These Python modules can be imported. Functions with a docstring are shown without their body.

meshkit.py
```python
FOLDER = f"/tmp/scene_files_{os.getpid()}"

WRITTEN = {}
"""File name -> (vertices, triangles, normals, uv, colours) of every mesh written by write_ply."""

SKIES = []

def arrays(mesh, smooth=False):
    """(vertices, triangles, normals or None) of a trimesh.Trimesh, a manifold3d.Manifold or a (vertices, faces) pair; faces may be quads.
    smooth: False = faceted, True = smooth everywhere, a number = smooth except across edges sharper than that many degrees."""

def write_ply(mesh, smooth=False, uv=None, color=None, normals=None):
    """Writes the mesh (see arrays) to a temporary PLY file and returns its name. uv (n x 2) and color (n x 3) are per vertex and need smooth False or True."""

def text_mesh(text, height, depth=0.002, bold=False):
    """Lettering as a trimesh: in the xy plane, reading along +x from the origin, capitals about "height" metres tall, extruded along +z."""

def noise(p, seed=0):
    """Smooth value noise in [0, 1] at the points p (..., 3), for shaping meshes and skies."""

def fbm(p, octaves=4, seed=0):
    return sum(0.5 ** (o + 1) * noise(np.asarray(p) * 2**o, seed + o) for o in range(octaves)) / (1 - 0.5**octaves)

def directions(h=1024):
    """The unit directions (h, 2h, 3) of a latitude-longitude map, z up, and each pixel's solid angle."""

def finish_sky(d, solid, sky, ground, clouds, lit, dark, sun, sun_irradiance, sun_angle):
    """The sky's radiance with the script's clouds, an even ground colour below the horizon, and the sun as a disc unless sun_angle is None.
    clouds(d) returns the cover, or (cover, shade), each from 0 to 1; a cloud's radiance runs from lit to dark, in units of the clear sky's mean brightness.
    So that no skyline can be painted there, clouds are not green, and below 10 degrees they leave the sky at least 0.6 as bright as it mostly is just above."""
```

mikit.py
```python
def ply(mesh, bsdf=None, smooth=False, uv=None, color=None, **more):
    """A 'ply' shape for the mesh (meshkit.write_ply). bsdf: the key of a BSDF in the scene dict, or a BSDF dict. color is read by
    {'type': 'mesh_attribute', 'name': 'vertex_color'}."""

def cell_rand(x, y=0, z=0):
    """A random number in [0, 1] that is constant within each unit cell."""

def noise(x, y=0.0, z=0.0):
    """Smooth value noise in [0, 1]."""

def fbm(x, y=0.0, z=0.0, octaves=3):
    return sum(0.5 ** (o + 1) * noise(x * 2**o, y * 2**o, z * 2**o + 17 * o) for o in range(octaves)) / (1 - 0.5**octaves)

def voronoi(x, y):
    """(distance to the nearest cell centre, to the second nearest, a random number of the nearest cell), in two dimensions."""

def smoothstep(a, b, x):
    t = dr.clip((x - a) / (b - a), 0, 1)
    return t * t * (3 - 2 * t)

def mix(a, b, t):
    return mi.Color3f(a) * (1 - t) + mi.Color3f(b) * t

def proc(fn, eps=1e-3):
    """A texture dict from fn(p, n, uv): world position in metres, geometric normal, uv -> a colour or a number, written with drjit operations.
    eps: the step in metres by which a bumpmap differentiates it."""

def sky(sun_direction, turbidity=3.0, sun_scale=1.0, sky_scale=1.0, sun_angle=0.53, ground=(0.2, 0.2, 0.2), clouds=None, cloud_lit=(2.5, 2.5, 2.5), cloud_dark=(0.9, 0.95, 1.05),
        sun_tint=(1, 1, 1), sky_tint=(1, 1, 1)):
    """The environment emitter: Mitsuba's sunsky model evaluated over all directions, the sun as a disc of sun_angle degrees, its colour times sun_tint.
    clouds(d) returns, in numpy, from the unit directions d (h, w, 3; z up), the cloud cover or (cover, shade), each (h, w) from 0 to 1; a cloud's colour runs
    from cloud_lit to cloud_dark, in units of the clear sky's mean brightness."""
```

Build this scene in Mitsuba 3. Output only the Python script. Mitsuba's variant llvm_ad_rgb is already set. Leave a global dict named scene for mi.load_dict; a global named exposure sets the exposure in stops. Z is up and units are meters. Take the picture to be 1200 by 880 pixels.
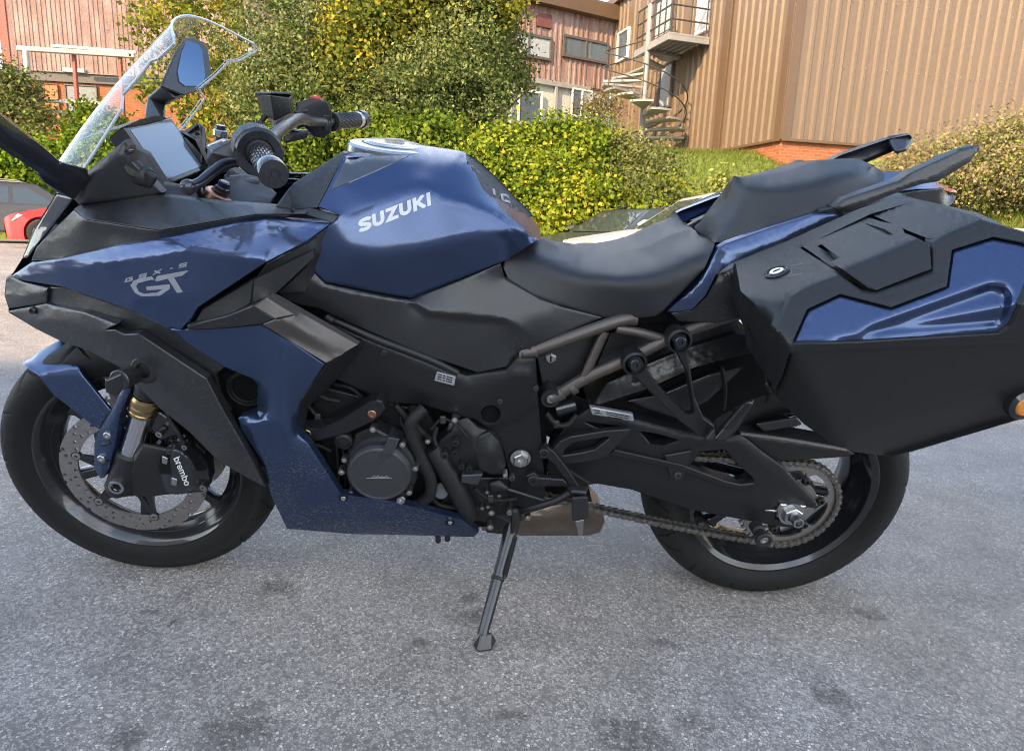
import math
import numpy as np
import trimesh
import mitsuba as mi
import drjit as dr
import mikit
import meshkit
from mikit import proc, noise, fbm, voronoi, cell_rand, smoothstep, mix
from scipy.spatial import Delaunay
from scipy.interpolate import LinearNDInterpolator, NearestNDInterpolator
from shapely.geometry import Polygon, LineString, Point
from shapely.ops import unary_union
import shapely

scene, labels = {}, {}
T = mi.ScalarTransform4f

# ------------------------------------------------------------------ camera, sky, exposure
EYE = np.array([0.0, 0.0, 0.83])                     # the phone was held about chest height of a crouching person
FOCAL = 770.0                                        # in pixels of a 1200 x 880 picture
R_CAM = np.array([[0.99926, -0.03839, 0.0], [0.00789, 0.20541, 0.97864], [0.03757, 0.97792, -0.20556]])   # columns: right, up, forward
scene['camera'] = {'type': 'perspective', 'fov': math.degrees(2 * math.atan(600 / FOCAL)), 'fov_axis': 'x', 'near_clip': 0.05, 'far_clip': 2000.0,
                   'to_world': T().look_at(origin=EYE.tolist(), target=(EYE + R_CAM[:, 2]).tolist(), up=R_CAM[:, 1].tolist())}
SUN_AZ, SUN_EL = math.radians(-35), math.radians(32)  # the sun stands behind the camera, to the left
SUN = np.array([math.sin(SUN_AZ) * math.cos(SUN_EL), -math.cos(SUN_AZ) * math.cos(SUN_EL), math.sin(SUN_EL)])


def cloud_cover(d):
    z = np.maximum(d[..., 2], 0.06)
    p = np.stack([d[..., 0] / (z + 0.25), d[..., 1] / (z + 0.25), 0 * z], -1)
    n = meshkit.fbm(p * 1.15 + 7.0, 4, 3)
    c = np.clip((n - 0.44) / 0.30, 0, 1)
    return 0.9 * c * c * (3 - 2 * c), np.clip((n - 0.58) / 0.25, 0, 1)


scene['sky'] = mikit.sky(SUN.tolist(), turbidity=2.3, sun_scale=0.44, sky_scale=1.6, sun_tint=(1.0, 0.88, 0.70), clouds=cloud_cover, cloud_lit=(2.6, 2.6, 2.65), cloud_dark=(1.3, 1.35, 1.45), sky_tint=(1.25, 0.985, 0.81))
exposure = 3.75

# ------------------------------------------------------------------ frames
# the bike's own frame: u forward from the rear axle, t to the bike's left, w up; the bike leans on its side stand
AX = np.array([[-0.99767, 0.05488, 0.04048], [-0.06273, -0.97141, -0.22899], [0.02676, -0.23099, 0.97259]])
ORG = EYE + np.array([0.62201, 1.58757, -0.84939])


def ray(x, y):
    x, y = np.asarray(x, float), np.asarray(y, float)
    d = np.stack([(x - 600) / FOCAL, (440 - y) / FOCAL, np.ones_like(x)], -1)
    return d @ R_CAM.T


def A(x, y, t):
    """Point of the bike's frame at lateral offset t that is seen at photo pixel (x, y)."""
    d, o = ray(x, y) @ AX, (EYE - ORG) @ AX
    k = (np.asarray(t, float) - o[1]) / d[..., 1]
    return o + k[..., None] * d


def P(b):
    c = (ORG - EYE + np.asarray(b, float) @ AX.T) @ R_CAM
    return np.stack([600 + FOCAL * c[..., 0] / c[..., 2], 440 - FOCAL * c[..., 1] / c[..., 2]], -1)


def C(x, y, t, crown=0.0):
    """The centre-plane point level with the point (x, y, t), as (x, y, 0)."""
    b = A(x, y, t)
    b[1] = 0
    b[2] += crown
    q = P(b)
    return (float(q[0]), float(q[1]), 0.0)


def G(x, y, depth):
    """World point at the given world y that is seen at photo pixel (x, y)."""
    d = ray(x, y)
    return EYE + d * (np.asarray(depth, float) / d[..., 1])[..., None]


# ------------------------------------------------------------------ materials
def rgb(*c):
    return {'type': 'rgb', 'value': list(c)}


def mat(key, color, rough=0.5, metallic=0.0, spec=0.5, two=True, bump=None, **more):
    b = {'type': 'principled', 'base_color': rgb(*color) if isinstance(color, tuple) else color, 'roughness': rough, 'metallic': metallic, 'specular': spec, **more}
    if metallic:
        b.pop('specular')
    if bump is not None:
        b = {'type': 'bumpmap', 'arbitrary': bump[0], 'scale': bump[1], 'bsdf': b}
    scene[key] = {'type': 'twosided', 'bsdf': b} if two else b


def speck(p, s):
    return noise(p.x * s, p.y * s, p.z * s)


def blue_paint(p, n, uv):
    # metallic flake paint, with road dust thrown up low on the fairing
    flake = 0.85 + 0.3 * cell_rand(p.x * 900, p.y * 900, p.z * 900)
    low = smoothstep(0.60, 0.25, p.z) * smoothstep(0.56, 0.80, speck(p, 300)) * smoothstep(0.30, 0.60, fbm(p.x * 9, p.y * 9, p.z * 9))
    return mix(mi.Color3f(0.043, 0.070, 0.152) * flake, (0.20, 0.195, 0.19), dr.clip(low * 0.8, 0, 1))


def matte_black(p, n, uv):
    g = 0.9 + 0.2 * speck(p, 700)
    dust = smoothstep(0.55, 0.85, speck(p, 240)) * smoothstep(0.40, 0.70, fbm(p.x * 6, p.y * 6, p.z * 6)) * 0.10
    return mix(mi.Color3f(0.0115, 0.012, 0.0135) * g, (0.12, 0.115, 0.11), dust)


def grain(p, n, uv):
    return speck(p, 1400) + 0.6 * speck(p, 600)


mat('paint_blue', proc(blue_paint), rough=0.20, metallic=0.80, clearcoat=1.0, clearcoat_gloss=0.97)
mat('plastic_matte', proc(matte_black), rough=0.38, spec=0.75)
mat('plastic_grain', (0.010, 0.0105, 0.0118), rough=0.46, spec=0.5, bump=(proc(grain, 2e-4), 0.00022))
mat('plastic_gloss', (0.012, 0.013, 0.016), rough=0.12, spec=0.6, clearcoat=0.6, clearcoat_gloss=0.95)
mat('void_black', (0.004, 0.004, 0.0045), rough=0.7, spec=0.2)
mat('satin_bronze', (0.105, 0.094, 0.09), rough=0.46, metallic=0.6)
mat('frame_satin', (0.017, 0.0175, 0.0195), rough=0.42, metallic=0.35)
mat('engine_black', proc(lambda p, n, uv: mi.Color3f(0.0105, 0.0108, 0.012) * (0.7 + 0.6 * fbm(p.x * 40, p.y * 40, p.z * 40))), rough=0.48, spec=0.5)
mat('engine_grey', (0.055, 0.057, 0.062), rough=0.42, metallic=0.5)
mat('steel', (0.50, 0.50, 0.50), rough=0.25, metallic=1.0)
mat('bolt_zinc', (0.48, 0.47, 0.45), rough=0.32, metallic=1.0)
mat('chrome', (0.72, 0.72, 0.73), rough=0.08, metallic=1.0)
mat('plastic_satin', (0.011, 0.0115, 0.013), rough=0.26, spec=0.6)
mat('gold', (0.40, 0.285, 0.145), rough=0.30, metallic=1.0)
mat('copper_bolt', (0.45, 0.25, 0.17), rough=0.35, metallic=1.0)
mat('rail_bronze', (0.13, 0.112, 0.10), rough=0.45, metallic=0.7)
mat('disc_steel', proc(lambda p, n, uv: mi.Color3f(0.37, 0.345, 0.325) * (0.85 + 0.3 * speck(p, 260))), rough=0.36, metallic=0.9)
mat('chain_steel', proc(lambda p, n, uv: mi.Color3f(0.19, 0.175, 0.16) * (0.6 + 0.7 * speck(p, 300))), rough=0.42, metallic=0.8)
mat('exhaust_steel', proc(lambda p, n, uv: mix((0.30, 0.26, 0.22), (0.13, 0.085, 0.06), fbm(p.x * 16, p.y * 16, p.z * 16))), rough=0.34, metallic=0.9)
mat('rubber', proc(lambda p, n, uv: mi.Color3f(0.0095, 0.0095, 0.010) * (0.8 + 0.5 * speck(p, 90))), rough=0.62, spec=0.4)
mat('rubber_grip', (0.014, 0.014, 0.015), rough=0.55, spec=0.45)
mat('seat_vinyl', (0.011, 0.0115, 0.014), rough=0.44, spec=0.55, bump=(proc(grain, 2e-4), 0.00018))
mat('rim_gloss', (0.010, 0.010, 0.012), rough=0.10, spec=0.6, clearcoat=0.8, clearcoat_gloss=0.97)
mat('white_print', (0.66, 0.66, 0.67), rough=0.4)
mat('grey_print', (0.20, 0.21, 0.24), rough=0.4)
mat('silver_print', (0.42, 0.43, 0.46), rough=0.28, metallic=0.4)
mat('screen_dark', (0.15, 0.175, 0.225), rough=0.10, metallic=0.45, clearcoat=1.0, clearcoat_gloss=0.98)
mat('mirror_glass', (0.12, 0.19, 0.30), rough=0.02, metallic=1.0)
mat('red_plastic', (0.45, 0.025, 0.035), rough=0.3)
mat('amber', (0.55, 0.20, 0.03), rough=0.15, clearcoat=1.0)
mat('smoked_lens', (0.03, 0.035, 0.045), rough=0.03, spec=0.9, clearcoat=1.0, clearcoat_gloss=0.99)
mat('tail_red', (0.30, 0.012, 0.015), rough=0.08, clearcoat=1.0, clearcoat_gloss=0.98)
mat('label_silver', (0.42, 0.43, 0.45), rough=0.35, metallic=0.6)
scene['tyre_rubber'] = {'type': 'twosided', 'bsdf': {'type': 'principled', 'base_color': {'type': 'mesh_attribute', 'name': 'vertex_color'}, 'roughness': 0.66, 'specular': 0.3}}
scene['acrylic'] = {'type': 'thindielectric', 'int_ior': 1.13}
scene['acrylic_edge'] = {'type': 'twosided', 'bsdf': {'type': 'principled', 'base_color': rgb(0.40, 0.45, 0.48), 'roughness': 0.12, 'specular': 0.6}}

# ------------------------------------------------------------------ mesh helpers (bike frame unless said otherwise)
USED = {}
LAST = [0, 0]


def number(key):
    n = USED.get(key, 0)
    USED[key] = n + 1
    return key if n == 0 else f'{key}_{n:03d}'


def to_world(v):
    return ORG + np.asarray(v, float) @ AX.T


def put(key, mesh, m, smooth=35, world=False, color=None, label=None, **lab):
    part = key.split('__')
    if len(part) > 3:                         # thing > part > sub-part, no deeper
        key = '__'.join(part[:2] + ['_'.join(part[2:])])
    key = number(key)
    v, f = (np.asarray(mesh[0], float), np.asarray(mesh[1], int)) if isinstance(mesh, (tuple, list)) else (np.asarray(mesh.vertices, float), np.asarray(mesh.faces, int))
    if not world:
        v = to_world(v)
    scene[key] = mikit.ply((v, f), m, smooth=smooth, **({'color': color} if color is not None else {}))
    if label or lab:
        labels[key] = {**({'label': label} if label else {}), **lab}
    return key


def cat(*ms):
    vs, fs, at = [], [], 0
    for v, f in ms:
        vs.append(np.asarray(v, float))
        fs.append(np.asarray(f, int) + at)
        at += len(v)
    return np.vstack(vs), np.vstack(fs)


def vf(m):
    if hasattr(m, 'to_mesh'):
        k = m.to_mesh()
        return np.asarray(k.vert_properties[:, :3], float), np.asarray(k.tri_verts, int)
    return (np.asarray(m.vertices, float), np.asarray(m.faces, int)) if hasattr(m, 'faces') else m


def mirrored(m):
    v, f = vf(m)
    v = v.copy()
    v[:, 1] *= -1
    return v, f[:, ::-1]


def merge(m, digits=6):
    v, f = m
    _, first, inv = np.unique(np.round(v, digits), axis=0, return_index=True, return_inverse=True)
    f = inv.ravel()[f]
    f = f[(f[:, 0] != f[:, 1]) & (f[:, 1] != f[:, 2]) & (f[:, 0] != f[:, 2])]
    return v[first], f


def dense_line(pts, step):
    out = []
    pts = [np.asarray(p, float) for p in pts]
    for a, b in zip(pts[:-1], pts[1:]):
        n = max(1, int(math.ceil(np.hypot(*(b[:2] - a[:2])) / step)))
        out += [a + (b - a) * k / n for k in range(n)]
    return out + [pts[-1]]


class Field:
    """t over the photo plane, from control points, with linear facets softened by a few smoothing passes."""

    def __init__(self, xy, t):
        self.lin, self.near = LinearNDInterpolator(xy, t), NearestNDInterpolator(xy, t)

    def __call__(self, xy):
        t = self.lin(xy)
        return np.where(np.isnan(t), self.near(xy), t)


def rounded(poly, r):
    return poly.buffer(-r).buffer(2 * r).buffer(-r) if r else poly


def panel(outline, pts=(), lines=(), lip=0.014, it=6, step=4.0, bev=0.0016, bpx=1.1, holes=(), rnd=0.0, flat=None, relax=14):
    """A moulded panel: its outline traced as (x, y, t), a surface through control points and crease lines, a rounded edge and a returned lip.
    Returns (mesh, field)."""
    out = np.array([(p[0], p[1], p[2] if len(p) > 2 else flat) for p in outline], float)
    poly = Polygon(out[:, :2], [[(q[0], q[1]) for q in h] for h in holes])
    if not poly.is_valid:
        poly = poly.buffer(0)
        poly = max(getattr(poly, 'geoms', [poly]), key=lambda g: g.area)
    ctrl = dense_line(list(out) + [out[0]], 8)[:-1] + [np.asarray(p, float) for p in pts]
    for ln in lines:
        ctrl += dense_line(ln, 8)
    ctrl = np.array(ctrl)
    if callable(flat):
        base = flat
    elif flat is not None and not len(pts) and not lines:
        def base(xy):
            return np.full(len(xy), flat)
    else:
        base = Field(ctrl[:, :2], ctrl[:, 2])
    if rnd:
        poly = rounded(poly, rnd)
        poly = max(getattr(poly, 'geoms', [poly]), key=lambda g: g.area)
    poly = poly.simplify(0.15)
    rings = []
    for ring in [poly.exterior, *poly.interiors]:
        c = np.array(shapely.geometry.polygon.orient(Polygon(ring.coords), 1.0).exterior.coords)[:-1]
        c = np.array(dense_line(list(c) + [c[0]], step)[:-1])
        a = (np.roll(c, -1, 0) - c)
        b = (c - np.roll(c, 1, 0))
        n = a / (np.linalg.norm(a, axis=1, keepdims=True) + 1e-9) + b / (np.linalg.norm(b, axis=1, keepdims=True) + 1e-9)
        n = np.stack([-n[:, 1], n[:, 0]], 1)
        n /= np.linalg.norm(n, axis=1, keepdims=True) + 1e-9
        rings.append((c, n if not rings else -n))
    inset = [c + n * bpx for c, n in rings]
    allin = np.vstack(inset)
    x0, y0, x1, y1 = poly.bounds
    gx, gy = np.meshgrid(np.arange(x0, x1 + step, step), np.arange(y0, y1 + step, step * 0.87))
    gx[1::2] += step / 2
    g = np.stack([gx.ravel(), gy.ravel()], 1)
    core = poly.buffer(-bpx - 0.45 * step)
    g = g[shapely.contains_xy(core, g[:, 0], g[:, 1])] if not core.is_empty else g[:0]
    relax = relax if len(lines) else 0
    crease = np.array([p[:2] for ln in lines for p in dense_line(ln, step)]).reshape(-1, 2)
    if len(crease) and not core.is_empty:
        crease = crease[shapely.contains_xy(core, crease[:, 0], crease[:, 1])]
        if len(crease) and len(g):
            g = g[((g[:, None, 0] - crease[None, :, 0]) ** 2 + (g[:, None, 1] - crease[None, :, 1]) ** 2).min(1) > (.5 * step) ** 2]
    xy = np.vstack([allin, crease, g])
    n_pin = len(allin) + len(crease)
    tri = Delaunay(xy).simplices
    inner = Polygon(inset[0], inset[1:]) if len(inset[0]) > 2 else poly
    inner = inner.buffer(0.02) if inner.is_valid else poly.buffer(-bpx * 0.8)
    cen = xy[tri].mean(1)
    tri = tri[shapely.contains_xy(inner, cen[:, 0], cen[:, 1])]
    a, b, c = xy[tri[:, 0]], xy[tri[:, 1]], xy[tri[:, 2]]
    area = (b[:, 0] - a[:, 0]) * (c[:, 1] - a[:, 1]) - (b[:, 1] - a[:, 1]) * (c[:, 0] - a[:, 0])
    tri = tri[np.abs(area) > 1e-4]
    area = area[np.abs(area) > 1e-4]
    tri[area > 0] = tri[area > 0][:, ::-1]
    t = base(xy)
    if it:
        e = np.vstack([tri[:, [0, 1]], tri[:, [1, 2]], tri[:, [2, 0]]])
        e = np.vstack([e, e[:, ::-1]])
        deg = np.bincount(e[:, 0], minlength=len(xy)).astype(float)
        nb = len(allin)
        for q in range(it + relax):
            s = np.bincount(e[:, 0], weights=t[e[:, 1]], minlength=len(xy)) / np.maximum(deg, 1)
            w = np.where(np.arange(len(xy)) < (n_pin if q < relax else nb), 0.0, 0.7)
            t = t + w * np.where(deg > 0, s - t, 0)
    v = [A(xy[:, 0], xy[:, 1], t)]
    f = [tri]
    at, start = len(xy), 0
    for (c, n), ins in zip(rings, inset):
        k = len(c)
        edge = A(c[:, 0], c[:, 1], base(c))
        r1 = edge.copy()
        r1[:, 1] -= bev
        r2 = edge.copy()
        r2[:, 1] -= lip
        i = np.arange(k)
        j = (i + 1) % k
        rows = [start + i, at + i, at + k + i]
        jrow = [start + j, at + j, at + k + j]
        for q in range(2):
            f.append(np.stack([rows[q], jrow[q], jrow[q + 1]], 1))
            f.append(np.stack([rows[q], jrow[q + 1], rows[q + 1]], 1))
        v += [r1, r2]
        at += 2 * k
        start += k
    F = np.vstack(f)
    V = np.vstack(v)
    LAST[:] = [len(allin), len(xy)]
    # make the side strips face outward from the surface
    ms = trimesh.Trimesh(V, F, process=False)
    trimesh.repair.fix_winding(ms)
    F = np.array(ms.faces)
    nrm = np.cross(V[F[:len(tri), 1]] - V[F[:len(tri), 0]], V[F[:len(tri), 2]] - V[F[:len(tri), 0]]).sum(0)
    eye = (EYE - ORG) @ AX
    if nrm @ (eye - V[:len(xy)].mean(0)) < 0:
        F = F[:, ::-1]
    return (V, F), Field(xy, t)


def sm(line, k=4):
    """A control line drawn as a smooth curve through its points."""
    return [tuple(p) for p in curve(np.array(line, float), k)]


def over_top(line, half, drop=.003, back=True):
    """For the traced far silhouette of a rounded top: the centre line and a near line level with it, as (x, y, t)."""
    cen, near = [], []
    for x, y, *_ in line:
        b = A(x, y, -half)
        q = P(np.array([b[0], 0, b[2] + drop]))
        p = P(np.array([b[0], half, b[2]]))
        cen.append((float(q[0]), float(q[1]), 0.0))
        near.append((float(p[0]), float(p[1]), half))
    return cen, near


def skin(key, m, outline, both=True, smooth=30, label=None, **kw):
    """A panel on the near side and its twin on the far side, each a part."""
    mesh, field = panel(outline, **kw)
    put(key, mesh, m, smooth, label=label)
    if both:
        put(key, mirrored(mesh), m, smooth)
    return field


def body(key, m, outline, smooth=40, label=None, fair=8, **kw):
    """Near half and far half in one mesh, faired together: for pieces that cross the centre plane."""
    (v, f), field = panel(outline, **kw)
    v[:, 1] = np.maximum(v[:, 1], 0)
    k = np.arange(len(v))
    fixed = ((k < LAST[0]) | (k >= LAST[1])) & (v[:, 1] > 1e-5)
    far = v * [1, -1, 1]
    V, F = np.vstack([v, far]), np.vstack([f, f[:, ::-1] + len(v)])
    _, first, inv = np.unique(np.round(V, 6), axis=0, return_index=True, return_inverse=True)
    F = inv.ravel()[F]
    F = F[(F[:, 0] != F[:, 1]) & (F[:, 1] != F[:, 2]) & (F[:, 0] != F[:, 2])]
    pin = np.r_[fixed, fixed][first]
    V = V[first]
    e = np.unique(np.sort(np.vstack([F[:, [0, 1]], F[:, [1, 2]], F[:, [2, 0]]]), axis=1), axis=0)
    e = np.vstack([e, e[:, ::-1]])
    deg = np.maximum(np.bincount(e[:, 0], minlength=len(V)), 1)[:, None]
    for lam in ([.55, -.57] * fair):
        s = np.stack([np.bincount(e[:, 0], weights=V[e[:, 1], c], minlength=len(V)) for c in range(3)], 1) / deg
        V = np.where(pin[:, None], V, V + lam * (s - V))
    put(key, (V, F), m, smooth, label=label)
    return field


def bridge(line, bulge=0.0, k=8):
    """A strip across the centre plane between a line of points (x, y, t) and its mirror image."""
    q = np.array(line, float)
    b = A(q[:, 0], q[:, 1], q[:, 2])
    s = np.linspace(-1, 1, 2 * k + 1)
    rows = []
    for p in b:
        r = np.repeat(p[None], len(s), 0)
        r[:, 1] = p[1] * s
        r[:, 0] += bulge * (1 - s * s)
        rows.append(r)
    return grid(np.array(rows))


def grid(rows):
    rows = np.asarray(rows, float)
    n, m = rows.shape[:2]
    i, j = np.meshgrid(np.arange(n - 1), np.arange(m - 1), indexing='ij')
    a = (i * m + j).ravel()
    return rows.reshape(-1, 3), np.vstack([np.stack([a, a + 1, a + m + 1], 1), np.stack([a, a + m + 1, a + m], 1)])


def frame_of(z):
    z = np.asarray(z, float) / np.linalg.norm(z)
    x = np.cross([0.0, 1, 0] if abs(z[1]) < 0.9 else [1.0, 0, 0], z)
    x /= np.linalg.norm(x)
    return np.stack([x, np.cross(z, x), z], 1)


def lathe(profile, p0, axis=(0, 1, 0), n=32):
    """profile: (radius, distance along the axis)."""
    pr = np.array(profile, float)
    a = np.arange(n) * 2 * np.pi / n
    ring = np.stack([pr[:, 0, None] * np.cos(a), pr[:, 0, None] * np.sin(a), np.repeat(pr[:, 1, None], n, 1)], -1)
    ring = np.concatenate([ring, ring[:, :1]], 1)
    v, f = grid(ring)
    v, f = merge((v, f), 7)
    return np.asarray(p0) + v @ frame_of(axis).T, f


def cyl(p0, p1, r, n=20, ch=0.12, r1=None):
    p0, p1 = np.asarray(p0, float), np.asarray(p1, float)
    L = np.linalg.norm(p1 - p0)
    r1 = r if r1 is None else r1
    c0, c1 = r * ch, r1 * ch
    return lathe([(1e-9, 0), (r - c0, 0), (r, min(c0, L / 3)), (r1, L - min(c1, L / 3)), (r1 - c1, L), (1e-9, L)], p0, p1 - p0, n)


def curve(pts, k=8):
    p = np.asarray(pts, float)
    if len(p) < 3:
        return np.vstack([p[0] + (p[1] - p[0]) * s for s in np.linspace(0, 1, k)])
    q = np.vstack([2 * p[0] - p[1], p, 2 * p[-1] - p[-2]])
    out = []
    for i in range(1, len(q) - 2):
        for s in np.arange(k) / k:
            out.append(0.5 * ((2 * q[i]) + (-q[i - 1] + q[i + 1]) * s + (2 * q[i - 1] - 5 * q[i] + 4 * q[i + 1] - q[i + 2]) * s * s + (-q[i - 1] + 3 * q[i] - 3 * q[i + 1] + q[i + 2]) * s ** 3))
    return np.vstack(out + [p[-1]])


def tube(pts, r, n=12, k=8, smooth=True, cap=True):
    c = curve(pts, k) if smooth else np.asarray(pts, float)
    r = np.interp(np.linspace(0, 1, len(c)), np.linspace(0, 1, len(np.atleast_1d(r))), np.atleast_1d(r))
    t = np.gradient(c, axis=0)
    t /= np.linalg.norm(t, axis=1, keepdims=True)
    x = frame_of(t[0])[:, 0]
    rows = []
    a = np.linspace(0, 2 * np.pi, n + 1)
    for p, d, rr in zip(c, t, r):
        x = x - d * (x @ d)
        x /= np.linalg.norm(x)
        y = np.cross(d, x)
        rows.append(p + rr * (np.cos(a)[:, None] * x + np.sin(a)[:, None] * y))
    if cap:
        rows = [np.repeat(c[:1], n + 1, 0), c[0] + (rows[0] - c[0]) * 0.999] + rows + [c[-1] + (rows[-1] - c[-1]) * 0.999, np.repeat(c[-1:], n + 1, 0)]
    return merge(grid(np.array(rows)), 7)


def ptube(pts, r, **k):
    return tube([A(*p) for p in pts], r, **k)


def bevel_box(sx, sy, sz, b=0.003):
    """A box with chamfered edges, centred at the origin."""
    h = np.array([sx, sy, sz]) / 2
    b = min(b, 0.45 * h.min())
    pts = []
    for s in np.ndindex(2, 2, 2):
        q = (np.array(s) * 2 - 1) * h
        for k in range(3):
            e = q.copy()
            for m in range(3):
                if m != k:
                    e[m] -= np.sign(q[m]) * b
            pts.append(e)
    m = trimesh.convex.convex_hull(np.array(pts))
    return np.array(m.vertices), np.array(m.faces)


def hull(pts, r=0.0):
    """Convex hull of points, each a small ball of radius r (a rounded solid)."""
    pts = np.asarray(pts, float)
    if r:
        s = trimesh.creation.icosphere(1, r).vertices
        pts = (pts[:, None] + s[None]).reshape(-1, 3)
    m = trimesh.convex.convex_hull(pts)
    return np.array(m.vertices), np.array(m.faces)


def move(m, p=(0, 0, 0), R=np.eye(3)):
    return np.asarray(m[0]) @ np.asarray(R).T + np.asarray(p), m[1]


def rot(axis, deg):
    return trimesh.transformations.rotation_matrix(math.radians(deg), axis)[:3, :3]


def bolt(x, y, t, rpx, h=0.008, socket=True, n=18):
    """A socket-head bolt seen at (x, y), its head rpx pixels in radius."""
    c = A(x, y, t)
    r = float(np.linalg.norm(A(x + rpx, y, t) - c))
    pr = [(1e-9, -0.01), (r * 0.98, -0.01), (r, h * 0.7), (r * 0.85, h)]
    if socket:
        pr += [(r * 0.45, h), (r * 0.42, h * 0.3), (1e-9, h * 0.3)]
    else:
        pr += [(r * 0.4, h * 1.08), (1e-9, h * 1.1)]
    return lathe(pr, c, (0, 1, 0), n)


def hexnut(x, y, t, rpx, h=0.012, hole=0.45):
    c = A(x, y, t)
    r = float(np.linalg.norm(A(x + rpx, y, t) - c))
    a = lathe([(1e-9, -0.01), (r, -0.01), (r, h * 0.85), (r * 0.88, h), (r * hole, h), (r * hole * 0.95, h * 0.2), (1e-9, h * 0.2)], c, (0, 1, 0), 6)
    w = lathe([(r * 1.25, -0.01), (r * 1.25, h * 0.12), (r * 0.9, h * 0.14)], c, (0, 1, 0), 24)
    return cat(a, w)


def letters(key, m, shape, at, ex, ey, field, lift=0.0006, step=2.0, dt=0.0):
    """Flat lettering laid on a panel. shape: a shapely geometry in text units; a unit of x runs ex pixels, a unit of y ey pixels, from at."""
    vs, fs, n = [], [], 0
    for g in getattr(shape, 'geoms', [shape]):
        v, f = trimesh.creation.triangulate_polygon(g, engine='earcut')
        if len(f) == 0:
            continue
        xy = np.asarray(at) + v[:, :1] * np.asarray(ex) + v[:, 1:2] * np.asarray(ey)
        v3, f = trimesh.remesh.subdivide_to_size(np.column_stack([xy, 0 * xy[:, 0]]), f, step)
        vs.append(v3[:, :2])
        fs.append(f + n)
        n += len(v3)
    xy, f = np.vstack(vs), np.vstack(fs)
    t = (field(xy) if callable(field) else np.full(len(xy), field)) + dt
    b = A(xy[:, 0], xy[:, 1], t)
    e = (EYE - ORG) @ AX - b
    b = b + lift * e / np.linalg.norm(e, axis=1, keepdims=True)
    nn = np.cross(b[f[:, 1]] - b[f[:, 0]], b[f[:, 2]] - b[f[:, 0]]).sum(0)
    if nn @ e.mean(0) < 0:
        f = f[:, ::-1]
    return put(key, merge((b, f)), m, True)


def strokes(lines, w, cap='flat', join='mitre'):
    return unary_union([LineString(l).buffer(w / 2, cap_style=cap, join_style=join) for l in lines])


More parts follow.
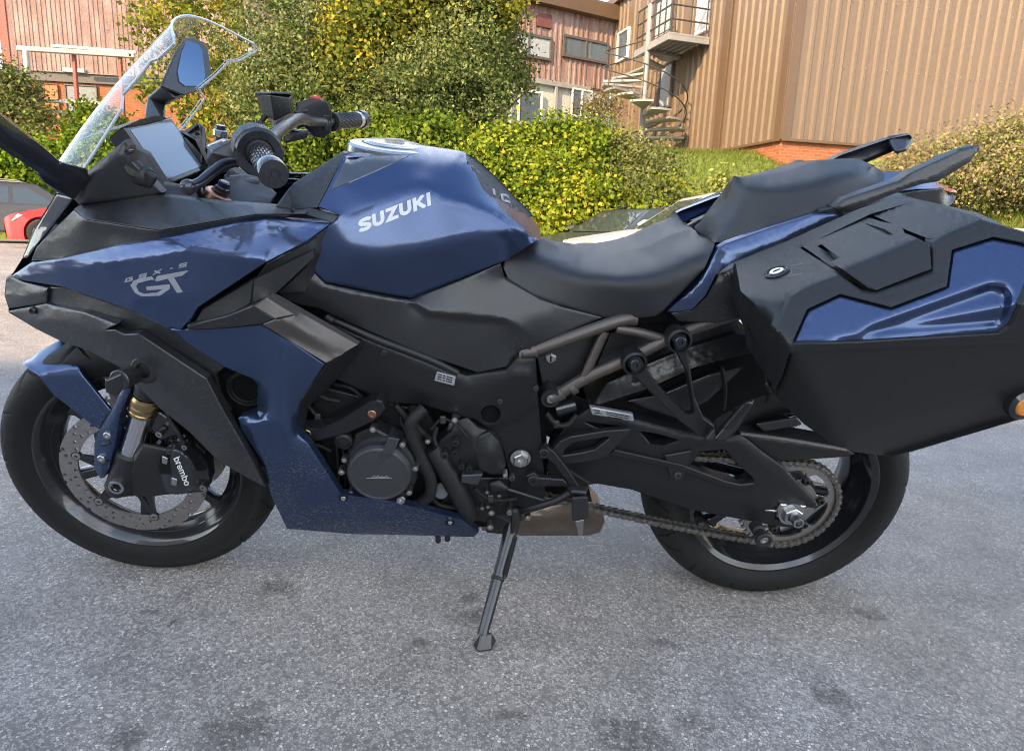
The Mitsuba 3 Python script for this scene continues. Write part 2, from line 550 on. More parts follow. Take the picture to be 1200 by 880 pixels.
def text_shape(text, bold=True):
    m = meshkit.text_mesh(text, 1.0, 0.1, bold)
    v, f = np.array(m.vertices), np.array(m.faces)
    n = np.cross(v[f[:, 1]] - v[f[:, 0]], v[f[:, 2]] - v[f[:, 0]])
    f = f[n[:, 2] > 1e-9]
    return unary_union([Polygon(v[q][:, :2]).buffer(0.002) for q in f])

# ------------------------------------------------------------------ ground
def gz(x, y):
    """Height of the tarmac: it falls gently to the right under the bike and climbs at the back right."""
    x, y = np.asarray(x, float), np.asarray(y, float)
    near = -.019 - .0268 * 3.5 * np.tanh((x - .622) / 3.5)
    s = lambda v: np.clip(v, 0, 1) ** 2 * (3 - 2 * np.clip(v, 0, 1))   # noqa: E731
    return near + .085 * s((y - 5) / 4) + 1.35 * s((x - 5.5) / 5) * s((y - 6) / 7)


def foot(x):
    return 20.6 - 7.6 * np.clip((x + 9) / 8.0, 0, 1) ** 2 * (3 - 2 * np.clip((x + 9) / 8.0, 0, 1))


def bank_z(x, y):
    u = np.clip((y - foot(x)) / 5.2, 0, 1)
    top = 3.25 + 0.5 * np.clip((-x - 2) / 8, 0, 1)
    return gz(x, y) - .05 + (top - gz(x, y)) * u * u * (3 - 2 * u) + .12 * (meshkit.fbm(np.stack([np.asarray(x) * .6, np.asarray(y) * .6, 0 * np.asarray(x)], -1), 3) - .5) * np.minimum(u * 6, 1)


STAINS = []
for px, py, r in ((285, 853, .062), (748, 866, .075), (203, 731, .022), (180, 716, .020), (553, 722, .05), (552, 700, .03), (1022, 719, .045), (975, 815, .05), (490, 752, .022), (780, 755, .03), (330, 690, .05), (150, 868, .04), (810, 845, .04), (600, 840, .03)):
    d = ray(px, py)
    k = -EYE[2] / d[2]
    for _ in range(3):
        q = EYE + d * k
        k *= (EYE[2] - float(gz(q[0], q[1]))) / (EYE[2] - q[2])
    q = EYE + d * k
    STAINS.append((float(q[0]), float(q[1]), r))


def tarmac(p, n, uv):
    a, b, c = voronoi(p.x * 185, p.y * 185)
    a2, b2, c2 = voronoi(p.x * 96 + 31, p.y * 96)
    stone = smoothstep(.0, .34, b - a)
    big = smoothstep(.05, .4, b2 - a2) * smoothstep(.72, .86, c2)
    tone = 0.180 + 0.33 * c * stone + 0.24 * smoothstep(.90, .99, c) * stone
    tone = dr.lerp(tone, 0.22 + .26 * cell_rand(c2 * 977, c2 * 313, 5), big * .75)
    tone = tone * (0.80 + 0.40 * fbm(p.x * 1.3, p.y * 1.3)) * (0.80 + 0.40 * fbm(p.x * 11, p.y * 11))
    dirt = mi.Float(0)
    for x, y, r in STAINS:
        d = dr.sqrt(dr.square(p.x - x) + dr.square((p.y - y) * 1.25)) / r + 1.5 * (fbm(p.x * 45, p.y * 45) - .5)
        dirt = dr.maximum(dirt, smoothstep(1.25, .25, d))
    col = mix((1.0, 0.92, 0.88), (1.0, 0.88, 0.78), smoothstep(.42, .72, fbm(p.x * .9 + 9, p.y * .9)))
    return col * tone * (1 - .40 * dirt)


def tarmac_height(p, n, uv):
    a, b, c = voronoi(p.x * 185, p.y * 185)
    a2, b2, c2 = voronoi(p.x * 96 + 31, p.y * 96)
    return smoothstep(0, .4, b - a) * (.4 + c) + smoothstep(0, .4, b2 - a2) * .8 * smoothstep(.6, .8, c2) + .6 * fbm(p.x * 60, p.y * 60)


mat('tarmac', proc(tarmac), rough=0.78, spec=0.35, bump=(proc(tarmac_height, 8e-4), .0022))
gx = np.unique(np.r_[np.linspace(-300, -20, 15), np.linspace(-20, 20, 81), np.linspace(20, 300, 15)])
gy = np.unique(np.r_[np.linspace(-200, -6, 8), np.linspace(-6, 30, 73), np.linspace(30, 700, 12)])
X, Y = np.meshgrid(gx, gy, indexing='ij')
v, f = grid(np.stack([X, Y, gz(X, Y)], -1))
put('tarmac_ground', (v, f), 'tarmac', True, world=True, kind='structure')

# a few loose chips of stone lying about
rng = np.random.default_rng(5)
chips = []
for _ in range(420):
    x, y = rng.uniform(-1.6, 1.8), rng.uniform(.7, 3.2)
    s0 = rng.uniform(.0012, .0034)
    h = trimesh.convex.convex_hull(rng.normal(size=(9, 3)) * s0 * [1, 1, .6])
    chips.append((np.array(h.vertices) + [x, y, float(gz(x, y)) + s0 * .4], np.array(h.faces)))
mat('chip_stone', (.34, .31, .28), rough=.8)
put('loose_grit', cat(*chips), 'chip_stone', False, world=True, label='small loose stone grit scattered on the tarmac', category='grit', kind='stuff')

# grass bank at the back
def turf(p, n, uv):
    return mix((.11, .17, .025), (.19, .21, .06), fbm(p.x * 3, p.y * 3, p.z * 3)) * (.7 + .6 * noise(p.x * 40, p.y * 40, p.z * 40))


mat('turf', proc(turf), rough=.95, spec=.2)
bx, by = np.meshgrid(np.linspace(-42, 42, 169), np.r_[0:8:33j, np.array([12, 20, 40, 90])], indexing='ij')
by = foot(bx) - .15 + by
put('grass_bank', grid(np.stack([bx, by, bank_z(bx, by)], -1)), 'turf', True, world=True, kind='structure')


def blades(n, xr, yr, h0, h1, seed, cols, keep=None):
    r = np.random.default_rng(seed)
    x, y = r.uniform(*xr, n), r.uniform(*yr, n)
    ok = y > foot(x) + .05
    if keep is not None:
        ok &= keep(x, y)
    x, y = x[ok], y[ok]
    n = len(x)
    z = bank_z(x, y) - .01
    a = r.uniform(0, 2 * np.pi, n)
    h = r.uniform(h0, h1, n)
    w = r.uniform(.006, .013, n)
    lean = r.normal(0, .35, (n, 2)) * h[:, None]
    b = np.stack([x, y, z], 1)
    side = np.stack([np.cos(a), np.sin(a), 0 * a], 1) * w[:, None]
    tip = b + np.column_stack([lean, h])
    v = np.stack([b - side, b + side, tip], 1).reshape(-1, 3)
    f = np.arange(3 * n).reshape(-1, 3)
    c = np.array(cols)[r.integers(0, len(cols), n)] * r.uniform(.7, 1.3, (n, 1))
    return v, f, np.repeat(c, 3, 0)


scene['leafy'] = {'type': 'twosided', 'bsdf': {'type': 'principled', 'base_color': {'type': 'mesh_attribute', 'name': 'vertex_color'}, 'roughness': .55, 'specular': .35}}
scene['leaf_thin'] = {'type': 'principledthin', 'base_color': {'type': 'mesh_attribute', 'name': 'vertex_color'}, 'roughness': .5, 'diff_trans': .55, 'spec_trans': 0.0, 'eta': 1.35}
mat('bark', proc(lambda p, n, uv: mix((.10, .085, .07), (.20, .18, .155), fbm(p.x * 30, p.y * 30, p.z * 8))), rough=.9, spec=.2)
mat('twig', (.20, .155, .10), rough=.9, spec=.2)
v, f, c = blades(26000, (1.5, 8.5), (12.8, 18.3), .06, .17, 11, [(.13, .19, .03), (.17, .22, .035), (.10, .15, .03), (.22, .22, .08)])
put('bank_grass', (v, f), 'leaf_thin', True, world=True, color=c, label='sunlit mown grass on the slope below the brown building', category='grass', kind='stuff')
v, f, c = blades(16000, (7.5, 14), (12.8, 15.6), .05, .20, 12, [(.15, .23, .03), (.20, .26, .04), (.12, .17, .03), (.25, .24, .10)])
put('verge_grass', (v, f), 'leaf_thin', True, world=True, color=c, label='bright green grass verge behind the kerb at the right edge', category='grass', kind='stuff')

# kerb on the right: single stones
mat('concrete', proc(lambda p, n, uv: mi.Color3f(.42, .39, .35) * (.75 + .5 * fbm(p.x * 7, p.y * 7, p.z * 7))), rough=.9, spec=.2)
labels['kerb'] = {'label': 'pale concrete kerb along the grass verge at the right edge', 'category': 'kerb'}
for i in range(16):
    x = 4.2 + i * .92
    y = float(foot(x)) - .25
    st = bevel_box(.905, .15, .30, .012)
    put('kerb__stone', move(st, (x, y, float(gz(x, y)) - .03)), 'concrete', 30, world=True)

# ------------------------------------------------------------------ buildings
def hit(x, y, p0, n):
    d = ray(x, y)
    return EYE + d * (((np.asarray(p0) - EYE) @ n) / (d @ n))


def ribbed(p0, dx, s0, s1, z0, z1, pitch, depth, out, flat=.52, lip=.10):
    """Trapezoidal sheet from s0 to s1 along dx, between heights z0 and z1; ribs stand out along out."""
    s, o = [s0], [0.0]
    k = math.ceil(s0 / pitch - 1e-6)
    while k * pitch < s1 - 1e-6:
        b = k * pitch
        for ds, oo in ((flat * pitch, 0), ((flat + lip) * pitch, depth), ((1 - lip) * pitch, depth), (pitch, 0)):
            if s0 < b + ds < s1:
                s.append(b + ds)
                o.append(oo)
        k += 1
    s.append(s1)
    o.append(0.0)
    s, o = np.array(s), np.array(o)
    row = np.asarray(p0)[None] * [1, 1, 0] + s[:, None] * dx + o[:, None] * out
    return grid(np.array([row + [0, 0, z1], row + [0, 0, z0]]))


def oriented(m, out):
    v, f = m
    n = np.cross(v[f[:, 1]] - v[f[:, 0]], v[f[:, 2]] - v[f[:, 0]]).sum(0)
    return (v, f[:, ::-1]) if n @ out < 0 else (v, f)


def slab(p0, dx, out, s0, s1, z0, z1, o0, o1, b=.006):
    """A box on a wall: s along it, z up, o outward."""
    m = bevel_box(s1 - s0, o1 - o0, z1 - z0, b)
    R = np.stack([dx, out, np.array([0, 0, 1.0])], 1)
    if np.linalg.det(R) < 0:
        m = (m[0], m[1][:, ::-1])
    c = np.asarray(p0) * [1, 1, 0] + dx * (s0 + s1) / 2 + out * (o0 + o1) / 2 + np.array([0, 0, (z0 + z1) / 2])
    return move(m, c, R)


def weather(c0, c1, sx, streak=.5):
    def fn(p, n, uv):
        a = fbm(p.x * 1.1 + p.y * 1.1, p.z * .35, 3.0)
        b = noise((p.x + p.y) * sx, p.z * .25, 1.0)
        return mix(c0, c1, dr.clip(a * .7 + (b - .5) * streak + .1, 0, 1)) * (.92 + .16 * noise(p.x * 50, p.y * 50, p.z * 50))
    return fn


mat('cladding_brown', proc(weather((.160, .111, .072), (.192, .136, .090), 3.0, .15)), rough=.42, spec=.4)
mat('fixing_tan', (.26, .19, .13), rough=.4)
mat('flashing_brown', proc(weather((.118, .073, .041), (.14, .088, .052), 3.0, .3)), rough=.45, spec=.4)


def pink_old(p, n, uv):
    a = fbm(p.x * 1.7, p.y * 1.7, p.z * 1.2)
    b = noise((p.x + p.y) * 6.0, p.z * .8, 2.0)
    worn = smoothstep(.35, .85, a * .55 + b * .55)
    return mix((.25, .155, .133), (.35, .255, .225), worn) * (.88 + .24 * noise(p.x * 30, p.y * 30, p.z * 9))


mat('cladding_pink', proc(pink_old), rough=.6, spec=.3)


def brick(p, n, uv):
    s = dr.select(dr.abs(n.x) > dr.abs(n.y), p.y, p.x)
    r = p.z / .075
    row = dr.floor(r)
    q = s / .225 + .5 * (row - 2 * dr.floor(row / 2))
    fx, fz = q - dr.floor(q), r - row
    mortar = dr.maximum(smoothstep(.05, .02, dr.minimum(fx, 1 - fx)), smoothstep(.12, .05, dr.minimum(fz, 1 - fz)))
    tone = cell_rand(dr.floor(q), row, 3)
    return mix(mix((.40, .135, .055), (.32, .10, .044), tone), (.34, .26, .20), mortar * .7)


mat('brickwork', proc(brick), rough=.85, spec=.2)
mat('render_white', proc(weather((.46, .44, .41), (.56, .54, .50), 2.0, .3)), rough=.8, spec=.2)
mat('frame_dark', (.10, .085, .075), rough=.5)
mat('frame_white', (.74, .74, .73), rough=.4)
mat('window_glass', (.09, .12, .15), rough=.03, spec=.95, clearcoat=1.0, clearcoat_gloss=.99)
mat('blind_pale', (.36, .39, .42), rough=.35, spec=.6, clearcoat=.8, clearcoat_gloss=.98)
mat('galvanised', proc(weather((.30, .30, .29), (.42, .41, .39), 5.0, .3)), rough=.5, metallic=.25)
mat('steel_paint_grey', (.30, .31, .31), rough=.5)
mat('rail_dark', (.06, .055, .05), rough=.5)
mat('vent_red', (.15, .055, .045), rough=.6)
mat('red_oxide', (.28, .085, .065), rough=.6)
mat('door_orange', (.55, .16, .055), rough=.6)
mat('door_grey', (.20, .215, .225), rough=.5)
mat('timber_pale', proc(lambda p, n, uv: mi.Color3f(.52, .47, .40) * (.8 + .4 * noise(p.x * 4, p.y * 30, p.z * 60))), rough=.8, spec=.2)
mat('painted_white', proc(lambda p, n, uv: mi.Color3f(.50, .48, .44) * (.82 + .3 * fbm(p.x * 9, p.y * 9, p.z * 9))), rough=.6)

# the brown clad building on the right
UP = np.array([0, 0, 1.0])
Q0 = G(915, 163, 17.0)
ZB = float(Q0[2])
ZT = 10.4
B_ = 'brown_building__'
labels['brown_building'] = {'label': 'large brown ribbed metal building on a brick plinth at the right', 'category': 'building'}
dR = np.array([.982, .19, 0])
dR /= np.linalg.norm(dR)
oR = np.array([dR[1], -dR[0], 0])
QL = G(840, 178, 19.6)
dL = (QL - Q0) * [1, 1, 0]
dL /= np.linalg.norm(dL)
oL = np.array([dL[1], -dL[0], 0])
if oL @ (EYE - Q0) < 0:
    oL = -oL
LW = 10.2                                     # length of the left wall, to the inner corner
P0 = Q0 * [1, 1, 0]
for s0 in np.arange(.22, 22, 1.2):
    put(B_ + 'cladding_sheet', oriented(ribbed(P0, dR, s0, s0 + 1.197, ZB, ZT, .30, .050, oR, .46, .15), oR), 'cladding_brown', False, world=True)
s_strip = float((QL - Q0) @ dL)
for s0, s1 in [(.22 + i * .9, .22 + (i + 1) * .9 - .003) for i in range(int((s_strip - .3) / .9))] + [(.22 + int((s_strip - .3) / .9) * .9, s_strip - .15)]:
    put(B_ + 'cladding_sheet', oriented(ribbed(P0, dL, s0, s1, ZB, ZT, .30, .045, oL, .46, .15), oL), 'cladding_brown', False, world=True)
for s0 in np.arange(s_strip + .15, LW, 1.0):
    put(B_ + 'cladding_sheet', oriented(ribbed(P0, dL, s0, min(s0 + .997, LW), 2.4, ZT - 1.0, .30, .045, oL, .46, .15), oL), 'cladding_brown', False, world=True)
put(B_ + 'corner_flashing', cat(slab(P0, dR, oR, -.02, .24, ZB - .02, ZT, -.02, .046), slab(P0, dL, oL, -.02, .24, ZB - .02, ZT, -.02, .044)), 'flashing_brown', 30, world=True)
put(B_ + 'cover_strip', slab(P0, dL, oL, s_strip - .17, s_strip + .17, 2.5, ZT, -.02, .07), 'flashing_brown', 30, world=True)
put(B_ + 'drip_flashing', cat(slab(P0, dR, oR, 0, 22, ZB - .05, ZB + .02, -.05, .060), slab(P0, dL, oL, 0, s_strip - .17, ZB - .05, ZB + .02, -.05, .058)), 'flashing_brown', 30, world=True)
put(B_ + 'brick_plinth', cat(slab(P0, dR, oR, .03, 22, 1.5, ZB - .04, -.3, -.045), slab(P0, dL, oL, .03, s_strip + .1, 1.5, ZB - .04, -.3, -.047)), 'brickwork', False, world=True, label='orange red brick plinth under the brown cladding')
put(B_ + 'roof', cat(slab(P0, dL, oL, s_strip, LW + 6, ZT - 1.02, ZT - .78, -8, .22), slab(P0, dR, oR, -.02, 22, ZT - .02, ZT + .2, -12, .1)), 'flashing_brown', 30, world=True)
put(B_ + 'back_wall', cat(slab(P0, dR, oR, .05, 22, 1.5, ZT - .05, -.30, -.06), slab(P0, dL, oL, .05, LW, 1.5, ZT - 1.05, -.30, -.06)), 'flashing_brown', False, world=True)
fx = []
for zz in (ZB + .08, ZB + 1.75, ZB + 3.25):
    for s0 in np.arange(.30 * .76, 16, .30):
        if s0 > .3:
            fx.append(move(bevel_box(.026, .02, .026, .008), P0 + dR * s0 + oR * .052 + UP * zz, np.stack([dR, oR, UP], 1)))
for zz in (ZB + .08, ZB + 1.72):
    for s0 in np.arange(.30 * .76, s_strip - .2, .30):
        if s0 > .3:
            fx.append(move(bevel_box(.024, .02, .024, .008), P0 + dL * s0 + oL * .047 + UP * zz, np.stack([dL, oL, UP], 1)))
put(B_ + 'fixings', cat(*fx), 'fixing_tan', False, world=True, kind='stuff')


def on_left(x, y):
    q = hit(x, y, Q0, oL)
    return float((q - Q0) @ dL), float(q[2])


def opening(root, name, wall, px, m, frame='frame_dark', bars=(), depth=.05, fw=.07):
    """A window or door seen between pixels (x0, y0) and (x1, y1) of a wall (p0, dx, out)."""
    p0, dx, out = wall
    (x0, y0), (x1, y1) = px
    a, b = hit(x0, y0, p0, out), hit(x1, y1, p0, out)
    s0, s1 = sorted((float((a - p0) @ dx), float((b - p0) @ dx)))
    z0, z1 = sorted((float(a[2]), float(b[2])))
    key = put(root + name, cat(slab(p0, dx, out, s0, s1, z1 - fw, z1, 0, depth + .045), slab(p0, dx, out, s0, s1, z0, z0 + fw, 0, depth + .05), slab(p0, dx, out, s0, s0 + fw, z0 + fw, z1 - fw, 0, depth + .043), slab(p0, dx, out, s1 - fw, s1, z0 + fw, z1 - fw, 0, depth + .043)), frame, 30, world=True)
    cuts = [s0 + fw] + [s0 + (s1 - s0) * q for q in bars] + [s1 - fw]
    for i, (c0, c1) in enumerate(zip(cuts[:-1], cuts[1:])):
        put(key + '__pane', slab(p0, dx, out, c0 + .003, c1 - .003, z0 + fw, z1 - fw, .01, depth), m[i % len(m)] if isinstance(m, (list, tuple)) else m, 30, world=True)
    for q in bars:
        put(key + '__bar', slab(p0, dx, out, s0 + (s1 - s0) * q - .035, s0 + (s1 - s0) * q + .035, z0 + fw, z1 - fw, .01, depth + .04), frame, 30, world=True)
    return key


LWALL = (Q0, dL, oL)
opening(B_, 'door', LWALL, ((771, 2), (788, 39)), 'blind_pale', 'frame_dark')
opening(B_, 'window', LWALL, ((822, -18), (831, 36)), ['blind_pale'], 'frame_white')
opening(B_, 'window', LWALL, ((726, 40), (737, 68)), 'window_glass', 'frame_white')
opening(B_, 'door', LWALL, ((776, 78), (787, 126)), 'blind_pale', 'frame_dark')

# the pink clad office wing behind it
K_ = 'pink_building__'
labels['pink_building'] = {'label': 'two storey office wing in faded pink ribbed cladding with wide windows', 'category': 'building'}
CIN = P0 + dL * LW
yK = float(CIN[1])
dK = np.array([-.88, -.474, 0])
dK /= np.linalg.norm(dK)
oK = np.array([-dK[1], dK[0], 0])
if oK @ (EYE - CIN) < 0:
    oK = -oK
KW = (CIN, dK, oK)
zE = float(hit(700, 22, CIN, oK)[2])
z1a, z1b = float(hit(650, 80, CIN, oK)[2]), float(hit(650, 96, CIN, oK)[2])
for s0 in np.arange(0, 13, 1.0):
    put(K_ + 'cladding_sheet', oriented(ribbed(CIN, dK, s0, s0 + .998, z1b, zE, .22, .035, oK), oK), 'cladding_pink', False, world=True)
put(K_ + 'eave', slab(CIN, dK, oK, -.1, 13.1, zE - .02, zE + .42, -.3, .35), 'flashing_brown', 30, world=True)
put(K_ + 'roof', slab(CIN, dK, oK, -.1, 13.1, zE + .40, zE + .5, -9, .30), 'flashing_brown', 30, world=True)
put(K_ + 'ground_floor_wall', slab(CIN, dK, oK, 0, 13, 2.5, z1b - .02, -.30, -.10), 'render_white', 30, world=True)
put(K_ + 'wall_core', slab(CIN, dK, oK, 0, 13, z1b - .05, zE, -.30, -.02), 'cladding_pink', 30, world=True)
put(K_ + 'sill_band', slab(CIN, dK, oK, 1.0, 13, z1b - .16, z1b, -.1, .06), 'galvanised', 30, world=True)
opening(K_, 'window', KW, ((591, 34), (645, 73)), ['blind_pale', 'blind_pale'], 'frame_dark', (.5,), .06, .09)
opening(K_, 'window', KW, ((659, 40.5), (711, 77)), ['window_glass', 'window_glass'], 'frame_dark', (.5,), .06, .09)
opening(K_, 'window', KW, ((535, 27), (580, 66)), ['blind_pale', 'window_glass'], 'frame_dark', (.5,), .06, .09)
opening(K_, 'window', KW, ((607, 104), (634, 150)), 'window_glass', 'frame_white', (), .02, .08)
opening(K_, 'window', KW, ((670, 103), (692, 140)), ['blind_pale', 'window_glass'], 'frame_white', (.5,), .02, .06)
opening(K_, 'window', KW, ((560, 98), (598, 150)), ['blind_pale', 'window_glass'], 'frame_white', (.5,), .02, .06)
qv = hit(637, 25, CIN, oK)
sv = float((qv - CIN) @ dK)
put(K_ + 'vent', slab(CIN, dK, oK, sv - .30, sv + .30, qv[2] - .22, qv[2] + .22, 0, .07), 'vent_red', 30, world=True)
qv = hit(652, 100, CIN, oK)
sv = float((qv - CIN) @ dK)
put(K_ + 'downpipe', slab(CIN, dK, oK, sv - .05, sv + .05, 2.5, z1b - .16, -.08, .05), 'galvanised', 30, world=True)

# spiral escape stair
S_K = 'spiral_stair__'
labels['spiral_stair'] = {'label': 'galvanised spiral escape stair with a railed landing on the brown building', 'category': 'staircase'}
m_top, m_bot = G(759, 60, 21.3), G(755, 135, 21.3)
cx, cy = float(m_top[0]), 21.3
zl = float(hit(800, 45, P0 + oL * .7, oL)[2])         # landing height
zg = float(bank_z(cx, cy))
put(S_K + 'column', cyl((cx, cy, zg - .2), (cx, cy, zl + 1.1), .085, 18), 'galvanised', 30, world=True)
R_ST = 1.28
n_st = int(round((zl - zg) / .205))
a_land = math.atan2(*(((P0 + dL * 3.9) - np.array([cx, cy, 0]))[[1, 0]]))
step_ang = math.radians(27)
rail_pts = []
for i in range(n_st):
    z = zl - .205 * (i + 1)
    a = a_land + math.radians(62) + step_ang * i
    h = step_ang * .56
    poly = Polygon([(.07 * math.cos(a - h), .07 * math.sin(a - h)), (R_ST * math.cos(a - h), R_ST * math.sin(a - h)), (R_ST * 1.02 * math.cos(a), R_ST * 1.02 * math.sin(a)), (R_ST * math.cos(a + h), R_ST * math.sin(a + h)), (.07 * math.cos(a + h), .07 * math.sin(a + h))])
    m = trimesh.creation.extrude_polygon(poly, .06, engine='earcut')
    put(S_K + 'step', move((np.array(m.vertices), np.array(m.faces)), (cx, cy, z)), 'galvanised', 30, world=True)
    e = np.array([cx + R_ST * math.cos(a), cy + R_ST * math.sin(a), z])
    rail_pts.append(e)
    if i % 2 == 0:
        put(S_K + 'baluster', cyl(e, e + [0, 0, 1.0], .014, 8), 'rail_dark', 30, world=True)
rp = np.array(rail_pts)
for hgt in (1.0, .55):
    put(S_K + 'handrail', tube(rp + [0, 0, hgt], .019, n=8, k=4), 'rail_dark', 40, world=True)
l0, l1 = on_left(833, 50)[0], on_left(790, 50)[0]
s_l0, s_l1 = min(l0, l1), max(l0, l1)
put(S_K + 'landing', cat(slab(P0, dL, oL, s_l0, s_l1, zl - .06, zl, .05, 1.35), slab(P0, dL, oL, s_l0, s_l1, zl - .20, zl - .06, 1.29, 1.36), slab(P0, dL, oL, s_l0 + .002, s_l0 + .06, zl - .198, zl - .06, .05, 1.29)), 'galvanised', 30, world=True)
for k in range(1, 6):
    o = .05 + 1.25 * k / 6
    put(S_K + 'landing_joist', slab(P0, dL, oL, s_l0 + .06, s_l1 - .01, zl - .16, zl - .06, o, o + .04), 'galvanised', 30, world=True)
for k in range(7):
    s_ = s_l0 + .03 + (s_l1 - s_l0 - .06) * k / 6
    put(S_K + 'landing_post', slab(P0, dL, oL, s_ - .018, s_ + .018, zl, zl + 1.1, 1.28, 1.315), 'rail_dark', 30, world=True)
for k in range(3):
    o = .15 + .5 * k
    put(S_K + 'landing_post', slab(P0, dL, oL, s_l0 + .01, s_l0 + .045, zl, zl + 1.1, o, o + .035), 'rail_dark', 30, world=True)
for z in (.35, .72, 1.1):
    put(S_K + 'landing_rail', cat(slab(P0, dL, oL, s_l0, s_l1, zl + z - .018, zl + z + .018, 1.275, 1.32), slab(P0, dL, oL, s_l0 + .005, s_l0 + .05, zl + z - .018, zl + z + .018, .1, 1.275)), 'rail_dark', 30, world=True)

# the old shed on the left with its porch
H_K = 'old_shed__'
labels['old_shed'] = {'label': 'weathered red brown ribbed shed with a porch at the far left', 'category': 'building'}
SW0 = G(4, 60, 30.0) * [1, 1, 0]
dS, oS = np.array([.995, .1, 0.0]), np.array([.1, -.995, 0.0])
dS /= np.linalg.norm(dS)
oS /= np.linalg.norm(oS)
zc = float(hit(90, 86, SW0, oS)[2])
z_d = float(hit(90, 97, SW0, oS)[2])
for s0 in np.arange(.28, 15, 1.0):
    put(H_K + 'cladding_sheet', oriented(ribbed(SW0, dS, s0, s0 + .998, zc, 13.0, .19, .032, oS), oS), 'cladding_pink', False, world=True)
put(H_K + 'corner_post', slab(SW0, dS, oS, -.06, .28, zc - .5, 13, -.3, .05), 'red_oxide', 30, world=True)
put(H_K + 'wall_core', cat(slab(SW0, dS, oS, 0, 15, zc, 13, -.35, -.01), slab(SW0, dS, oS, 0, 15, zc - .02, zc + .02, -.35, .06)), 'cladding_pink', False, world=True)
put(H_K + 'fascia', slab(SW0, dS, oS, .3, 15, z_d, zc - .02, -.30, -.02), 'frame_dark', 30, world=True)
put(H_K + 'ground_floor_wall', slab(SW0, dS, oS, .2, 15, 1.0, z_d, -.40, -.15), 'brickwork', False, world=True)
put(H_K + 'roof', slab(SW0, dS, oS, -.2, 15.2, 13, 13.2, -10, .3), 'flashing_brown', 30, world=True)
opening(H_K, 'door', (SW0 - oS * .12, dS, oS), ((76, 99), (119, 160)), 'door_grey', 'frame_dark', (), .03, .05)
opening(H_K, 'door', (SW0 - oS * .12, dS, oS), ((47, 98), (74, 160)), 'door_orange', 'red_oxide', (), .03, .03)
qv = hit(88, 83.5, SW0, oS)
sv = float((qv - SW0) @ dS)
put(H_K + 'lamp', slab(SW0, dS, oS, sv - .45, sv + .45, qv[2] - .08, qv[2] + .08, .03, .16), 'painted_white', 30, world=True)
# porch in front: a white beam on posts
PY = 26.5
labels['porch'] = {'label': 'white timber porch frame on red and white posts before the old shed', 'category': 'porch'}
def bar(key, a, b, w, m):
    a, b = np.asarray(a, float), np.asarray(b, float)
    L = np.linalg.norm(b - a)
    R = frame_of(b - a)
    put(key, move(bevel_box(w, w, L, w * .12), (a + b) / 2, R), m, 30, world=True)
bar('porch__beam', G(20, 57, PY), G(158, 66, PY + 1.2), .17, 'painted_white')
bar('porch__beam', G(60, 54, PY + 2.6), G(160, 62, PY + 3.0), .12, 'painted_white')
bar('porch__post', G(30, 60, PY + .01), G(38.5, 160, PY + .01), .17, 'painted_white')
bar('porch__post', G(86.5, 63, PY + .75), G(93.5, 160, PY + .75), .13, 'red_oxide')
bar('porch__post', G(140.5, 66, PY + 1.1), G(146, 160, PY + 1.1), .13, 'red_oxide')
labels['rail_fence'] = {'label': 'three pale timber rails between the porch posts', 'category': 'fence'}
for y, x1 in ((119, 118), (131, 94), (142.5, 93), (155, 93)):
    bar('rail_fence__rail', G(39, y - 1.5, PY + .2), G(x1, y + 2.5, PY + .6), .13, 'timber_pale')

# the block behind the camera whose shade the bike stands in
labels['brick_block'] = {'label': 'tall brick block behind the viewer that shades the motorcycle', 'category': 'building'}
e0 = G(12, 424, 4.0)
ys = 3.9
d = ray(12, 424)
k = (gz(-3, 3.9) - EYE[2]) / d[2]
ys = float((EYE + d * k)[1])
BY = -20.0
HB = (ys - BY) * math.tan(SUN_EL) / math.cos(SUN_AZ)
blk = np.array([0, BY, 0.0])
ex_, ey_ = np.array([1.0, 0, 0]), np.array([0, 1.0, 0])
put('brick_block__wall', slab(blk, ex_, ey_, -27, -5, -.5, HB, -10, 0, .02), 'render_white', False, world=True)
put('brick_block__roof', slab(blk, ex_, ey_, -27.2, -4.8, HB, HB + .12, -10.2, .0, .02), 'flashing_brown', False, world=True)
for i in range(6):
    for j in range(3):
        kx = -26 + i * 3.6
        z = 1.2 + j * 3.4
        k_ = put('brick_block__window', slab(blk, ex_, ey_, kx, kx + 1.8, z, z + 1.5, -.02, .05), 'frame_white', 30, world=True)
        put(k_ + '__pane', slab(blk, ex_, ey_, kx + .08, kx + 1.72, z + .08, z + 1.42, .0, .055), 'window_glass', 30, world=True)

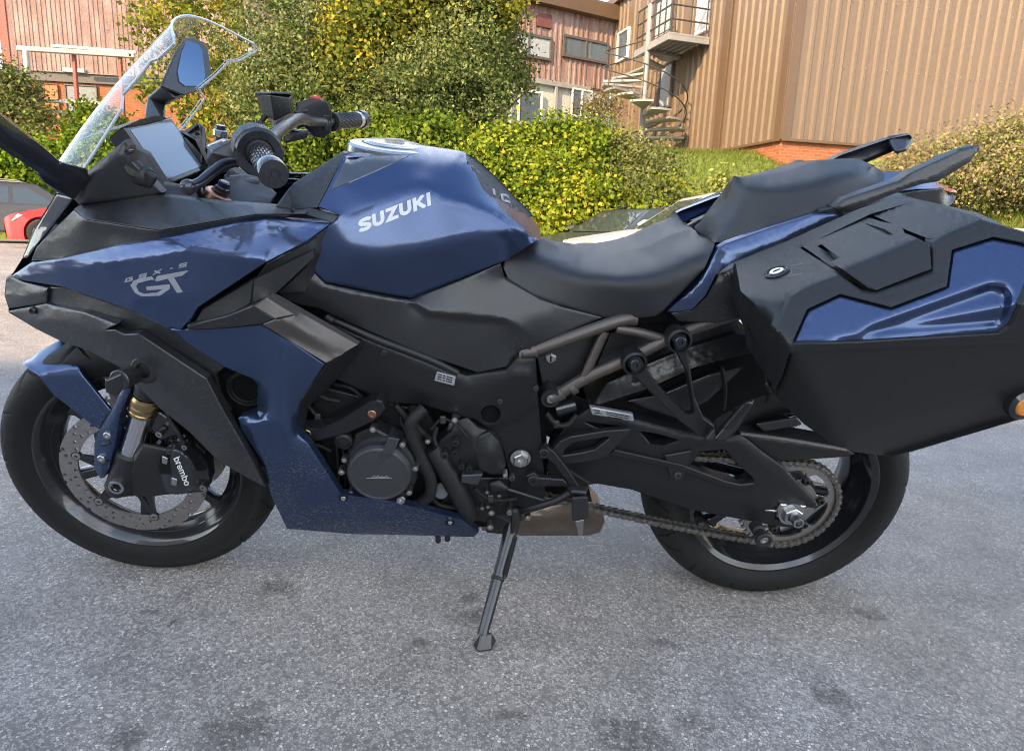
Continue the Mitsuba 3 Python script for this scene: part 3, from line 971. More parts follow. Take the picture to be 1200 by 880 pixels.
# ------------------------------------------------------------------ plants
def leaves(blobs, n, size, cols, seed, clump=.16, shell=.72, droop=.0, aspect=.62, keep=None):
    """Leaf-sized folded faces in clumps spread through a set of ellipsoids (centre, radii). Returns vertices, faces, colours."""
    r = np.random.default_rng(seed)
    vol = np.array([np.prod(b[1]) ** .75 for b in blobs])
    n_c = max(8, n // 46)
    which = r.choice(len(blobs), n_c, p=vol / vol.sum())
    d = r.normal(size=(n_c, 3))
    d /= np.linalg.norm(d, axis=1, keepdims=True)
    rad = np.where(r.random(n_c) < .75, r.uniform(shell, 1.06, n_c), r.uniform(.25, shell, n_c))
    cc = np.array([b[0] for b in blobs])[which]
    rr = np.array([b[1] for b in blobs])[which]
    bump = .55 + .85 * meshkit.fbm(d * 2.6 + which[:, None] * 3.7, 3, seed)
    centre = cc + d * rr * (rad * bump)[:, None]
    ctone = r.normal(0, 1, n_c)
    cs = clump * r.uniform(.5, 1.5, n_c)
    k = r.integers(0, n_c, n)
    p = centre[k] + r.normal(size=(n, 3)) * cs[k, None] * [1, 1, .8]
    nrm = d[k] * .7 + r.normal(size=(n, 3)) * .75 + [0, 0, .35]
    nrm /= np.linalg.norm(nrm, axis=1, keepdims=True)
    a = np.cross(nrm, r.normal(size=(n, 3)))
    a /= np.linalg.norm(a, axis=1, keepdims=True) + 1e-9
    a[:, 2] -= droop
    b = np.cross(nrm, a)
    s = (size * r.uniform(.6, 1.4, n))[:, None]
    if keep is not None:
        ok = keep(p)
        p, a, b, nrm, s, k = p[ok], a[ok], b[ok], nrm[ok], s[ok], k[ok]
        n = len(p)
    w = aspect / 2
    v = np.stack([p, p + a * s * .5 + b * s * w + nrm * s * .10, p + a * s, p + a * s * .5 - b * s * w + nrm * s * .10], 1).reshape(-1, 3)
    i = np.arange(n)[:, None] * 4
    f = np.vstack([i + [0, 1, 2], i + [0, 2, 3]])
    cols = np.array(cols, float)
    t = np.clip(.5 + .22 * ctone[k] + r.normal(0, .16, n), 0, .999) * len(cols)
    c = np.minimum(cols[t.astype(int)] * 1.32 * r.uniform(.75, 1.25, (n, 1)), .62)
    return v, f, np.repeat(c, 4, 0)


def limbs(base, blobs, n, r0, seed, spread=.55):
    """A tapered trunk with limbs that reach into the crown."""
    r = np.random.default_rng(seed)
    base = np.asarray(base, float)
    cen = np.mean([b[0] for b in blobs], 0)
    fork = base + (cen - base) * .35
    out = [tube([base - [0, 0, .3], base + (fork - base) * .5 + r.normal(0, .05, 3), fork], [r0, r0 * .85, r0 * .7], n=9, k=5)]
    for i in range(n):
        b = blobs[i % len(blobs)]
        tip = b[0] + r.normal(size=3) * b[1] * spread
        mid = (fork + tip) / 2 + r.normal(0, .12, 3)
        out.append(tube([fork, mid, tip], [r0 * .55, r0 * .32, r0 * .06], n=6, k=4))
        for _ in range(3):
            q = mid + (tip - mid) * r.uniform(0, .9)
            e = q + r.normal(size=3) * b[1] * .38
            out.append(tube([q, (q + e) / 2 + r.normal(0, .05, 3), e], [r0 * .14, r0 * .09, r0 * .03], n=5, k=3))
    return cat(*out)


def plant(key, label, category, blobs, n, size, cols, seed, base=None, r0=.08, n_l=6, group=None, **kw):
    key = number(key)
    labels[key] = {'label': label, 'category': category, **({'group': group} if group else {})}
    v, f, c = leaves(blobs, n, size, cols, seed, **kw)
    scene[key + '__crown'] = mikit.ply((v, f), 'leaf_thin', smooth=True, color=c)
    if base is None:
        q = np.mean([b[0] for b in blobs], 0)
        base = np.array([q[0], q[1], float(bank_z(q[0], q[1]))])
    put(key + '__trunk', limbs(base, blobs, n_l, r0, seed + 1), 'bark', 40, world=True)


def E(x, y, depth, rx, rz, ry=None):
    """An ellipsoid of foliage seen at photo pixel (x, y), with radii given in photo pixels."""
    c = G(x, y, depth)
    k = depth / FOCAL
    return c, np.array([rx * k, (ry if ry else (rx + rz) / 2) * k, rz * k])


GREY = [(.050, .075, .020), (.090, .120, .034), (.135, .168, .050), (.19, .215, .078), (.26, .27, .115)]
YELL = [(.07, .095, .02), (.12, .145, .028), (.18, .195, .035), (.27, .245, .035), (.38, .31, .04)]
LIME = [(.055, .090, .012), (.095, .145, .016), (.145, .195, .020), (.20, .24, .024), (.29, .29, .035)]
DARK = [(.022, .038, .012), (.035, .058, .016), (.055, .085, .022), (.085, .12, .03)]
DRY = [(.11, .12, .04), (.19, .17, .075), (.28, .22, .115), (.21, .25, .05), (.36, .29, .16)]
OLIVE = [(.06, .08, .026), (.095, .115, .035), (.14, .155, .048), (.20, .20, .08)]

# the tall shrubs behind the handlebar and the tank
plant('grey_shrub', 'tall grey green shrub behind the handlebar, left of the yellow tree', 'shrub', [E(330, 70, 17.5, 62, 70), E(310, 130, 17, 50, 50), E(372, 55, 18, 55, 65), E(350, 140, 16.8, 55, 45), E(390, 120, 17, 45, 55)], 42000, .085, GREY, 21, r0=.11, n_l=10)
plant('grey_shrub', 'tall grey green shrub rising above the fuel tank, right of the yellow tree', 'shrub', [E(540, 75, 17, 52, 70), E(500, 110, 16.6, 50, 55), E(560, 120, 16.8, 40, 50), E(470, 130, 16.4, 55, 45), E(562, 40, 17.4, 28, 50)], 40000, .085, GREY, 22, r0=.11, n_l=10)
plant('yellow_tree', 'yellowing broadleaf tree rising between the two grey green shrubs', 'tree', [E(430, 40, 17.2, 48, 45), E(470, 10, 17.6, 55, 45), E(415, 85, 17, 35, 35), E(540, -10, 17.6, 60, 42), E(572, 8, 17.2, 36, 26)], 34000, .10, YELL, 23, r0=.13, n_l=10, clump=.24, aspect=.8)
plant('thin_tree', 'thin stemmed tree with sparse yellow green leaves in front of the old shed', 'tree', [E(235, 25, 24, 70, 40), E(195, 20, 24.5, 40, 30), E(262, 75, 23.5, 40, 50), E(225, 110, 23, 50, 40), E(260, 150, 22.5, 45, 35), E(165, 60, 24, 18, 22)], 6500, .15, [(.08, .11, .02), (.15, .18, .025), (.24, .24, .03), (.30, .22, .05)], 24, base=G(232, 190, 23.0), r0=.07, n_l=9, clump=.26, aspect=.75)
plant('young_birch', 'slim grey stemmed sapling before the white ground floor wall', 'tree', [E(590, 60, 18.8, 16, 40), E(604, 88, 18.6, 16, 22), E(585, 20, 18.8, 18, 22)], 5000, .10, OLIVE + YELL[2:4], 25, base=G(597, 165, 18.8), r0=.07, n_l=6, clump=.2)
# ivy hedges
plant('ivy_bush', 'bright yellow green ivy bush behind the back slope of the fuel tank', 'bush', [E(590, 196, 14.6, 54, 38), E(640, 184, 15, 48, 36), E(560, 218, 14.2, 45, 36), E(625, 222, 14, 60, 42), E(675, 192, 14.6, 38, 42)], 56000, .082, LIME, 31, r0=.06, clump=.15, aspect=.9)
plant('twiggy_bush', 'darker twiggy bush between the yellow green ivy and the grass slope', 'bush', [E(728, 192, 15, 38, 28), E(755, 210, 14.6, 42, 32), E(702, 170, 15.4, 30, 26), E(740, 235, 14, 55, 32)], 26000, .075, OLIVE + [(.20, .20, .05)], 32, r0=.05, clump=.16)
plant('ivy_bush', 'low yellow leaved bush behind the parked silver car', 'bush', [E(690, 238, 13.6, 52, 24), E(640, 262, 13.3, 40, 22), E(745, 248, 13.6, 34, 18), E(775, 225, 14, 26, 16)], 17000, .085, LIME[1:] + [(.42, .36, .03)], 33, r0=.04, clump=.14, aspect=.9)
plant('ivy_bush', 'mid green ivy bush between the handlebar and the fuel tank', 'bush', [E(370, 165, 15.8, 50, 28), E(440, 165, 15.6, 55, 26), E(505, 170, 15.2, 48, 30), E(340, 195, 15.4, 40, 24)], 26000, .09, [(.05, .085, .015), (.085, .13, .018), (.13, .18, .025), (.19, .22, .03)], 34, r0=.05, clump=.15, aspect=.9)
plant('ivy_bush', 'trimmed green ivy hedge behind the parked grey car at the far left', 'hedge', [E(20, 195, 21.4, 60, 40), E(70, 205, 21.2, 55, 35), E(120, 195, 21.6, 50, 36), E(-40, 190, 21.4, 60, 42), E(165, 205, 21.6, 50, 34), E(220, 205, 21.8, 45, 34)], 40000, .11, [(.05, .095, .012), (.09, .15, .016), (.15, .215, .02), (.20, .25, .03)], 35, r0=.06, clump=.16, aspect=.9)
plant('dry_shrub', 'dry olive brown shrub beside the white porch post at the far left', 'shrub', [E(12, 116, 25, 32, 34), E(-15, 105, 25, 36, 38), E(42, 142, 24.6, 20, 22)], 12000, .13, DRY[:4] + OLIVE, 36, r0=.07, clump=.22)
plant('ivy_bush', 'green ivy climbing between the porch rails and the windscreen', 'bush', [E(112, 150, 22.6, 26, 24), E(135, 165, 22.4, 26, 22), E(95, 168, 22.2, 30, 16)], 8000, .11, LIME[:4], 37, r0=.04, clump=.16, aspect=.9)
# dry brambles on the right-hand bank
BR = [E(1105, 205, 14.2, 60, 34), E(1165, 190, 14.4, 55, 42), E(1215, 190, 14.6, 60, 55), E(1060, 218, 14, 45, 26)]
plant('bramble_bank', 'sprawling dry bramble thicket on the bank at the right edge', 'thicket', BR, 26000, .075, DRY, 38, r0=.03, n_l=4, clump=.2)
r = np.random.default_rng(77)
tw = []
for _ in range(260):
    b = BR[r.integers(0, len(BR))]
    p = b[0] + r.uniform(-1, 1, 3) * b[1] * [1, .6, .7] + [0, -b[1][1] * .3, 0]
    q = p + r.normal(size=3) * [.35, .2, .25]
    tw.append(tube([p, (p + q) / 2 + [0, 0, r.uniform(.05, .25)], q], [.009, .007, .004], n=4, k=4))
put('bramble_bank__cane', cat(*tw), 'twig', 40, world=True, kind='stuff')
plant('garden_plant', 'small pale leaved plant growing alone on the grass slope', 'plant', [E(846, 215, 14.4, 9, 18), E(842, 232, 14.2, 8, 10)], 900, .09, [(.16, .20, .05), (.24, .26, .07), (.40, .38, .12)], 39, r0=.02, n_l=3, clump=.07)
plant('twiggy_bush', 'bare brown twiggy shrub at the foot of the spiral stair', 'shrub', [E(702, 126, 18.6, 20, 12)], 1600, .07, [(.16, .11, .06), (.12, .10, .05), (.18, .17, .06)], 40, r0=.035, n_l=8, clump=.2)

# ------------------------------------------------------------------ parked cars
import manifold3d
from manifold3d import Manifold, CrossSection
mat('car_silver', (.33, .335, .34), rough=.34, metallic=.12, clearcoat=1.0, clearcoat_gloss=.98)
mat('car_dark', (.045, .055, .050), rough=.28, metallic=.4, clearcoat=1.0, clearcoat_gloss=.98)
mat('car_grey', (.055, .047, .043), rough=.3, metallic=.4, clearcoat=1.0, clearcoat_gloss=.98)
mat('car_red', (.50, .022, .025), rough=.25, clearcoat=1.0, clearcoat_gloss=.98)
mat('car_glass', (.035, .045, .045), rough=.02, spec=.95, clearcoat=1.0, clearcoat_gloss=.99)
mat('lamp_clear', (.62, .64, .66), rough=.12, metallic=.4, clearcoat=1.0, clearcoat_gloss=.99)


def ex(poly, h):
    return CrossSection([np.array(poly, float)]).extrude(h)


def soften(poly, r):
    g = Polygon(poly).buffer(-r).buffer(2 * r).buffer(-r) if r else Polygon(poly)
    return np.array(shapely.geometry.polygon.orient(g.simplify(.004), 1).exterior.coords)[:-1]


def car(key, label, paint, pos, heading, Lf, Lr, wid, H, bonnet, deck, suv=0.0, group=None):
    """A car: x forward. Side profile, plan and section are intersected into the body; the cabin likewise; then glass, lamps, wheels, mirrors."""
    key = number(key)
    labels[key] = {'label': label, 'category': 'car', **({'group': group} if group else {})}
    w, zs = wid / 2, .20 + suv * .06
    zb = .93 + suv * .08
    side = soften([(Lf - .05, zs), (Lf, .42), (Lf - .03, .66), (Lf - .28, .76 + suv * .08), (bonnet, zb), (-Lr + .5, zb + .04), (-Lr + .06, zb - .02), (-Lr, .60), (-Lr + .06, zs + .05)], .05)
    plan = soften([(Lf, -w * .62), (Lf, w * .62), (Lf - .25, w * .90), (Lf - .7, w), (-Lr + .6, w), (-Lr + .12, w * .92), (-Lr, w * .7), (-Lr, -w * .7), (-Lr + .12, -w * .92), (-Lr + .6, -w), (Lf - .7, -w), (Lf - .25, -w * .90)], .10)
    sect = soften([(-w * .94, 0), (w * .94, 0), (w, .35), (w * .985, .62), (w * .93, zb + .02), (w * .8, zb + .12), (-w * .8, zb + .12), (-w * .93, zb + .02), (-w * .985, .62), (-w, .35)], .06)
    A1 = ex(side, 4).translate([0, 0, -2]).rotate([90, 0, 0])
    A2 = ex(plan, 3).translate([0, 0, -.5])
    A3 = ex(sect, 8).translate([0, 0, -4]).rotate([90, 0, 90])
    b = (A1 ^ A2) ^ A3
    xf, xr, rw = Lf - .88, -Lr + .86, .335 + suv * .025
    for x in (xf, xr):
        c = Manifold.cylinder(4, rw + .055, rw + .055, 40).translate([0, 0, -2]).rotate([90, 0, 0]).translate([x, 0, rw])
        b = b - (c - Manifold.cube([3, wid - .62, 3], True).translate([x, 0, rw]))
    cab = soften([(bonnet + .02, zb - .06), (bonnet - .78, H - .04), (bonnet - 1.05, H), (-Lr + 1.0, H - .02), (deck, H - .10), (-Lr + .42, zb - .06)], .06)
    cs = soften([(-w * .93, zb - .1), (w * .93, zb - .1), (w * .90, zb + .02), (w * .70, H - .05), (w * .60, H + .02), (-w * .60, H + .02), (-w * .70, H - .05), (-w * .90, zb + .02)], .05)
    g = ex(cab, 4).translate([0, 0, -2]).rotate([90, 0, 0]) ^ ex(cs, 8).translate([0, 0, -4]).rotate([90, 0, 90])
    Rz = rot([0, 0, 1], math.degrees(heading))
    pos = np.asarray(pos, float)

    def pc(part, m, mt, smooth=38, **k):
        return put(f'{key}__{part}', move(vf(m), pos, Rz), mt, smooth, world=True, **k)
    pc('body', (b + g), paint, 32)
    # glass: side windows, windscreen, rear window, set just proud of the cabin skin
    def yat(z):
        return np.interp(z, [zb + .02, H - .05], [w * .90, w * .70])
    def quad(pts, part):
        m = hull(pts)
        pc(part, m, 'car_glass', 20)
    zt, zl = H - .13, zb + .045
    xA0, xA1 = bonnet - .16, bonnet - .80
    mid = (bonnet - 1.35)
    xe0, xe1 = -Lr + .78, deck + .28
    for sgn in (1, -1):
        for (a0, a1), (c0, c1) in ((((xA0 - .22, xA1 - .18)), (mid + .05, mid + .05)), (((mid - .05, mid - .05)), (max(xe0, mid - 1.15), max(xe1, mid - 1.0)))):
            pts = []
            for x0, x1, in ((a0, a1), (c0, c1)):
                for x, z in ((x0, zl), (x1, zt)):
                    for o in (.006, -.03):
                        pts.append((x, sgn * (yat(z) + o), z))
            quad(pts, 'side_window')
    def xw(z):
        return np.interp(z, [zb - .06, H - .04], [bonnet + .02, bonnet - .78])
    quad([(xw(z) + o, s_ * yat(z) * .83, z + o * .5) for z in (zb + .02, H - .10) for s_ in (1, -1) for o in (.008, -.03)], 'windscreen')
    def xq(z):
        return np.interp(z, [zb - .06, H - .10], [-Lr + .42, deck])
    quad([(xq(z) - o, s_ * yat(z) * .86, z + o * .5) for z in (zb + .06, H - .15) for s_ in (1, -1) for o in (.008, -.03)], 'rear_window')
    for sgn in (1, -1):
        pc('headlamp', hull([(Lf - .10, sgn * w * .60, .60), (Lf - .16, sgn * w * .60, .73 + suv * .07), (Lf - .30, sgn * w * .93, .62), (Lf - .42, sgn * w * .93, .76 + suv * .07), (Lf - .5, sgn * w * .95, .74 + suv * .07)], .012), 'lamp_clear', 30)
        pc('tail_lamp', hull([(-Lr + .02, sgn * w * .62, .70), (-Lr + .05, sgn * w * .66, .88), (-Lr + .22, sgn * w * .955, .72), (-Lr + .28, sgn * w * .94, .90)], .012), 'tail_red', 30)
        pc('door_mirror', hull([(bonnet - .30, sgn * (w * .97 + .03), zb + .04), (bonnet - .28, sgn * (w * .97 + .17), zb + .05), (bonnet - .30, sgn * (w * .97 + .18), zb + .15), (bonnet - .34, sgn * (w * .97 + .03), zb + .14), (bonnet - .20, sgn * (w * .97 + .10), zb + .09)], .022), paint, 40)
        pc('mirror_arm', hull([(bonnet - .33, sgn * w * .90, zb + .03), (bonnet - .33, sgn * (w * .97 + .06), zb + .07)], .018), 'frame_dark', 40)
        for x, part in ((xf, 'front'), (xr, 'rear')):
            ty = lathe([(rw * .62, -.10), (rw * .9, -.105), (rw, -.085), (rw, .085), (rw * .9, .105), (rw * .62, .10)], np.array([x, sgn * (w - .125), rw]), (0, 1, 0), 36)
            kk = pc('wheel', ty, 'rubber', 35)
            hub = [lathe([(1e-9, .07), (.05, .075), (.06, .06), (rw * .58, .05), (rw * .66, .09), (rw * .66, -.09), (1e-9, -.05)], np.zeros(3), (0, 1, 0), 32)]
            hub = move(cat(*hub), (0, 0, 0), np.diag([1, sgn, 1]) if sgn > 0 else rot([0, 0, 1], 180))
            put(kk + '__rim', move(move(hub, np.array([x, sgn * (w - .115), rw])), pos, Rz), 'lamp_clear', 30, world=True)
        for xs in (xA0 - .40, mid, mid - 1.18):
            pc('door_gap', hull([(xs + dx, sgn * (w * .995 + o), z) for dx in (0, .012) for z in (.34, .60) for o in (.001, -.02)]), 'void_black', False)
        for xs in (mid + .18, mid - .98):
            pc('door_handle', hull([(xs, sgn * (w * .985), zb - .16), (xs + .16, sgn * (w * .985), zb - .155)], .016), paint, 40)
    pc('front_bumper_grille', hull([(Lf + .002, s_ * w * .45, z) for s_ in (1, -1) for z in (.36, .54)] + [(Lf - .05, s_ * w * .5, z) for s_ in (1, -1) for z in (.36, .54)]), 'void_black', 30)
    pc('number_plate', hull([(Lf + .012, s_ * .26, z) for s_ in (1, -1) for z in (.42, .53)] + [(Lf, s_ * .26, z) for s_ in (1, -1) for z in (.42, .53)]), 'white_print', False)
    for sgn in (1, -1):
        pc('roof_rail', tube([(bonnet - 1.1, sgn * w * .62, H - .01), (bonnet - 1.3, sgn * w * .63, H + .045), (deck + .5, sgn * w * .63, H + .04), (deck + .25, sgn * w * .62, H - .03)], .016, n=8), 'galvanised' if suv else paint, 40)
    return key


gq = lambda x, y: np.array([x, y, float(gz(x, y))])   # noqa: E731
car('parked_car', 'silver estate car parked behind the seat, facing left', 'car_silver', gq(2.74, 9.9), math.pi + .06, 2.15, 2.35, 1.80, 1.54, .95, -1.95, suv=.9)
car('parked_car', 'dark car parked beyond the bonnet of the silver car', 'car_dark', gq(2.0, 12.4) + [0, 0, .0], math.pi + .62, 2.0, 2.1, 1.75, 1.40, .85, -1.5)
car('parked_car', 'grey brown off-road car with its rear cut by the left edge', 'car_grey', gq(-13.5, 18.9), .50, 2.1, 2.3, 1.85, 1.62, .9, -1.95, suv=1.0)
car('parked_car', 'red hatchback with one headlamp showing beside the front fairing', 'car_red', gq(-9.9, 16.2), math.pi + .25, 1.95, 1.95, 1.72, 1.42, .95, -1.65)

# ------------------------------------------------------------------ the motorcycle: bodywork
M = 'motorcycle__'
labels['motorcycle'] = {'label': 'dark blue touring motorcycle with hard side cases leaning on its side stand', 'category': 'motorcycle'}

# upper cowl: flat matte deck and the band below it
skin(M + 'cowl_deck', 'plastic_matte', [(86, 245, .150), (100, 257, .178), (187, 270, .222), (300, 251, .232), (357, 251, .215), (362, 247, .203), (320, 242, .188), (240, 236, .170), (180, 228, .150), (130, 233, .142), (96, 238, .142)],
     pts=[(150, 250, .178), (220, 252, .196), (280, 247, .205)], lip=.02, it=3)
skin(M + 'cowl_side', 'plastic_matte', [(86, 246, .149), (100, 258, .177), (187, 271, .221), (300, 252, .231), (345, 252.5, .217), (275, 264, .224), (187, 283, .214), (140, 290, .194), (72, 305, .142), (36, 306, .098), (42, 290, .106)],
     lines=[[(98, 266, .168), (70, 278, .138), (42, 291, .105)], [(98, 266, .170), (175, 279, .210), (275, 259, .226)]], pts=[(120, 285, .176)], lip=.02, it=3)
# the blue upper side panel
SIDE = skin(M + 'side_fairing', 'paint_blue', [(12, 324, .055), (37, 307, .095), (72, 303, .148), (140, 287, .205), (187, 280, .226), (275, 262, .240), (312, 257, .236), (389, 262, .207), (360, 283, .238), (312, 308, .264), (232, 361, .262), (225, 373, .258), (212, 387, .250),
            (196, 384, .243), (155, 365, .222), (75, 337, .148), (27, 329, .082)],
            lines=[[(22, 326, .080), (60, 319, .135), (127, 307, .212), (215, 291, .252), (275, 300, .270), (312, 306, .268)], [(215, 291, .252), (300, 272, .247), (386, 263, .210)], [(155, 350, .229), (200, 345, .252), (232, 345, .264)]],
            lip=.022, it=4, step=3, relax=80, label='dark blue side fairing panel with model lettering')
# nose and lower cowl
skin(M + 'nose_cone', 'plastic_matte', [(12, 324, .052), (27, 331, .080), (56, 338, .122), (54, 355, .118), (10, 362, .048), (5, 346, .040), (7, 328, .040)], lines=[[(7, 346, .045), (30, 346, .092), (54, 342, .124)]], lip=.02, it=2, step=3)
put(M + 'nose_bridge', bridge([(12, 324, .052), (7, 328, .041), (5.3, 346, .041), (10, 361, .048), (10, 366, .055), (40, 384, .098), (70, 398, .13)], .012), 'plastic_matte', 40)
skin(M + 'lower_cowl', 'plastic_matte', [(9, 365, .055), (54, 356, .122), (100, 366, .178), (137, 380, .214), (123, 387, .205), (134, 386.5, .209), (146, 392, .215), (162, 391, .222), (242, 444, .252), (262, 482, .254), (284, 520, .252), (298, 544, .247), (311, 571, .235),
     (300, 566, .226), (255, 540, .214), (222, 507, .208), (185, 477, .202), (140, 431, .185), (100, 410, .158), (70, 400, .128), (40, 385, .098)],
     lines=[[(12, 366, .060), (60, 376, .140), (105, 388, .185), (150, 420, .212), (210, 470, .235), (270, 530, .245)], [(70, 361, .145), (115, 374, .196), (137, 382, .214)], [(162, 392, .223), (225, 450, .246), (275, 520, .252)]], pts=[(80, 366, .155)], lip=.02, it=4)
skin(M + 'cowl_recess', 'plastic_matte', [(54, 337, .112), (75, 337, .132), (155, 364, .198), (199, 384, .222), (264, 430, .225), (242, 448, .225), (162, 393, .192), (137, 384, .186), (100, 369, .158), (54, 358, .106)], lip=.02, it=2)
# lower blue fairing
LOWER = skin(M + 'lower_fairing', 'paint_blue', [(198, 385.5, .238), (219, 386, .250), (264, 384, .256), (307, 380, .264), (345, 403, .268), (381, 427, .262), (352, 470, .248), (347, 492, .243), (349, 507, .243), (362, 521, .243), (400, 580, .234), (455, 587, .228), (542, 610, .196), (561, 624, .178),
             (556, 629, .170), (415, 626.5, .176), (336, 620, .194), (317, 580, .222), (310, 546, .236), (282, 503, .236), (279, 490, .238), (302, 482, .228), (301, 450, .240), (295, 444, .245), (262, 430, .247), (217, 401, .242)],
             lines=[[(330, 400, .272), (325, 450, .268), (338, 505, .266), (346, 560, .252), (352, 612, .210)], [(342, 606, .210), (450, 613, .204), (545, 619, .186)], [(281, 497, .239), (303, 495, .256), (330, 490, .266)]],
             lip=.022, it=3, relax=40)
# vent trim between the blue panels
skin(M + 'vent_trim', 'plastic_matte', [(219, 382, .268), (267, 370, .277), (297, 358, .277), (322, 374, .274), (307, 380, .270), (265, 385, .266), (220, 387, .262)], lip=.02, it=2, step=3)
skin(M + 'vent_blade', 'plastic_grain', [(237, 362, .256), (297, 327, .248), (294, 356, .254), (267, 369.5, .262), (228, 378, .258)], lip=.02, it=2)
skin(M + 'vent_inner', 'plastic_matte', [(297, 327, .243), (368, 292, .232), (369, 302, .232), (324, 344, .238), (311, 350, .246), (294, 357, .249)], lip=.02, it=2)
skin(M + 'fairing_edge_trim', 'plastic_matte', [(389, 264, .208), (406, 255, .204), (402, 268, .200), (371, 318, .204), (358, 343, .212), (325, 344, .222), (360, 312, .224), (368, 296, .226), (300, 326, .240), (312, 309, .254), (361, 284, .228)], lip=.025, it=2, step=3.5)
skin(M + 'fairing_top_trim', 'plastic_matte', [(345, 247, .202), (362, 244.5, .200), (406, 254, .203), (390, 262, .211), (360, 252.5, .212)], lip=.015, it=1, step=3)
# satin louvre
skin(M + 'louvre_tip', 'satin_bronze', [(297, 359, .280), (312, 349, .274), (345, 369, .270), (322, 374, .282)], lip=.012, it=2, step=3)
skin(M + 'louvre', 'satin_bronze', [(322, 374.5, .277), (345, 369, .268), (316, 347, .258), (322, 348.5, .254), (420, 404, .236), (400, 416, .252), (382, 426, .264), (307, 380.5, .270)],
     lines=[[(330, 374, .281), (360, 392, .270), (399, 415, .250)], [(342, 392, .262), (388, 420, .256)]], lip=.016, it=4, step=3, label='satin grey louvre at the back of the fairing')
skin(M + 'fairing_rear_edge', 'plastic_grain', [(420, 405, .232), (425, 406, .200), (400, 440, .205), (358, 480, .205), (353, 508, .215), (347, 492, .236), (352, 470, .240), (382, 427, .254)], lip=.03, it=1, step=3)
put(M + 'belly_pan', bridge([(336, 619, .19), (352, 619, .188), (415, 625, .176), (480, 627, .17), (556, 629, .168)], 0), 'plastic_grain', 40)

# dark front: lens of the headlamp, mirror base, dash surround
skin(M + 'headlamp_lens', 'smoked_lens', [(66, 228, .120), (86, 232, .142), (63, 262, .112), (42, 288, .098), (32, 302, .085), (26, 303, .070), (40, 270, .085)], lip=.01, it=2, step=3)
put(M + 'front_cowl', bridge([(99, 203, .158), (87, 230, .143), (66, 226, .118), (40, 268, .084), (26, 303, .068), (14, 322, .052), (8, 330, .045)], .012, 12), 'smoked_lens', 40)
skin(M + 'mirror_base', 'plastic_matte', [(99, 203, .160), (147, 164, .160), (152, 172, .158), (155, 190, .160), (190, 226, .150), (180, 229, .150), (130, 236, .150), (92, 240, .152), (86, 234, .150)], lines=[[(95, 215, .163), (127, 182, .166), (139, 176, .165), (150, 168, .160)], [(97, 238, .156), (120, 200, .168), (142, 182, .168)]],
     lip=.02, it=2, step=3)
put(M + 'mirror_base__bolt', bolt(150, 178, .160, 3.5, .004), 'plastic_gloss', 30)
put(M + 'dash_surround', (lambda m: (m[0] - [0, 0, .075], m[1]))(bridge([(120, 214, .152), (150, 229, .147), (186, 228, .14), (230, 232, .135), (300, 238, .13), (330, 236, .13)], 0)), 'plastic_matte', 40)
skin(M + 'dash_cheek', 'plastic_grain', [(146, 168, .120), (170, 180, .118), (193, 216, .112), (232, 222, .105), (235, 236, .13), (185, 230, .142), (158, 195, .14)], lip=.02, it=1)

# fuel tank
TANK_OUT = [(405, 177, 0), (418, 171, 0), (440, 168.5, 0), (475, 168, 0), (500, 171, 0), (541, 177, 0), (556, 187, 0), (580, 209, 0), (605, 236, 0), (622, 252, 0), (632, 266, 0), (635, 280, .02), (630, 282, .095), (592, 306, .142), (540, 327, .160), (481, 350, .172), (440, 343, .188), (380, 331, .205),
            (366, 317, .208), (370, 290, .214), (385, 265, .213), (398, 252, .208), (372, 243, .196), (385, 219, .165), (396, 198, .140), (404, 181, .110)]
TANK = body(M + 'fuel_tank', 'paint_blue', TANK_OUT,
            lines=[[(375, 243, .197), (414, 252, .206)] + sm([(414, 252, .206), (455, 231.5, .193), (490, 217, .172)]), sm([(490, 217, .172), (500, 219, .172), (512, 229, .176), (523, 235.5, .176), (542, 237, .170), (580, 247, .152), (604, 258, .130), (624, 272, .098)]),
                   sm([(400, 290, .221), (440, 299, .221), (500, 290, .206), (550, 277, .186), (600, 273, .148)]), sm([(408, 183, .100), (440, 179.5, .096), (481, 181, .087), (510, 184, .078), (542, 188, .066), (558, 199, .060), (580, 222, .055), (612, 253, .045)])],
            pts=[(450, 325, .205), (400, 320, .214), (540, 300, .182), (520, 205, .128), (450, 172, .045), (490, 175, .05), (560, 225, .13), (600, 252, .10), (590, 290, .155)], lip=.004, it=8, step=3.5, relax=22, fair=10, label='dark blue fuel tank with maker lettering')
skin(M + 'fuel_tank__trim_panel', 'smoked_lens', [(387, 224, 0), (406, 184, 0), (440, 181.5, 0), (479, 183, 0), (470, 188, 0), (430, 206, 0)], flat=lambda xy: TANK(xy) + .0014, lip=.004, it=0, step=3)
# tank pad on the rear slope
body(M + 'fuel_tank__tank_pad', 'plastic_grain', [(545, 181, 0), (556, 186, 0), (580, 207.5, 0), (605, 234, 0), (624, 252, 0), (620, 256, .020), (600, 245, .040), (592, 236, .050), (575, 231, .064), (566, 222, .066), (556, 202, .058), (548, 191, .040)], flat=lambda xy: np.maximum(TANK(xy), 0) + .0012, lip=.003, it=0, step=3)
c = A(462, 172, 0)
capz = np.array([-0.05, 0, 1.0]); capz /= np.linalg.norm(capz)
cap0 = np.array([c[0], 0, c[2] - .006])
put(M + 'fuel_tank__filler_ring', lathe([(.086, -.012), (.086, .004), (.082, .008), (.060, .009), (.058, .004)], cap0, capz, 40), 'steel', 30)
put(M + 'fuel_tank__filler_cap', cat(lathe([(1e-9, .004), (.056, .004), (.057, .010), (.050, .014), (.022, .014), (1e-9, .013)], cap0, capz, 40), move(bevel_box(.036, .016, .008, .002), cap0 + capz * .016)), 'steel', 30)
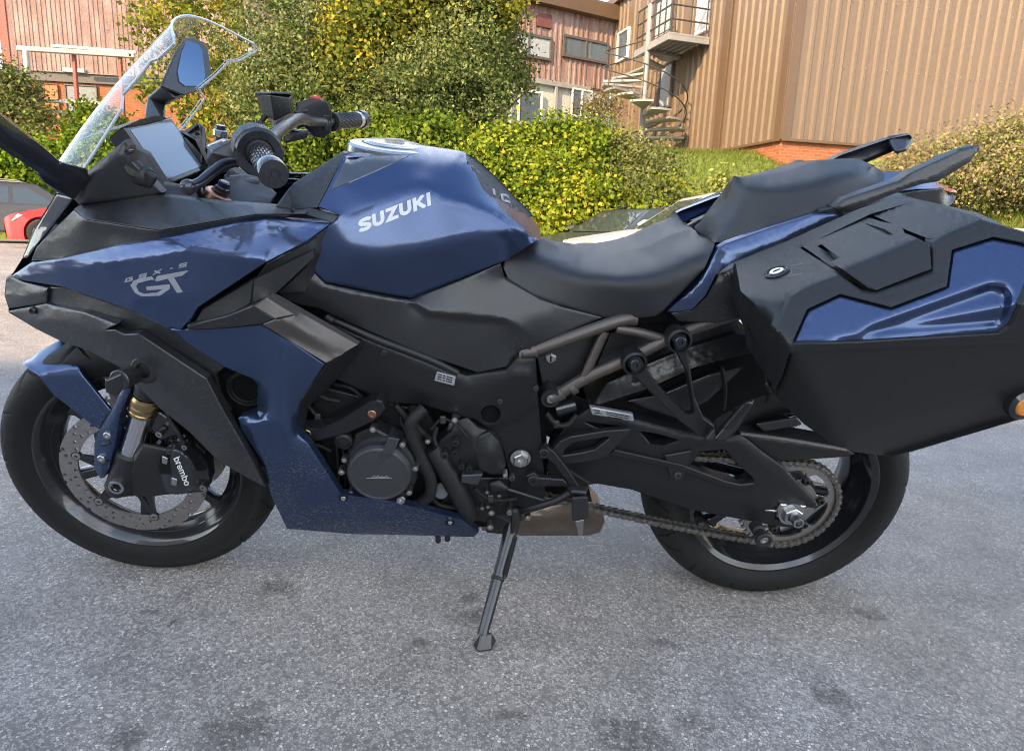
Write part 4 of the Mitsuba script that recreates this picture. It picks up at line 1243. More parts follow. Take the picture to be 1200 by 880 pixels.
skin(M + 'tank_front_cover', 'plastic_matte', [(322, 243, .190), (336, 224, .170), (345, 214, .155), (401, 178, .095), (406, 180, .105), (394, 200, .138), (371, 244, .195), (345, 246, .200)], lines=[[(338, 240, .192), (362, 215, .162), (395, 186, .110)]], lip=.02, it=1, step=3)
# panel under the tank
skin(M + 'tank_side_cover', 'plastic_matte', [(326, 343, .205), (357, 321, .206), (367, 318, .206), (381, 332, .204), (440, 344, .186), (480, 351, .170), (540, 328, .158), (586, 309, .146), (591, 327, .140), (632, 350, .140), (660, 360, .140), (708, 372, .140), (660, 391, .148), (632, 405, .155), (607, 413, .160),
     (595, 430, .168), (560, 437, .172), (500, 417, .182), (445, 394, .188), (417, 382, .192), (375, 362, .200), (350, 357, .204), (335, 352, .206)],
     lines=[[(340, 340, .210), (358, 325, .210), (375, 335, .210), (418, 344, .200), (478, 353, .181)], [(478, 353, .181), (487, 355, .182), (504, 366, .186), (593, 374, .176), (612, 384, .170), (627, 396, .160)], [(482, 358, .174), (502, 371, .178), (590, 380, .166)]],
     pts=[(420, 365, .198), (480, 390, .184), (550, 410, .176), (560, 345, .165), (630, 365, .155)], lip=.02, it=1, step=3, relax=30)

# seats
STC, STN = over_top(sm([(650, 283), (670, 288), (690, 290.5), (720, 288), (750, 280), (785, 265), (800, 262.5)]), .065)
ST = [(632, 278, 0), (638, 281, 0)] + STC + [(814, 268, 0)]
body(M + 'rider_seat', 'seat_vinyl', ST + [(819, 276, .06), (833, 280, .130), (838, 287, .150), (826, 315, .164), (800, 342, .168), (776, 366, .166), (768, 371, .162), (745, 373.5, .150), (710, 373, .142), (650, 356, .135), (611, 341, .128), (595, 327, .122), (590, 314, .116), (592, 304, .105), (607, 291, .072), (620, 281, .035)],
     lines=[sm([(618, 290, .080), (650, 304, .108), (690, 315, .128), (745, 324, .152), (790, 315, .163), (818, 296, .158)]), STN],
     lip=.012, it=14, step=4, relax=40, fair=18, label='black vinyl rider seat')
pc = [C(866, 211, .030, .004), C(877, 215, .045, .005), C(910, 216, .070, .006), C(942, 213, .088, .007), C(985, 200, .088, .007), C(1025, 192, .055, .003)]
body(M + 'pillion_seat', 'seat_vinyl', [(824, 279, 0), C(848, 264, .064, .0), C(862, 243, .058, .002), *pc, (1034, 199, 0), (1037, 206, .050), (1036, 214, .085), (992, 236, .125), (960, 247, .130), (900, 267, .122), (860, 280, .092), (845, 285, .078), (836, 285, .066)],
     lines=[sm([(867, 213, .032), (877, 216, .050), (910, 217, .075), (942, 215, .092), (985, 203, .092), (1026, 194, .060)]), sm([(877, 216, .050), (866, 245, .066), (842, 281, .076)])], lip=.012, it=10, step=3.5, relax=60, fair=14, label='raised black vinyl pillion seat')

# tail side panels
skin(M + 'tail_panel', 'paint_blue', [(780, 365.5, .150), (817, 332, .160), (842, 291, .158), (852, 285, .156), (900, 268, .158), (955, 251, .158), (980, 251, .160), (984, 255, .160), (960, 267, .164), (917, 282, .170), (880, 300, .172), (855, 310, .172), (840, 322, .172), (827, 347, .170), (812, 363, .166), (790, 366.5, .155)],
     lines=[[(846, 292, .162), (880, 290, .170), (930, 272, .168), (978, 254, .162)], [(805, 352, .165), (845, 305, .170)]], lip=.016, it=3, step=3.5)
skin(M + 'tail_lower_trim', 'plastic_matte', [(786, 367, .150), (812, 363, .158), (828, 347, .163), (841, 322, .165), (880, 301, .165), (920, 284, .163), (985, 256, .155), (996, 258, .150), (990, 270, .150), (900, 315, .160), (874, 325, .165), (874, 372, .165), (840, 378, .16), (795, 377, .152)],
     lines=[[(840, 335, .172), (856, 318, .180), (868, 336, .182)]], lip=.02, it=1, step=4)
body(M + 'tail_cowl', 'paint_blue', [C(1000, 215, .08, .0), (1038, 201, 0), (1063, 200, 0), (1085, 208, 0), (1108, 218, .02), (1108, 221, .06), (1075, 222, .085), (1040, 226, .10), (1000, 245, .12)], lip=.02, it=3, step=3)
body(M + 'tail_underside', 'plastic_matte', [(1048, 228, .10), (1075, 224, .09), (1106, 221, .062), (1112, 224, 0), (1121, 230, 0), (1120, 236, .02), (1112, 243, .03), (1090, 240, .05), (1060, 238, .09)], lip=.02, it=3, step=3)
body(M + 'tail_light', 'tail_red', [(1106, 217, 0), (1121, 222.5, 0), (1123, 227, 0), (1108, 223.5, .055), (1104, 220.5, .062), (1102, 217, .04)], lip=.012, it=2, step=2)

# grab rails
gr = [(975, 243, .152), (990, 233, .152), (1053, 212, .140), (1067, 203, .137), (1123, 178, .122), (1144, 171, .112), (1147, 175, .112), (1138, 190, .120), (1100, 213, .134), (1082, 216, .138), (1062, 222, .143), (999, 247, .156), (985, 250, .156)]
skin(M + 'grab_rail', 'plastic_matte', gr, lines=[[(985, 243, .160), (1060, 217, .148), (1083, 212, .145), (1143, 180, .122)]], lip=.022, it=2, step=3)
put(M + 'grab_rail__hook', hull([A(1144, 174, .108), A(1124, 178, .112), A(1096, 186, .062), A(1104, 184, .062), A(1140, 179, .098)], .006), 'plastic_matte', 30)
put(M + 'grab_rail_001__hook', mirrored(hull([A(1144, 174, .108), A(1124, 178, .112), A(1096, 186, .062), A(1104, 184, .062), A(1140, 179, .098)], .006)), 'plastic_matte', 30)
skin(M + 'grab_rail_mount', 'plastic_matte', [(961, 247, .150), (978, 243, .152), (990, 250, .154), (1000, 247, .150), (1060, 228, .13), (1064, 233, .13), (1010, 256, .145), (992, 262, .150), (984, 255, .152)], lip=.02, it=1, step=3)

# ------------------------------------------------------------------ hard side cases
def facet(*pts):
    q = [A(*p) for p in pts]
    n = np.cross(q[1] - q[0], q[2] - q[0])
    n /= np.linalg.norm(n)
    return q[0], (-n if n @ ((EYE - ORG) @ AX - q[0]) < 0 else n)


CASE_FACETS = [facet((937, 291, .25), (1075, 235, .25), (927, 347, .405)), facet((927, 347, .405), (1115, 271, .40), (930, 402, .462)), facet((930, 405, .466), (1172, 393, .492), (1045, 533, .405)),
               facet((875, 380, .295), (901, 442, .31), (907, 391, .412)), facet((920, 412, .44), (905, 441, .345), (950, 490, .365)), facet((1010, 517, .405), (1165, 446, .475), (1150, 503, .415))]


def case_t(off, scoop=None, depth=.012, soft=5.0):
    """Lateral position of the case's moulded surface, moved outward by off; inside the scoop polygon it lies deeper."""
    def fn(xy):
        d, o = ray(xy[:, 0], xy[:, 1]) @ AX, (EYE - ORG) @ AX
        best = np.full(len(xy), -1.0)
        for p, n in CASE_FACETS:
            dn = d @ n
            k = np.where(dn < 0, ((p + n * off - o) @ n) / np.minimum(dn, -1e-9), -1)
            best = np.maximum(best, k)
        t = o[1] + best * d[:, 1]
        if scoop is not None:
            g = Polygon(scoop)
            pt = shapely.points(xy)
            ins = np.where(shapely.contains(g, pt), shapely.distance(g.exterior, pt), 0)
            q = np.clip(ins / soft, 0, 1)
            t = t - depth * q * q * (3 - 2 * q)
        return t
    return fn


def pannier(k):
    near = k == 0
    root = M + ('side_case' if near else 'side_case_001')
    W = (lambda m: m) if near else (lambda m: move(mirrored(m), (-.082, .03, -.012)))
    fl = {}

    def pp(part, m, outline, off, smooth=34, label=None, scoop=None, depth=.012, soft=5.0, **kw):
        mesh, field = panel([(x, y, 0) for x, y in outline], flat=case_t(off, scoop, depth, soft), **{'it': 5, 'step': 3.5, 'lip': .016, **kw})
        put(root + '__' + part, W(mesh), m, smooth, label=label)
        fl[part] = field
    pp('front_shell', 'plastic_grain', [(872, 345.5), (886, 362), (899, 380.5), (907, 392), (903, 402), (902, 425), (904, 441), (901, 443), (879, 411), (875, 381)], -.002)
    pp('lid_front', 'plastic_grain', [(866, 312), (880, 308), (937, 290.5), (983.5, 320), (945, 334), (927, 345.5), (915, 368), (907, 390), (899, 379), (886, 361), (872, 344.5)], .001, it=14, label='front lid of the hard side case with a round lock')
    pp('lid_rear', 'plastic_grain', [(1020, 251), (1060, 236), (1075, 234), (1110, 243.5), (1150.5, 256), (1115, 269.5), (1091, 281), (1073, 274)], .001)
    pp('shell', 'plastic_grain', [(905, 400), (925, 413), (1000, 402.5), (1150, 405), (1200, 400), (1238, 372), (1258, 380), (1254, 470), (1200, 491), (1160, 502.5), (1067, 530.5), (1045, 535), (1000, 530), (970, 517), (942, 497), (912, 467), (904, 441)], .0, it=6, lip=.03, step=4)
    pp('rim', 'plastic_grain', [(908, 391), (917, 369), (928, 347.5), (946, 336), (984, 321.5), (1012, 341.5), (1026, 343), (1093, 319), (1094, 284), (1116, 271), (1151, 257.5), (1200, 271.5), (1234, 283), (1248, 300), (1244, 345), (1226, 386), (1200, 403), (1150, 407), (1000, 411), (926, 415), (918, 440), (908, 461), (903, 441), (904, 415)], .007,
       holes=[[(985, 346), (947, 363.5), (929.5, 402), (1000, 400.5), (1172, 390), (1184, 382), (1200, 348), (1209, 325), (1209, 290), (1200, 286), (1165, 279), (1117, 294), (1111, 336.5), (1045, 361.5)]], it=5, bev=.003, bpx=1.8, lip=.02)
    pp('insert', 'paint_blue', [(931, 401.3), (948, 364.5), (985, 347), (1045, 362.5), (1112, 337.2), (1118, 295), (1165, 280.5), (1200, 287.2), (1208, 291), (1208, 325), (1199, 347.5), (1183, 381), (1171, 389), (1000, 399.6)], .002, it=3, step=3,
       scoop=[(999, 397), (1007, 389), (1020, 381), (1160, 331), (1178, 334), (1188, 346), (1182, 372), (1172, 384), (1000, 398)], depth=.014, soft=9, label='dark blue insert on the side case')
    # closing faces that the photograph does not show: inner wall and underside
    q = lambda x, y, t: A(x, y, t)   # noqa: E731
    ring_o = [q(866, 313, .226), q(937, 291, .25), q(1020, 251, .24), q(1075, 235, .25), q(1150, 257, .395), q(1250, 300, .47), q(1254, 470, .45), q(1160, 502, .43), q(1045, 535, .39), q(970, 517, .35), q(903, 442, .31), q(875, 381, .29)]
    inner = [np.array([p[0], max(.20, p[1] * .6), p[2] + (.0 if i < 5 else .02)]) for i, p in enumerate(ring_o)]
    rows = [ring_o + ring_o[:1], inner + inner[:1], [np.mean(inner, 0)] * (len(inner) + 1)]
    put(root + '__inner_wall', W(merge(grid(np.array(rows)))), 'plastic_grain', 30)
    # carrying handle: a folded lever in a frame
    pp('handle_well', 'plastic_grain', [(938, 290), (1019, 251.5), (1074, 275), (1095, 283.5), (1095, 318.5), (1026, 344), (983, 321.5)], -.012, it=0)
    pp('handle_frame', 'plastic_grain', [(941, 289), (1017, 255), (1038, 262), (1057, 266), (1065, 281), (1052, 277), (1041, 270), (1016, 262.5), (958, 289), (972, 297), (988, 313), (976, 313), (958, 300)], .001, it=0, step=2.5)
    pp('handle', 'plastic_grain', [(967, 287.5), (1020, 265), (1053, 281), (1075, 279), (1091, 288), (1093, 316), (1086, 319), (1028, 341.5), (1020, 339), (984, 313.5), (994, 308)], .010, it=2, step=3, lip=.028, bev=.003, bpx=2)
    c, n = A(910, 317.5, .31), CASE_FACETS[0][1]
    c = np.array(c) + n * (.001 - (np.array(c) - CASE_FACETS[0][0]) @ n)
    put(root + '__lock', W(lathe([(1e-9, -.01), (.0195, -.01), (.0195, .002), (.0165, .0042), (.0145, .003), (.0142, .001), (1e-9, .001)], c, n, 28)), 'plastic_gloss', 30)
    put(root + '__lock__barrel', W(lathe([(1e-9, 0), (.0115, 0), (.0115, .0032), (.0105, .0038), (1e-9, .0038)], c, n, 24)), 'steel', 30)
    put(root + '__lock__keyway', W(move(bevel_box(.012, .0024, .001, .0003), c + n * .0042, np.stack([np.cross([0, 1.0, 0], n), [0, 1.0, 0], n], 1))), 'void_black', False)
    c = A(1199, 474, .466)
    put(root + '__reflector', W(lathe([(1e-9, .0), (.017, 0), (.017, .006), (.014, .010), (1e-9, .0105)], c, (0, 1, 0), 24)), 'amber', 30)
    put(root + '__reflector__bezel', W(lathe([(.017, -.01), (.024, -.01), (.024, .004), (.0175, .008), (.0172, 0)], c, (0, 1, 0), 24)), 'plastic_gloss', 30)
    put(root + '__latch', W(hull([A(899, 440, .30), A(904, 443, .30), A(908, 455, .30), A(903, 458, .30), A(899, 450, .33)], .004)), 'plastic_grain', 30)
    return fl


CASE = pannier(0)
pannier(1)
labels[M + 'side_case'] = {'label': 'left hard side case facing the viewer'}
labels[M + 'side_case_001'] = {'label': 'right hard side case, mostly hidden behind the seat'}
# dark inner panels that close the bodywork behind its seams
put(M + 'inner_fairing', (lambda m: cat(m, mirrored(m)))(panel([(150, 290), (300, 268), (385, 256), (425, 300), (432, 384), (380, 400), (352, 440), (300, 400), (230, 388), (170, 350)], flat=.150, lip=.02, it=0, step=7)[0]), 'void_black', 30)
put(M + 'seat_base', (lambda m: cat(m, mirrored(m)))(panel([(590, 330), (640, 345), (720, 366), (775, 362), (830, 300), (870, 285), (890, 330), (880, 362), (790, 376), (720, 384), (640, 400), (600, 395)], flat=.110, lip=.02, it=0, step=7)[0]), 'void_black', 30)

# ------------------------------------------------------------------ the motorcycle: wheels
def uw_plate(poly, t0, t1):
    """A flat plate: a shapely shape in (u, w), from t0 to t1."""
    ms = []
    for g in getattr(poly, 'geoms', [poly]):
        m = trimesh.creation.extrude_polygon(g, t1 - t0, engine='earcut')
        v = np.array(m.vertices)
        ms.append((np.column_stack([v[:, 0], v[:, 2] + t0, v[:, 1]]), np.array(m.faces)[:, ::-1]))
    return cat(*ms)


def circle(r, c=(0, 0), n=24):
    a = np.arange(n) * 2 * np.pi / n
    return Polygon(np.stack([c[0] + r * np.cos(a), c[1] + r * np.sin(a)], 1))


def tyre_mesh(R, half, rim_r, rim_half, N=560):
    s = np.linspace(-1, 1, 45)
    prof = []
    shoulder_r = R - half * 0.62
    for q in np.linspace(0, 1, 8)[:-1]:      # sidewall
        prof.append((rim_r + (shoulder_r - rim_r) * q, -(rim_half + (half - rim_half) * math.sin(q * math.pi / 2) ** 0.8)))
    side = prof
    tread = [(shoulder_r + (R - shoulder_r) * math.cos(x * math.pi / 2) ** 0.9 if abs(x) < 1 else shoulder_r, half * math.sin(x * math.pi / 2)) for x in s]
    full = side + tread + [(r, -t) for r, t in side[::-1]]
    lat = np.array([np.nan] * len(side) + list(s) + [np.nan] * len(side))
    a = np.arange(N) * 2 * np.pi / N
    rows, tones = [], []
    for (r, t), x in zip(full, lat):
        rr = np.full(N, r)
        if not np.isnan(x):
            ph = a * 14 / (2 * np.pi) + (0.55 * abs(x) ** 1.3 if x > 0 else 0.5 + 0.55 * abs(x) ** 1.3)
            fr = np.abs(ph - np.round(ph))
            groove = (fr < 0.030) & (abs(x) > 0.08) & (abs(x) < 0.86)
            ph2 = a * 14 / (2 * np.pi) + 0.27 - 0.42 * abs(x)
            fr2 = np.abs(ph2 - np.round(ph2))
            groove |= (fr2 < 0.022) & (abs(x) > 0.45) & (abs(x) < 0.93)
            rr = rr - 0.0045 * groove
            tones.append(np.where(groove, .003, .0135))
        else:
            tones.append(np.full(N, .0075 if r < shoulder_r - .012 else .010))
        rows.append(np.stack([rr * np.cos(a), np.full(N, t), rr * np.sin(a)], 1))
    rows = np.array(rows)
    rows = np.concatenate([rows, rows[:, :1]], 1)
    tones = np.array(tones)
    tones = np.concatenate([tones, tones[:, :1]], 1).ravel()
    v, f = grid(rows)
    return (v, f[:, ::-1]), np.repeat(tones[:, None], 3, 1) * [1, 1, 1.02]


def wheel(root, u0, R, half, rim_half, spokes, a0, hub_half):
    c = np.array([u0, 0, R])
    tm, tc = tyre_mesh(R, half, .2195, rim_half)
    put(root + '__tyre', move(tm, c), 'tyre_rubber', True, color=tc)
    h = rim_half
    rim = [(.2235, h + .004), (.2225, h - .002), (.2125, h - .004), (.2115, h - .010), (.196, h * .55), (.1905, h * .30), (.1905, -h * .30), (.196, -h * .55), (.2115, -h + .010), (.2125, -h + .004), (.2225, -h + .002), (.2235, -h - .004),
           (.2185, -h - .005), (.2080, -h + .004), (.2000, -h * .62), (.186, -h * .36), (.182, -h * .2), (.182, h * .2), (.186, h * .36), (.2000, h * .62), (.2080, h - .004), (.2185, h + .005), (.2235, h + .004)]
    put(root + '__rim', lathe([(r, t) for r, t in rim[::-1]], c, (0, 1, 0), 96), 'rim_gloss', 30)
    put(root + '__hub', lathe([(.017, hub_half), (.034, hub_half), (.040, hub_half * .8), (.046, hub_half * .5), (.046, -hub_half * .5), (.040, -hub_half * .8), (.034, -hub_half), (.017, -hub_half)][::-1], c, (0, 1, 0), 36), 'rim_gloss', 30)
    for k in range(spokes):
        a = a0 + k * 2 * math.pi / spokes
        d, e = np.array([math.cos(a), 0, math.sin(a)]), np.array([-math.sin(a), 0, math.cos(a)])
        pts = []
        for r, w, t in ((.036, .017, .026), (.10, .0115, .019), (.17, .012, .015), (.186, .021, .016)):
            pts.append([c + d * r + e * w * i + np.array([0, t * j, 0]) for i, j in ((1, .6), (1, -.6), (.6, -1), (-.6, -1), (-1, -.6), (-1, .6), (-.6, 1), (.6, 1))])
        rows = np.array([p + p[:1] for p in pts])
        v, f = merge(grid(rows))
        put(root + '__spoke', (v, f), 'rim_gloss', 40)


def disc(root, c, r0, r1, t0, t1, arms, a0, hub_r, m='disc_steel', side=1, dens=1.0):
    ring = circle(r1, n=96).difference(circle(r0, n=72))
    n, k = int(14 * dens), 0
    holes = []
    for i in range(n):
        a = i * 2 * np.pi / n
        for j, (rr, da) in enumerate(((.16, 0), (.40, .13), (.64, .26), (.86, .36), (.30, .30))):
            q = a + da * 14 / n
            r = r0 + (r1 - r0) * rr
            holes.append(circle(.0040, (r * math.cos(q), r * math.sin(q)), 10))
    ring = ring.difference(unary_union(holes))
    for i in range(arms * 2):                  # small notches at the outer edge
        a = a0 + i * np.pi / arms
        ring = ring.difference(circle(.004, (r1 * math.cos(a), r1 * math.sin(a)), 10))
    put(root + '__brake_disc', move(uw_plate(ring, t0, t1), c), m, 30)
    carrier = circle(hub_r + .012, n=48).difference(circle(hub_r, n=40))
    bob = []
    for i in range(arms):
        a = a0 + i * 2 * np.pi / arms
        for da in (-.16, .16):
            b = a + da * 2.2
            carrier = carrier.union(LineString([((hub_r + .004) * math.cos(b), (hub_r + .004) * math.sin(b)), ((r0 + .002) * math.cos(a), (r0 + .002) * math.sin(a))]).buffer(.0055))
        carrier = carrier.union(circle(.011, ((r0 + .003) * math.cos(a), (r0 + .003) * math.sin(a)), 20))
        bob.append(lathe([(1e-9, t0 - .002), (.0085, t0 - .002), (.0085, t1 + .002), (.006, t1 + .0028), (.0035, t1 + .0028), (.0035, t1), (1e-9, t1)], c + np.array([(r0 + .003) * math.cos(a), 0, (r0 + .003) * math.sin(a)]), (0, 1, 0), 16))
    put(root + '__disc_carrier', move(uw_plate(carrier, t0 + .001, t1 + .001), c), 'rim_gloss', 30)
    for b in bob:
        put(root + '__disc_button', b, 'bolt_zinc', 30)


FW, RW = M + 'front_wheel', M + 'rear_wheel'
FC, RC = np.array([1.46, 0, .300]), np.array([0, 0, .313])
wheel(FW, 1.46, .300, .060, .0455, 6, math.radians(40), .055)
wheel(RW, 0.0, .313, .095, .0765, 6, math.radians(12), .075)
disc(FW, FC, .117, .155, .066, .071, 6, math.radians(18), .040)
disc(FW, FC, .117, .155, -.071, -.066, 6, math.radians(18), .040)
disc(RW, RC, .080, .120, -.092, -.087, 5, math.radians(10), .045, dens=.9)

# final drive
CT = .108                                     # lateral position of the chain
FS = A(566, 541, CT)
FS[1] = 0
sp = circle(.1175, n=88)
N_T = 44
teeth = []
for i in range(N_T):
    a = i * 2 * np.pi / N_T
    teeth.append(circle(.0053, (.1135 * math.cos(a), .1135 * math.sin(a)), 12))
sp = sp.difference(unary_union(teeth)).intersection(circle(.1175, n=88))
for i in range(6):
    a = i * 2 * np.pi / 6 + .3
    sp = sp.difference(LineString([(.078 * math.cos(a + q), .078 * math.sin(a + q)) for q in np.linspace(-.30, .30, 9)]).buffer(.014))
sp = sp.difference(circle(.036, n=40))
put(RW + '__sprocket', move(uw_plate(sp, CT - .003, CT + .003), RC), 'disc_steel', 30)
for i in range(6):
    a = i * 2 * np.pi / 6 + .3 + np.pi / 6
    put(RW + '__sprocket_bolt', lathe([(1e-9, 0), (.010, 0), (.010, .008), (.008, .010), (.004, .010), (.004, .005), (1e-9, .005)], RC + np.array([.070 * math.cos(a), CT + .003, .070 * math.sin(a)]), (0, 1, 0), 6), 'engine_black', 30)
put(RW + '__cush_hub', lathe([(.03, CT - .001), (.062, CT - .004), (.072, CT - .02), (.072, .05), (.03, .05)][::-1], np.array([0, 0, RC[2]]), (0, 1, 0), 40), 'engine_grey', 30)
r1, r2 = .1115, .0435
d = FS - RC
L = math.hypot(d[0], d[2])
base, off = math.atan2(d[2], d[0]), math.acos((r1 - r2) / L)
path = []
for a in np.linspace(base + off, base + 2 * np.pi - off, 140):
    path.append((RC[0] + r1 * math.cos(a), RC[2] + r1 * math.sin(a)))
low0, low1 = path[-1], (FS[0] + r2 * math.cos(base - off), FS[2] + r2 * math.sin(base - off))
for s in np.linspace(0, 1, 60)[1:]:           # the slack lower run hangs a little
    path.append((low0[0] + (low1[0] - low0[0]) * s, low0[1] + (low1[1] - low0[1]) * s - .012 * 4 * s * (1 - s)))
for a in np.linspace(base - off, base + off, 60)[1:]:
    path.append((FS[0] + r2 * math.cos(a), FS[2] + r2 * math.sin(a)))
path.append(path[0])
path = np.array(path)
seg = np.r_[0, np.cumsum(np.linalg.norm(np.diff(path, axis=0), axis=1))]
n_links = int(round(seg[-1] / .015875 / 2) * 2)
q = np.linspace(0, seg[-1], n_links + 1)
pins = np.stack([np.interp(q, seg, path[:, 0]), np.interp(q, seg, path[:, 1])], 1)


def link_mesh(outer):
    p = .015875
    bar = unary_union([circle(.0072, (0, 0), 14), circle(.0072, (p, 0), 14), Polygon([(0, -.0052), (p, -.0052), (p, .0052), (0, .0052)])])
    y = .0088 if outer else .0062
    ms = [uw_plate(bar, y, y + .0022), uw_plate(bar, -y - .0022, -y)]
    if outer:
        for x in (0, p):
            ms.append(lathe([(1e-9, -.0122), (.0030, -.0122), (.0030, .0122), (.0022, .0128), (1e-9, .0128)], np.array([x, 0, 0]), (0, 1, 0), 8))
    else:
        for x in (0, p):
            ms.append(lathe([(.0051, -.0062), (.0051, .0062)], np.array([x, 0, 0]), (0, 1, 0), 10))
    return cat(*ms)


lk = [mikit.ply(link_mesh(o), 'chain_steel', smooth=30) for o in (False, True)]
for i in range(n_links):
    a, b = pins[i], pins[i + 1]
    if a[0] > .52 and a[0] > FS[0] - .10 and not (-.01 < a[1] - FS[2] < .2 and a[0] < FS[0]):
        continue                              # inside the gearbox cover
    x = np.array([b[0] - a[0], 0, b[1] - a[1]])
    x /= np.linalg.norm(x)
    m4 = np.eye(4)
    m4[:3, :3] = AX @ np.stack([x, np.array([0, 1.0, 0]), np.cross(x, [0, 1.0, 0])], 1)
    m4[:3, 3] = to_world(np.array([a[0], CT, a[1]]))
    scene[number(M + 'drive_chain__link')] = {**lk[i % 2], 'to_world': T(m4)}
# stand spool below the axle, axle and adjuster
s0 = A(895, 632, .185)
put(M + 'swingarm__stand_spool', lathe([(1e-9, -.05), (.015, -.05), (.015, -.028), (.011, -.024), (.011, -.010), (.0185, -.004), (.0185, .004), (.016, .007), (.011, .007), (.0105, .003), (.007, .003), (.007, .0015), (1e-9, .0015)], s0, (0, 1, 0), 24), 'rubber_grip', 30)
put(M + 'swingarm__spool_bolt', lathe([(1e-9, .0015), (.0095, .0015), (.0095, .004), (.005, .0045), (.0045, .002), (1e-9, .002)], s0, (0, 1, 0), 20), 'bolt_zinc', 30)
pl, _ = panel([(915, 591), (945, 593), (938, 613), (910, 606), (911, 597)], flat=.148, lip=.012, it=0, step=3)
put(M + 'swingarm__axle_block', pl, 'steel', 30)
put(M + 'swingarm__axle_nut', hexnut(927, 602, .148, 11.5, .014, .62), 'steel', 30)
put(M + 'swingarm__axle_end', lathe([(1e-9, -.02), (.0125, -.02), (.0125, .030), (.0115, .032), (.008, .032), (.0075, .012), (1e-9, .012)], A(929, 603, .152), (0, 1, 0), 24), 'steel', 30)
put(M + 'swingarm__adjuster_bolt', cyl(A(896, 597, .138), A(914, 599, .140), .0032), 'steel', 30)
# (the swingarm itself: V-shaped left arm, traced)
SW = [(640, 548, .120), (648, 520, .122), (668, 494, .124), (692, 478, .124), (735, 488, .126), (800, 505, .128), (848, 512, .130), (866, 509, .132), (876, 515, .133), (890, 527, .134), (916, 546, .136), (958, 590, .138), (956, 596, .138), (943, 594, .138), (914, 590, .138), (908, 608, .138), (938, 615, .138), (944, 619, .137),
      (912, 617, .136), (880, 611, .134), (807, 597, .130), (740, 574, .126), (700, 567, .124), (665, 572, .122), (645, 562, .120)]
mesh, _ = panel(SW, holes=[[(806, 549), (820, 530), (850, 527), (862, 542), (882, 560), (883, 566), (868, 572), (848, 566)], [(683, 494), (720, 499), (738, 503), (716, 505), (700, 502)], [(750, 506), (770, 509), (795, 516), (778, 522), (762, 520)]],
                lines=[[(650, 560, .120), (740, 560, .134), (860, 590, .142), (905, 595, .142)], [(700, 484, .130), (800, 511, .134), (866, 516, .138), (950, 592, .142)], [(716, 534, .134), (790, 549, .138), (850, 572, .140), (884, 572, .142)]], lip=.045, it=2, step=3)
put(M + 'swingarm__left_arm', mesh, 'frame_satin', 32)
put(M + 'swingarm__right_arm', mirrored(panel(SW, lip=.045, it=2, step=4)[0]), 'frame_satin', 32)
put(M + 'swingarm__cross_member', hull([A(650, 545, .1), A(650, 545, -.1), A(700, 520, .1), A(700, 520, -.1), A(735, 540, .1), A(735, 540, -.1)], .022), 'frame_satin', 35)
put(M + 'swingarm__bracket', panel([(779, 534), (811, 528), (803, 556), (800, 562), (792, 564), (785, 557)], flat=.146, lip=.02, it=0, step=3)[0], 'engine_black', 32)
put(M + 'swingarm__bracket_bolt', bolt(794, 556, .146, 4.5, .006), 'engine_grey', 30)
put(M + 'swingarm__guide_rail', panel([(712, 533), (722, 535), (790, 549), (850, 571), (868, 574), (885, 571), (884, 566), (868, 568), (850, 564), (800, 545), (720, 527)], flat=.150, lip=.02, it=0, step=3)[0], 'frame_satin', 32)
lab = panel([(691, 477), (742, 486), (743, 493), (741, 494), (694, 486)], flat=.1395, lip=.012, it=0, step=3)[0]
put(M + 'swingarm__caution_label', lab, 'label_silver', 30)
for i, (x0, y0, x1, y1) in enumerate(((696, 480.5, 703, 482), (697, 483.5, 706, 485), (710, 483, 738, 488.3), (711, 485.5, 737, 490.6), (712, 488.3, 730, 491.4))):
    letters(M + 'swingarm__caution_label__print', 'void_black', LineString([(x0, y0), (x1, y1)]).buffer(.5, cap_style='flat'), (0, 0), (1, 0), (0, 1), .1396)
# chain guards
put(M + 'chain_guard', panel([(739, 503), (738, 509), (732, 513), (716, 530), (710, 536), (690, 541), (662, 545), (650, 535), (646, 529), (657, 517), (668, 512), (710, 505)], holes=[[(662, 527), (672, 519), (712, 512), (714, 514), (697, 527), (680, 531), (660, 534)]], flat=.158, lip=.014, it=0, step=2.5)[0], 'engine_black', 32)
put(M + 'chain_guard_001', panel([(866, 507, .128), (925, 514, .126), (990, 525, .122), (1003, 533, .120), (985, 536, .120), (925, 540, .122), (905, 540, .124), (884, 523, .126)], lines=[[(868, 511, .134), (925, 519, .132), (995, 530, .126)]], lip=.06, it=1, step=3)[0], 'engine_black', 32)
put(M + 'chain_guard_001__strip', ptube([(867, 508, .127), (925, 515.5, .125), (993, 527.5, .120)], .0045, n=8), 'rail_bronze', 30)
# heel plate, bolts and lower links in front of the swingarm
put(M + 'heel_guard', panel([(632, 530), (641, 524), (650, 530), (664, 548), (680, 572), (672, 575), (650, 545)], flat=.168, lip=.012, it=0, step=2.5)[0], 'engine_black', 32)
put(M + 'heel_guard__bolt', bolt(637.5, 530.5, .172, 6.5, .006), 'engine_black', 30)
put(M + 'footrest_hanger', panel([(617, 558), (626, 554), (632, 560), (660, 562), (664, 566), (664, 570), (640, 570), (622, 571)], flat=.172, lip=.014, it=0, step=2.5)[0], 'engine_black', 32)
put(M + 'footrest_hanger__bolt', bolt(624.5, 562, .172, 6.5, .006), 'engine_black', 30)

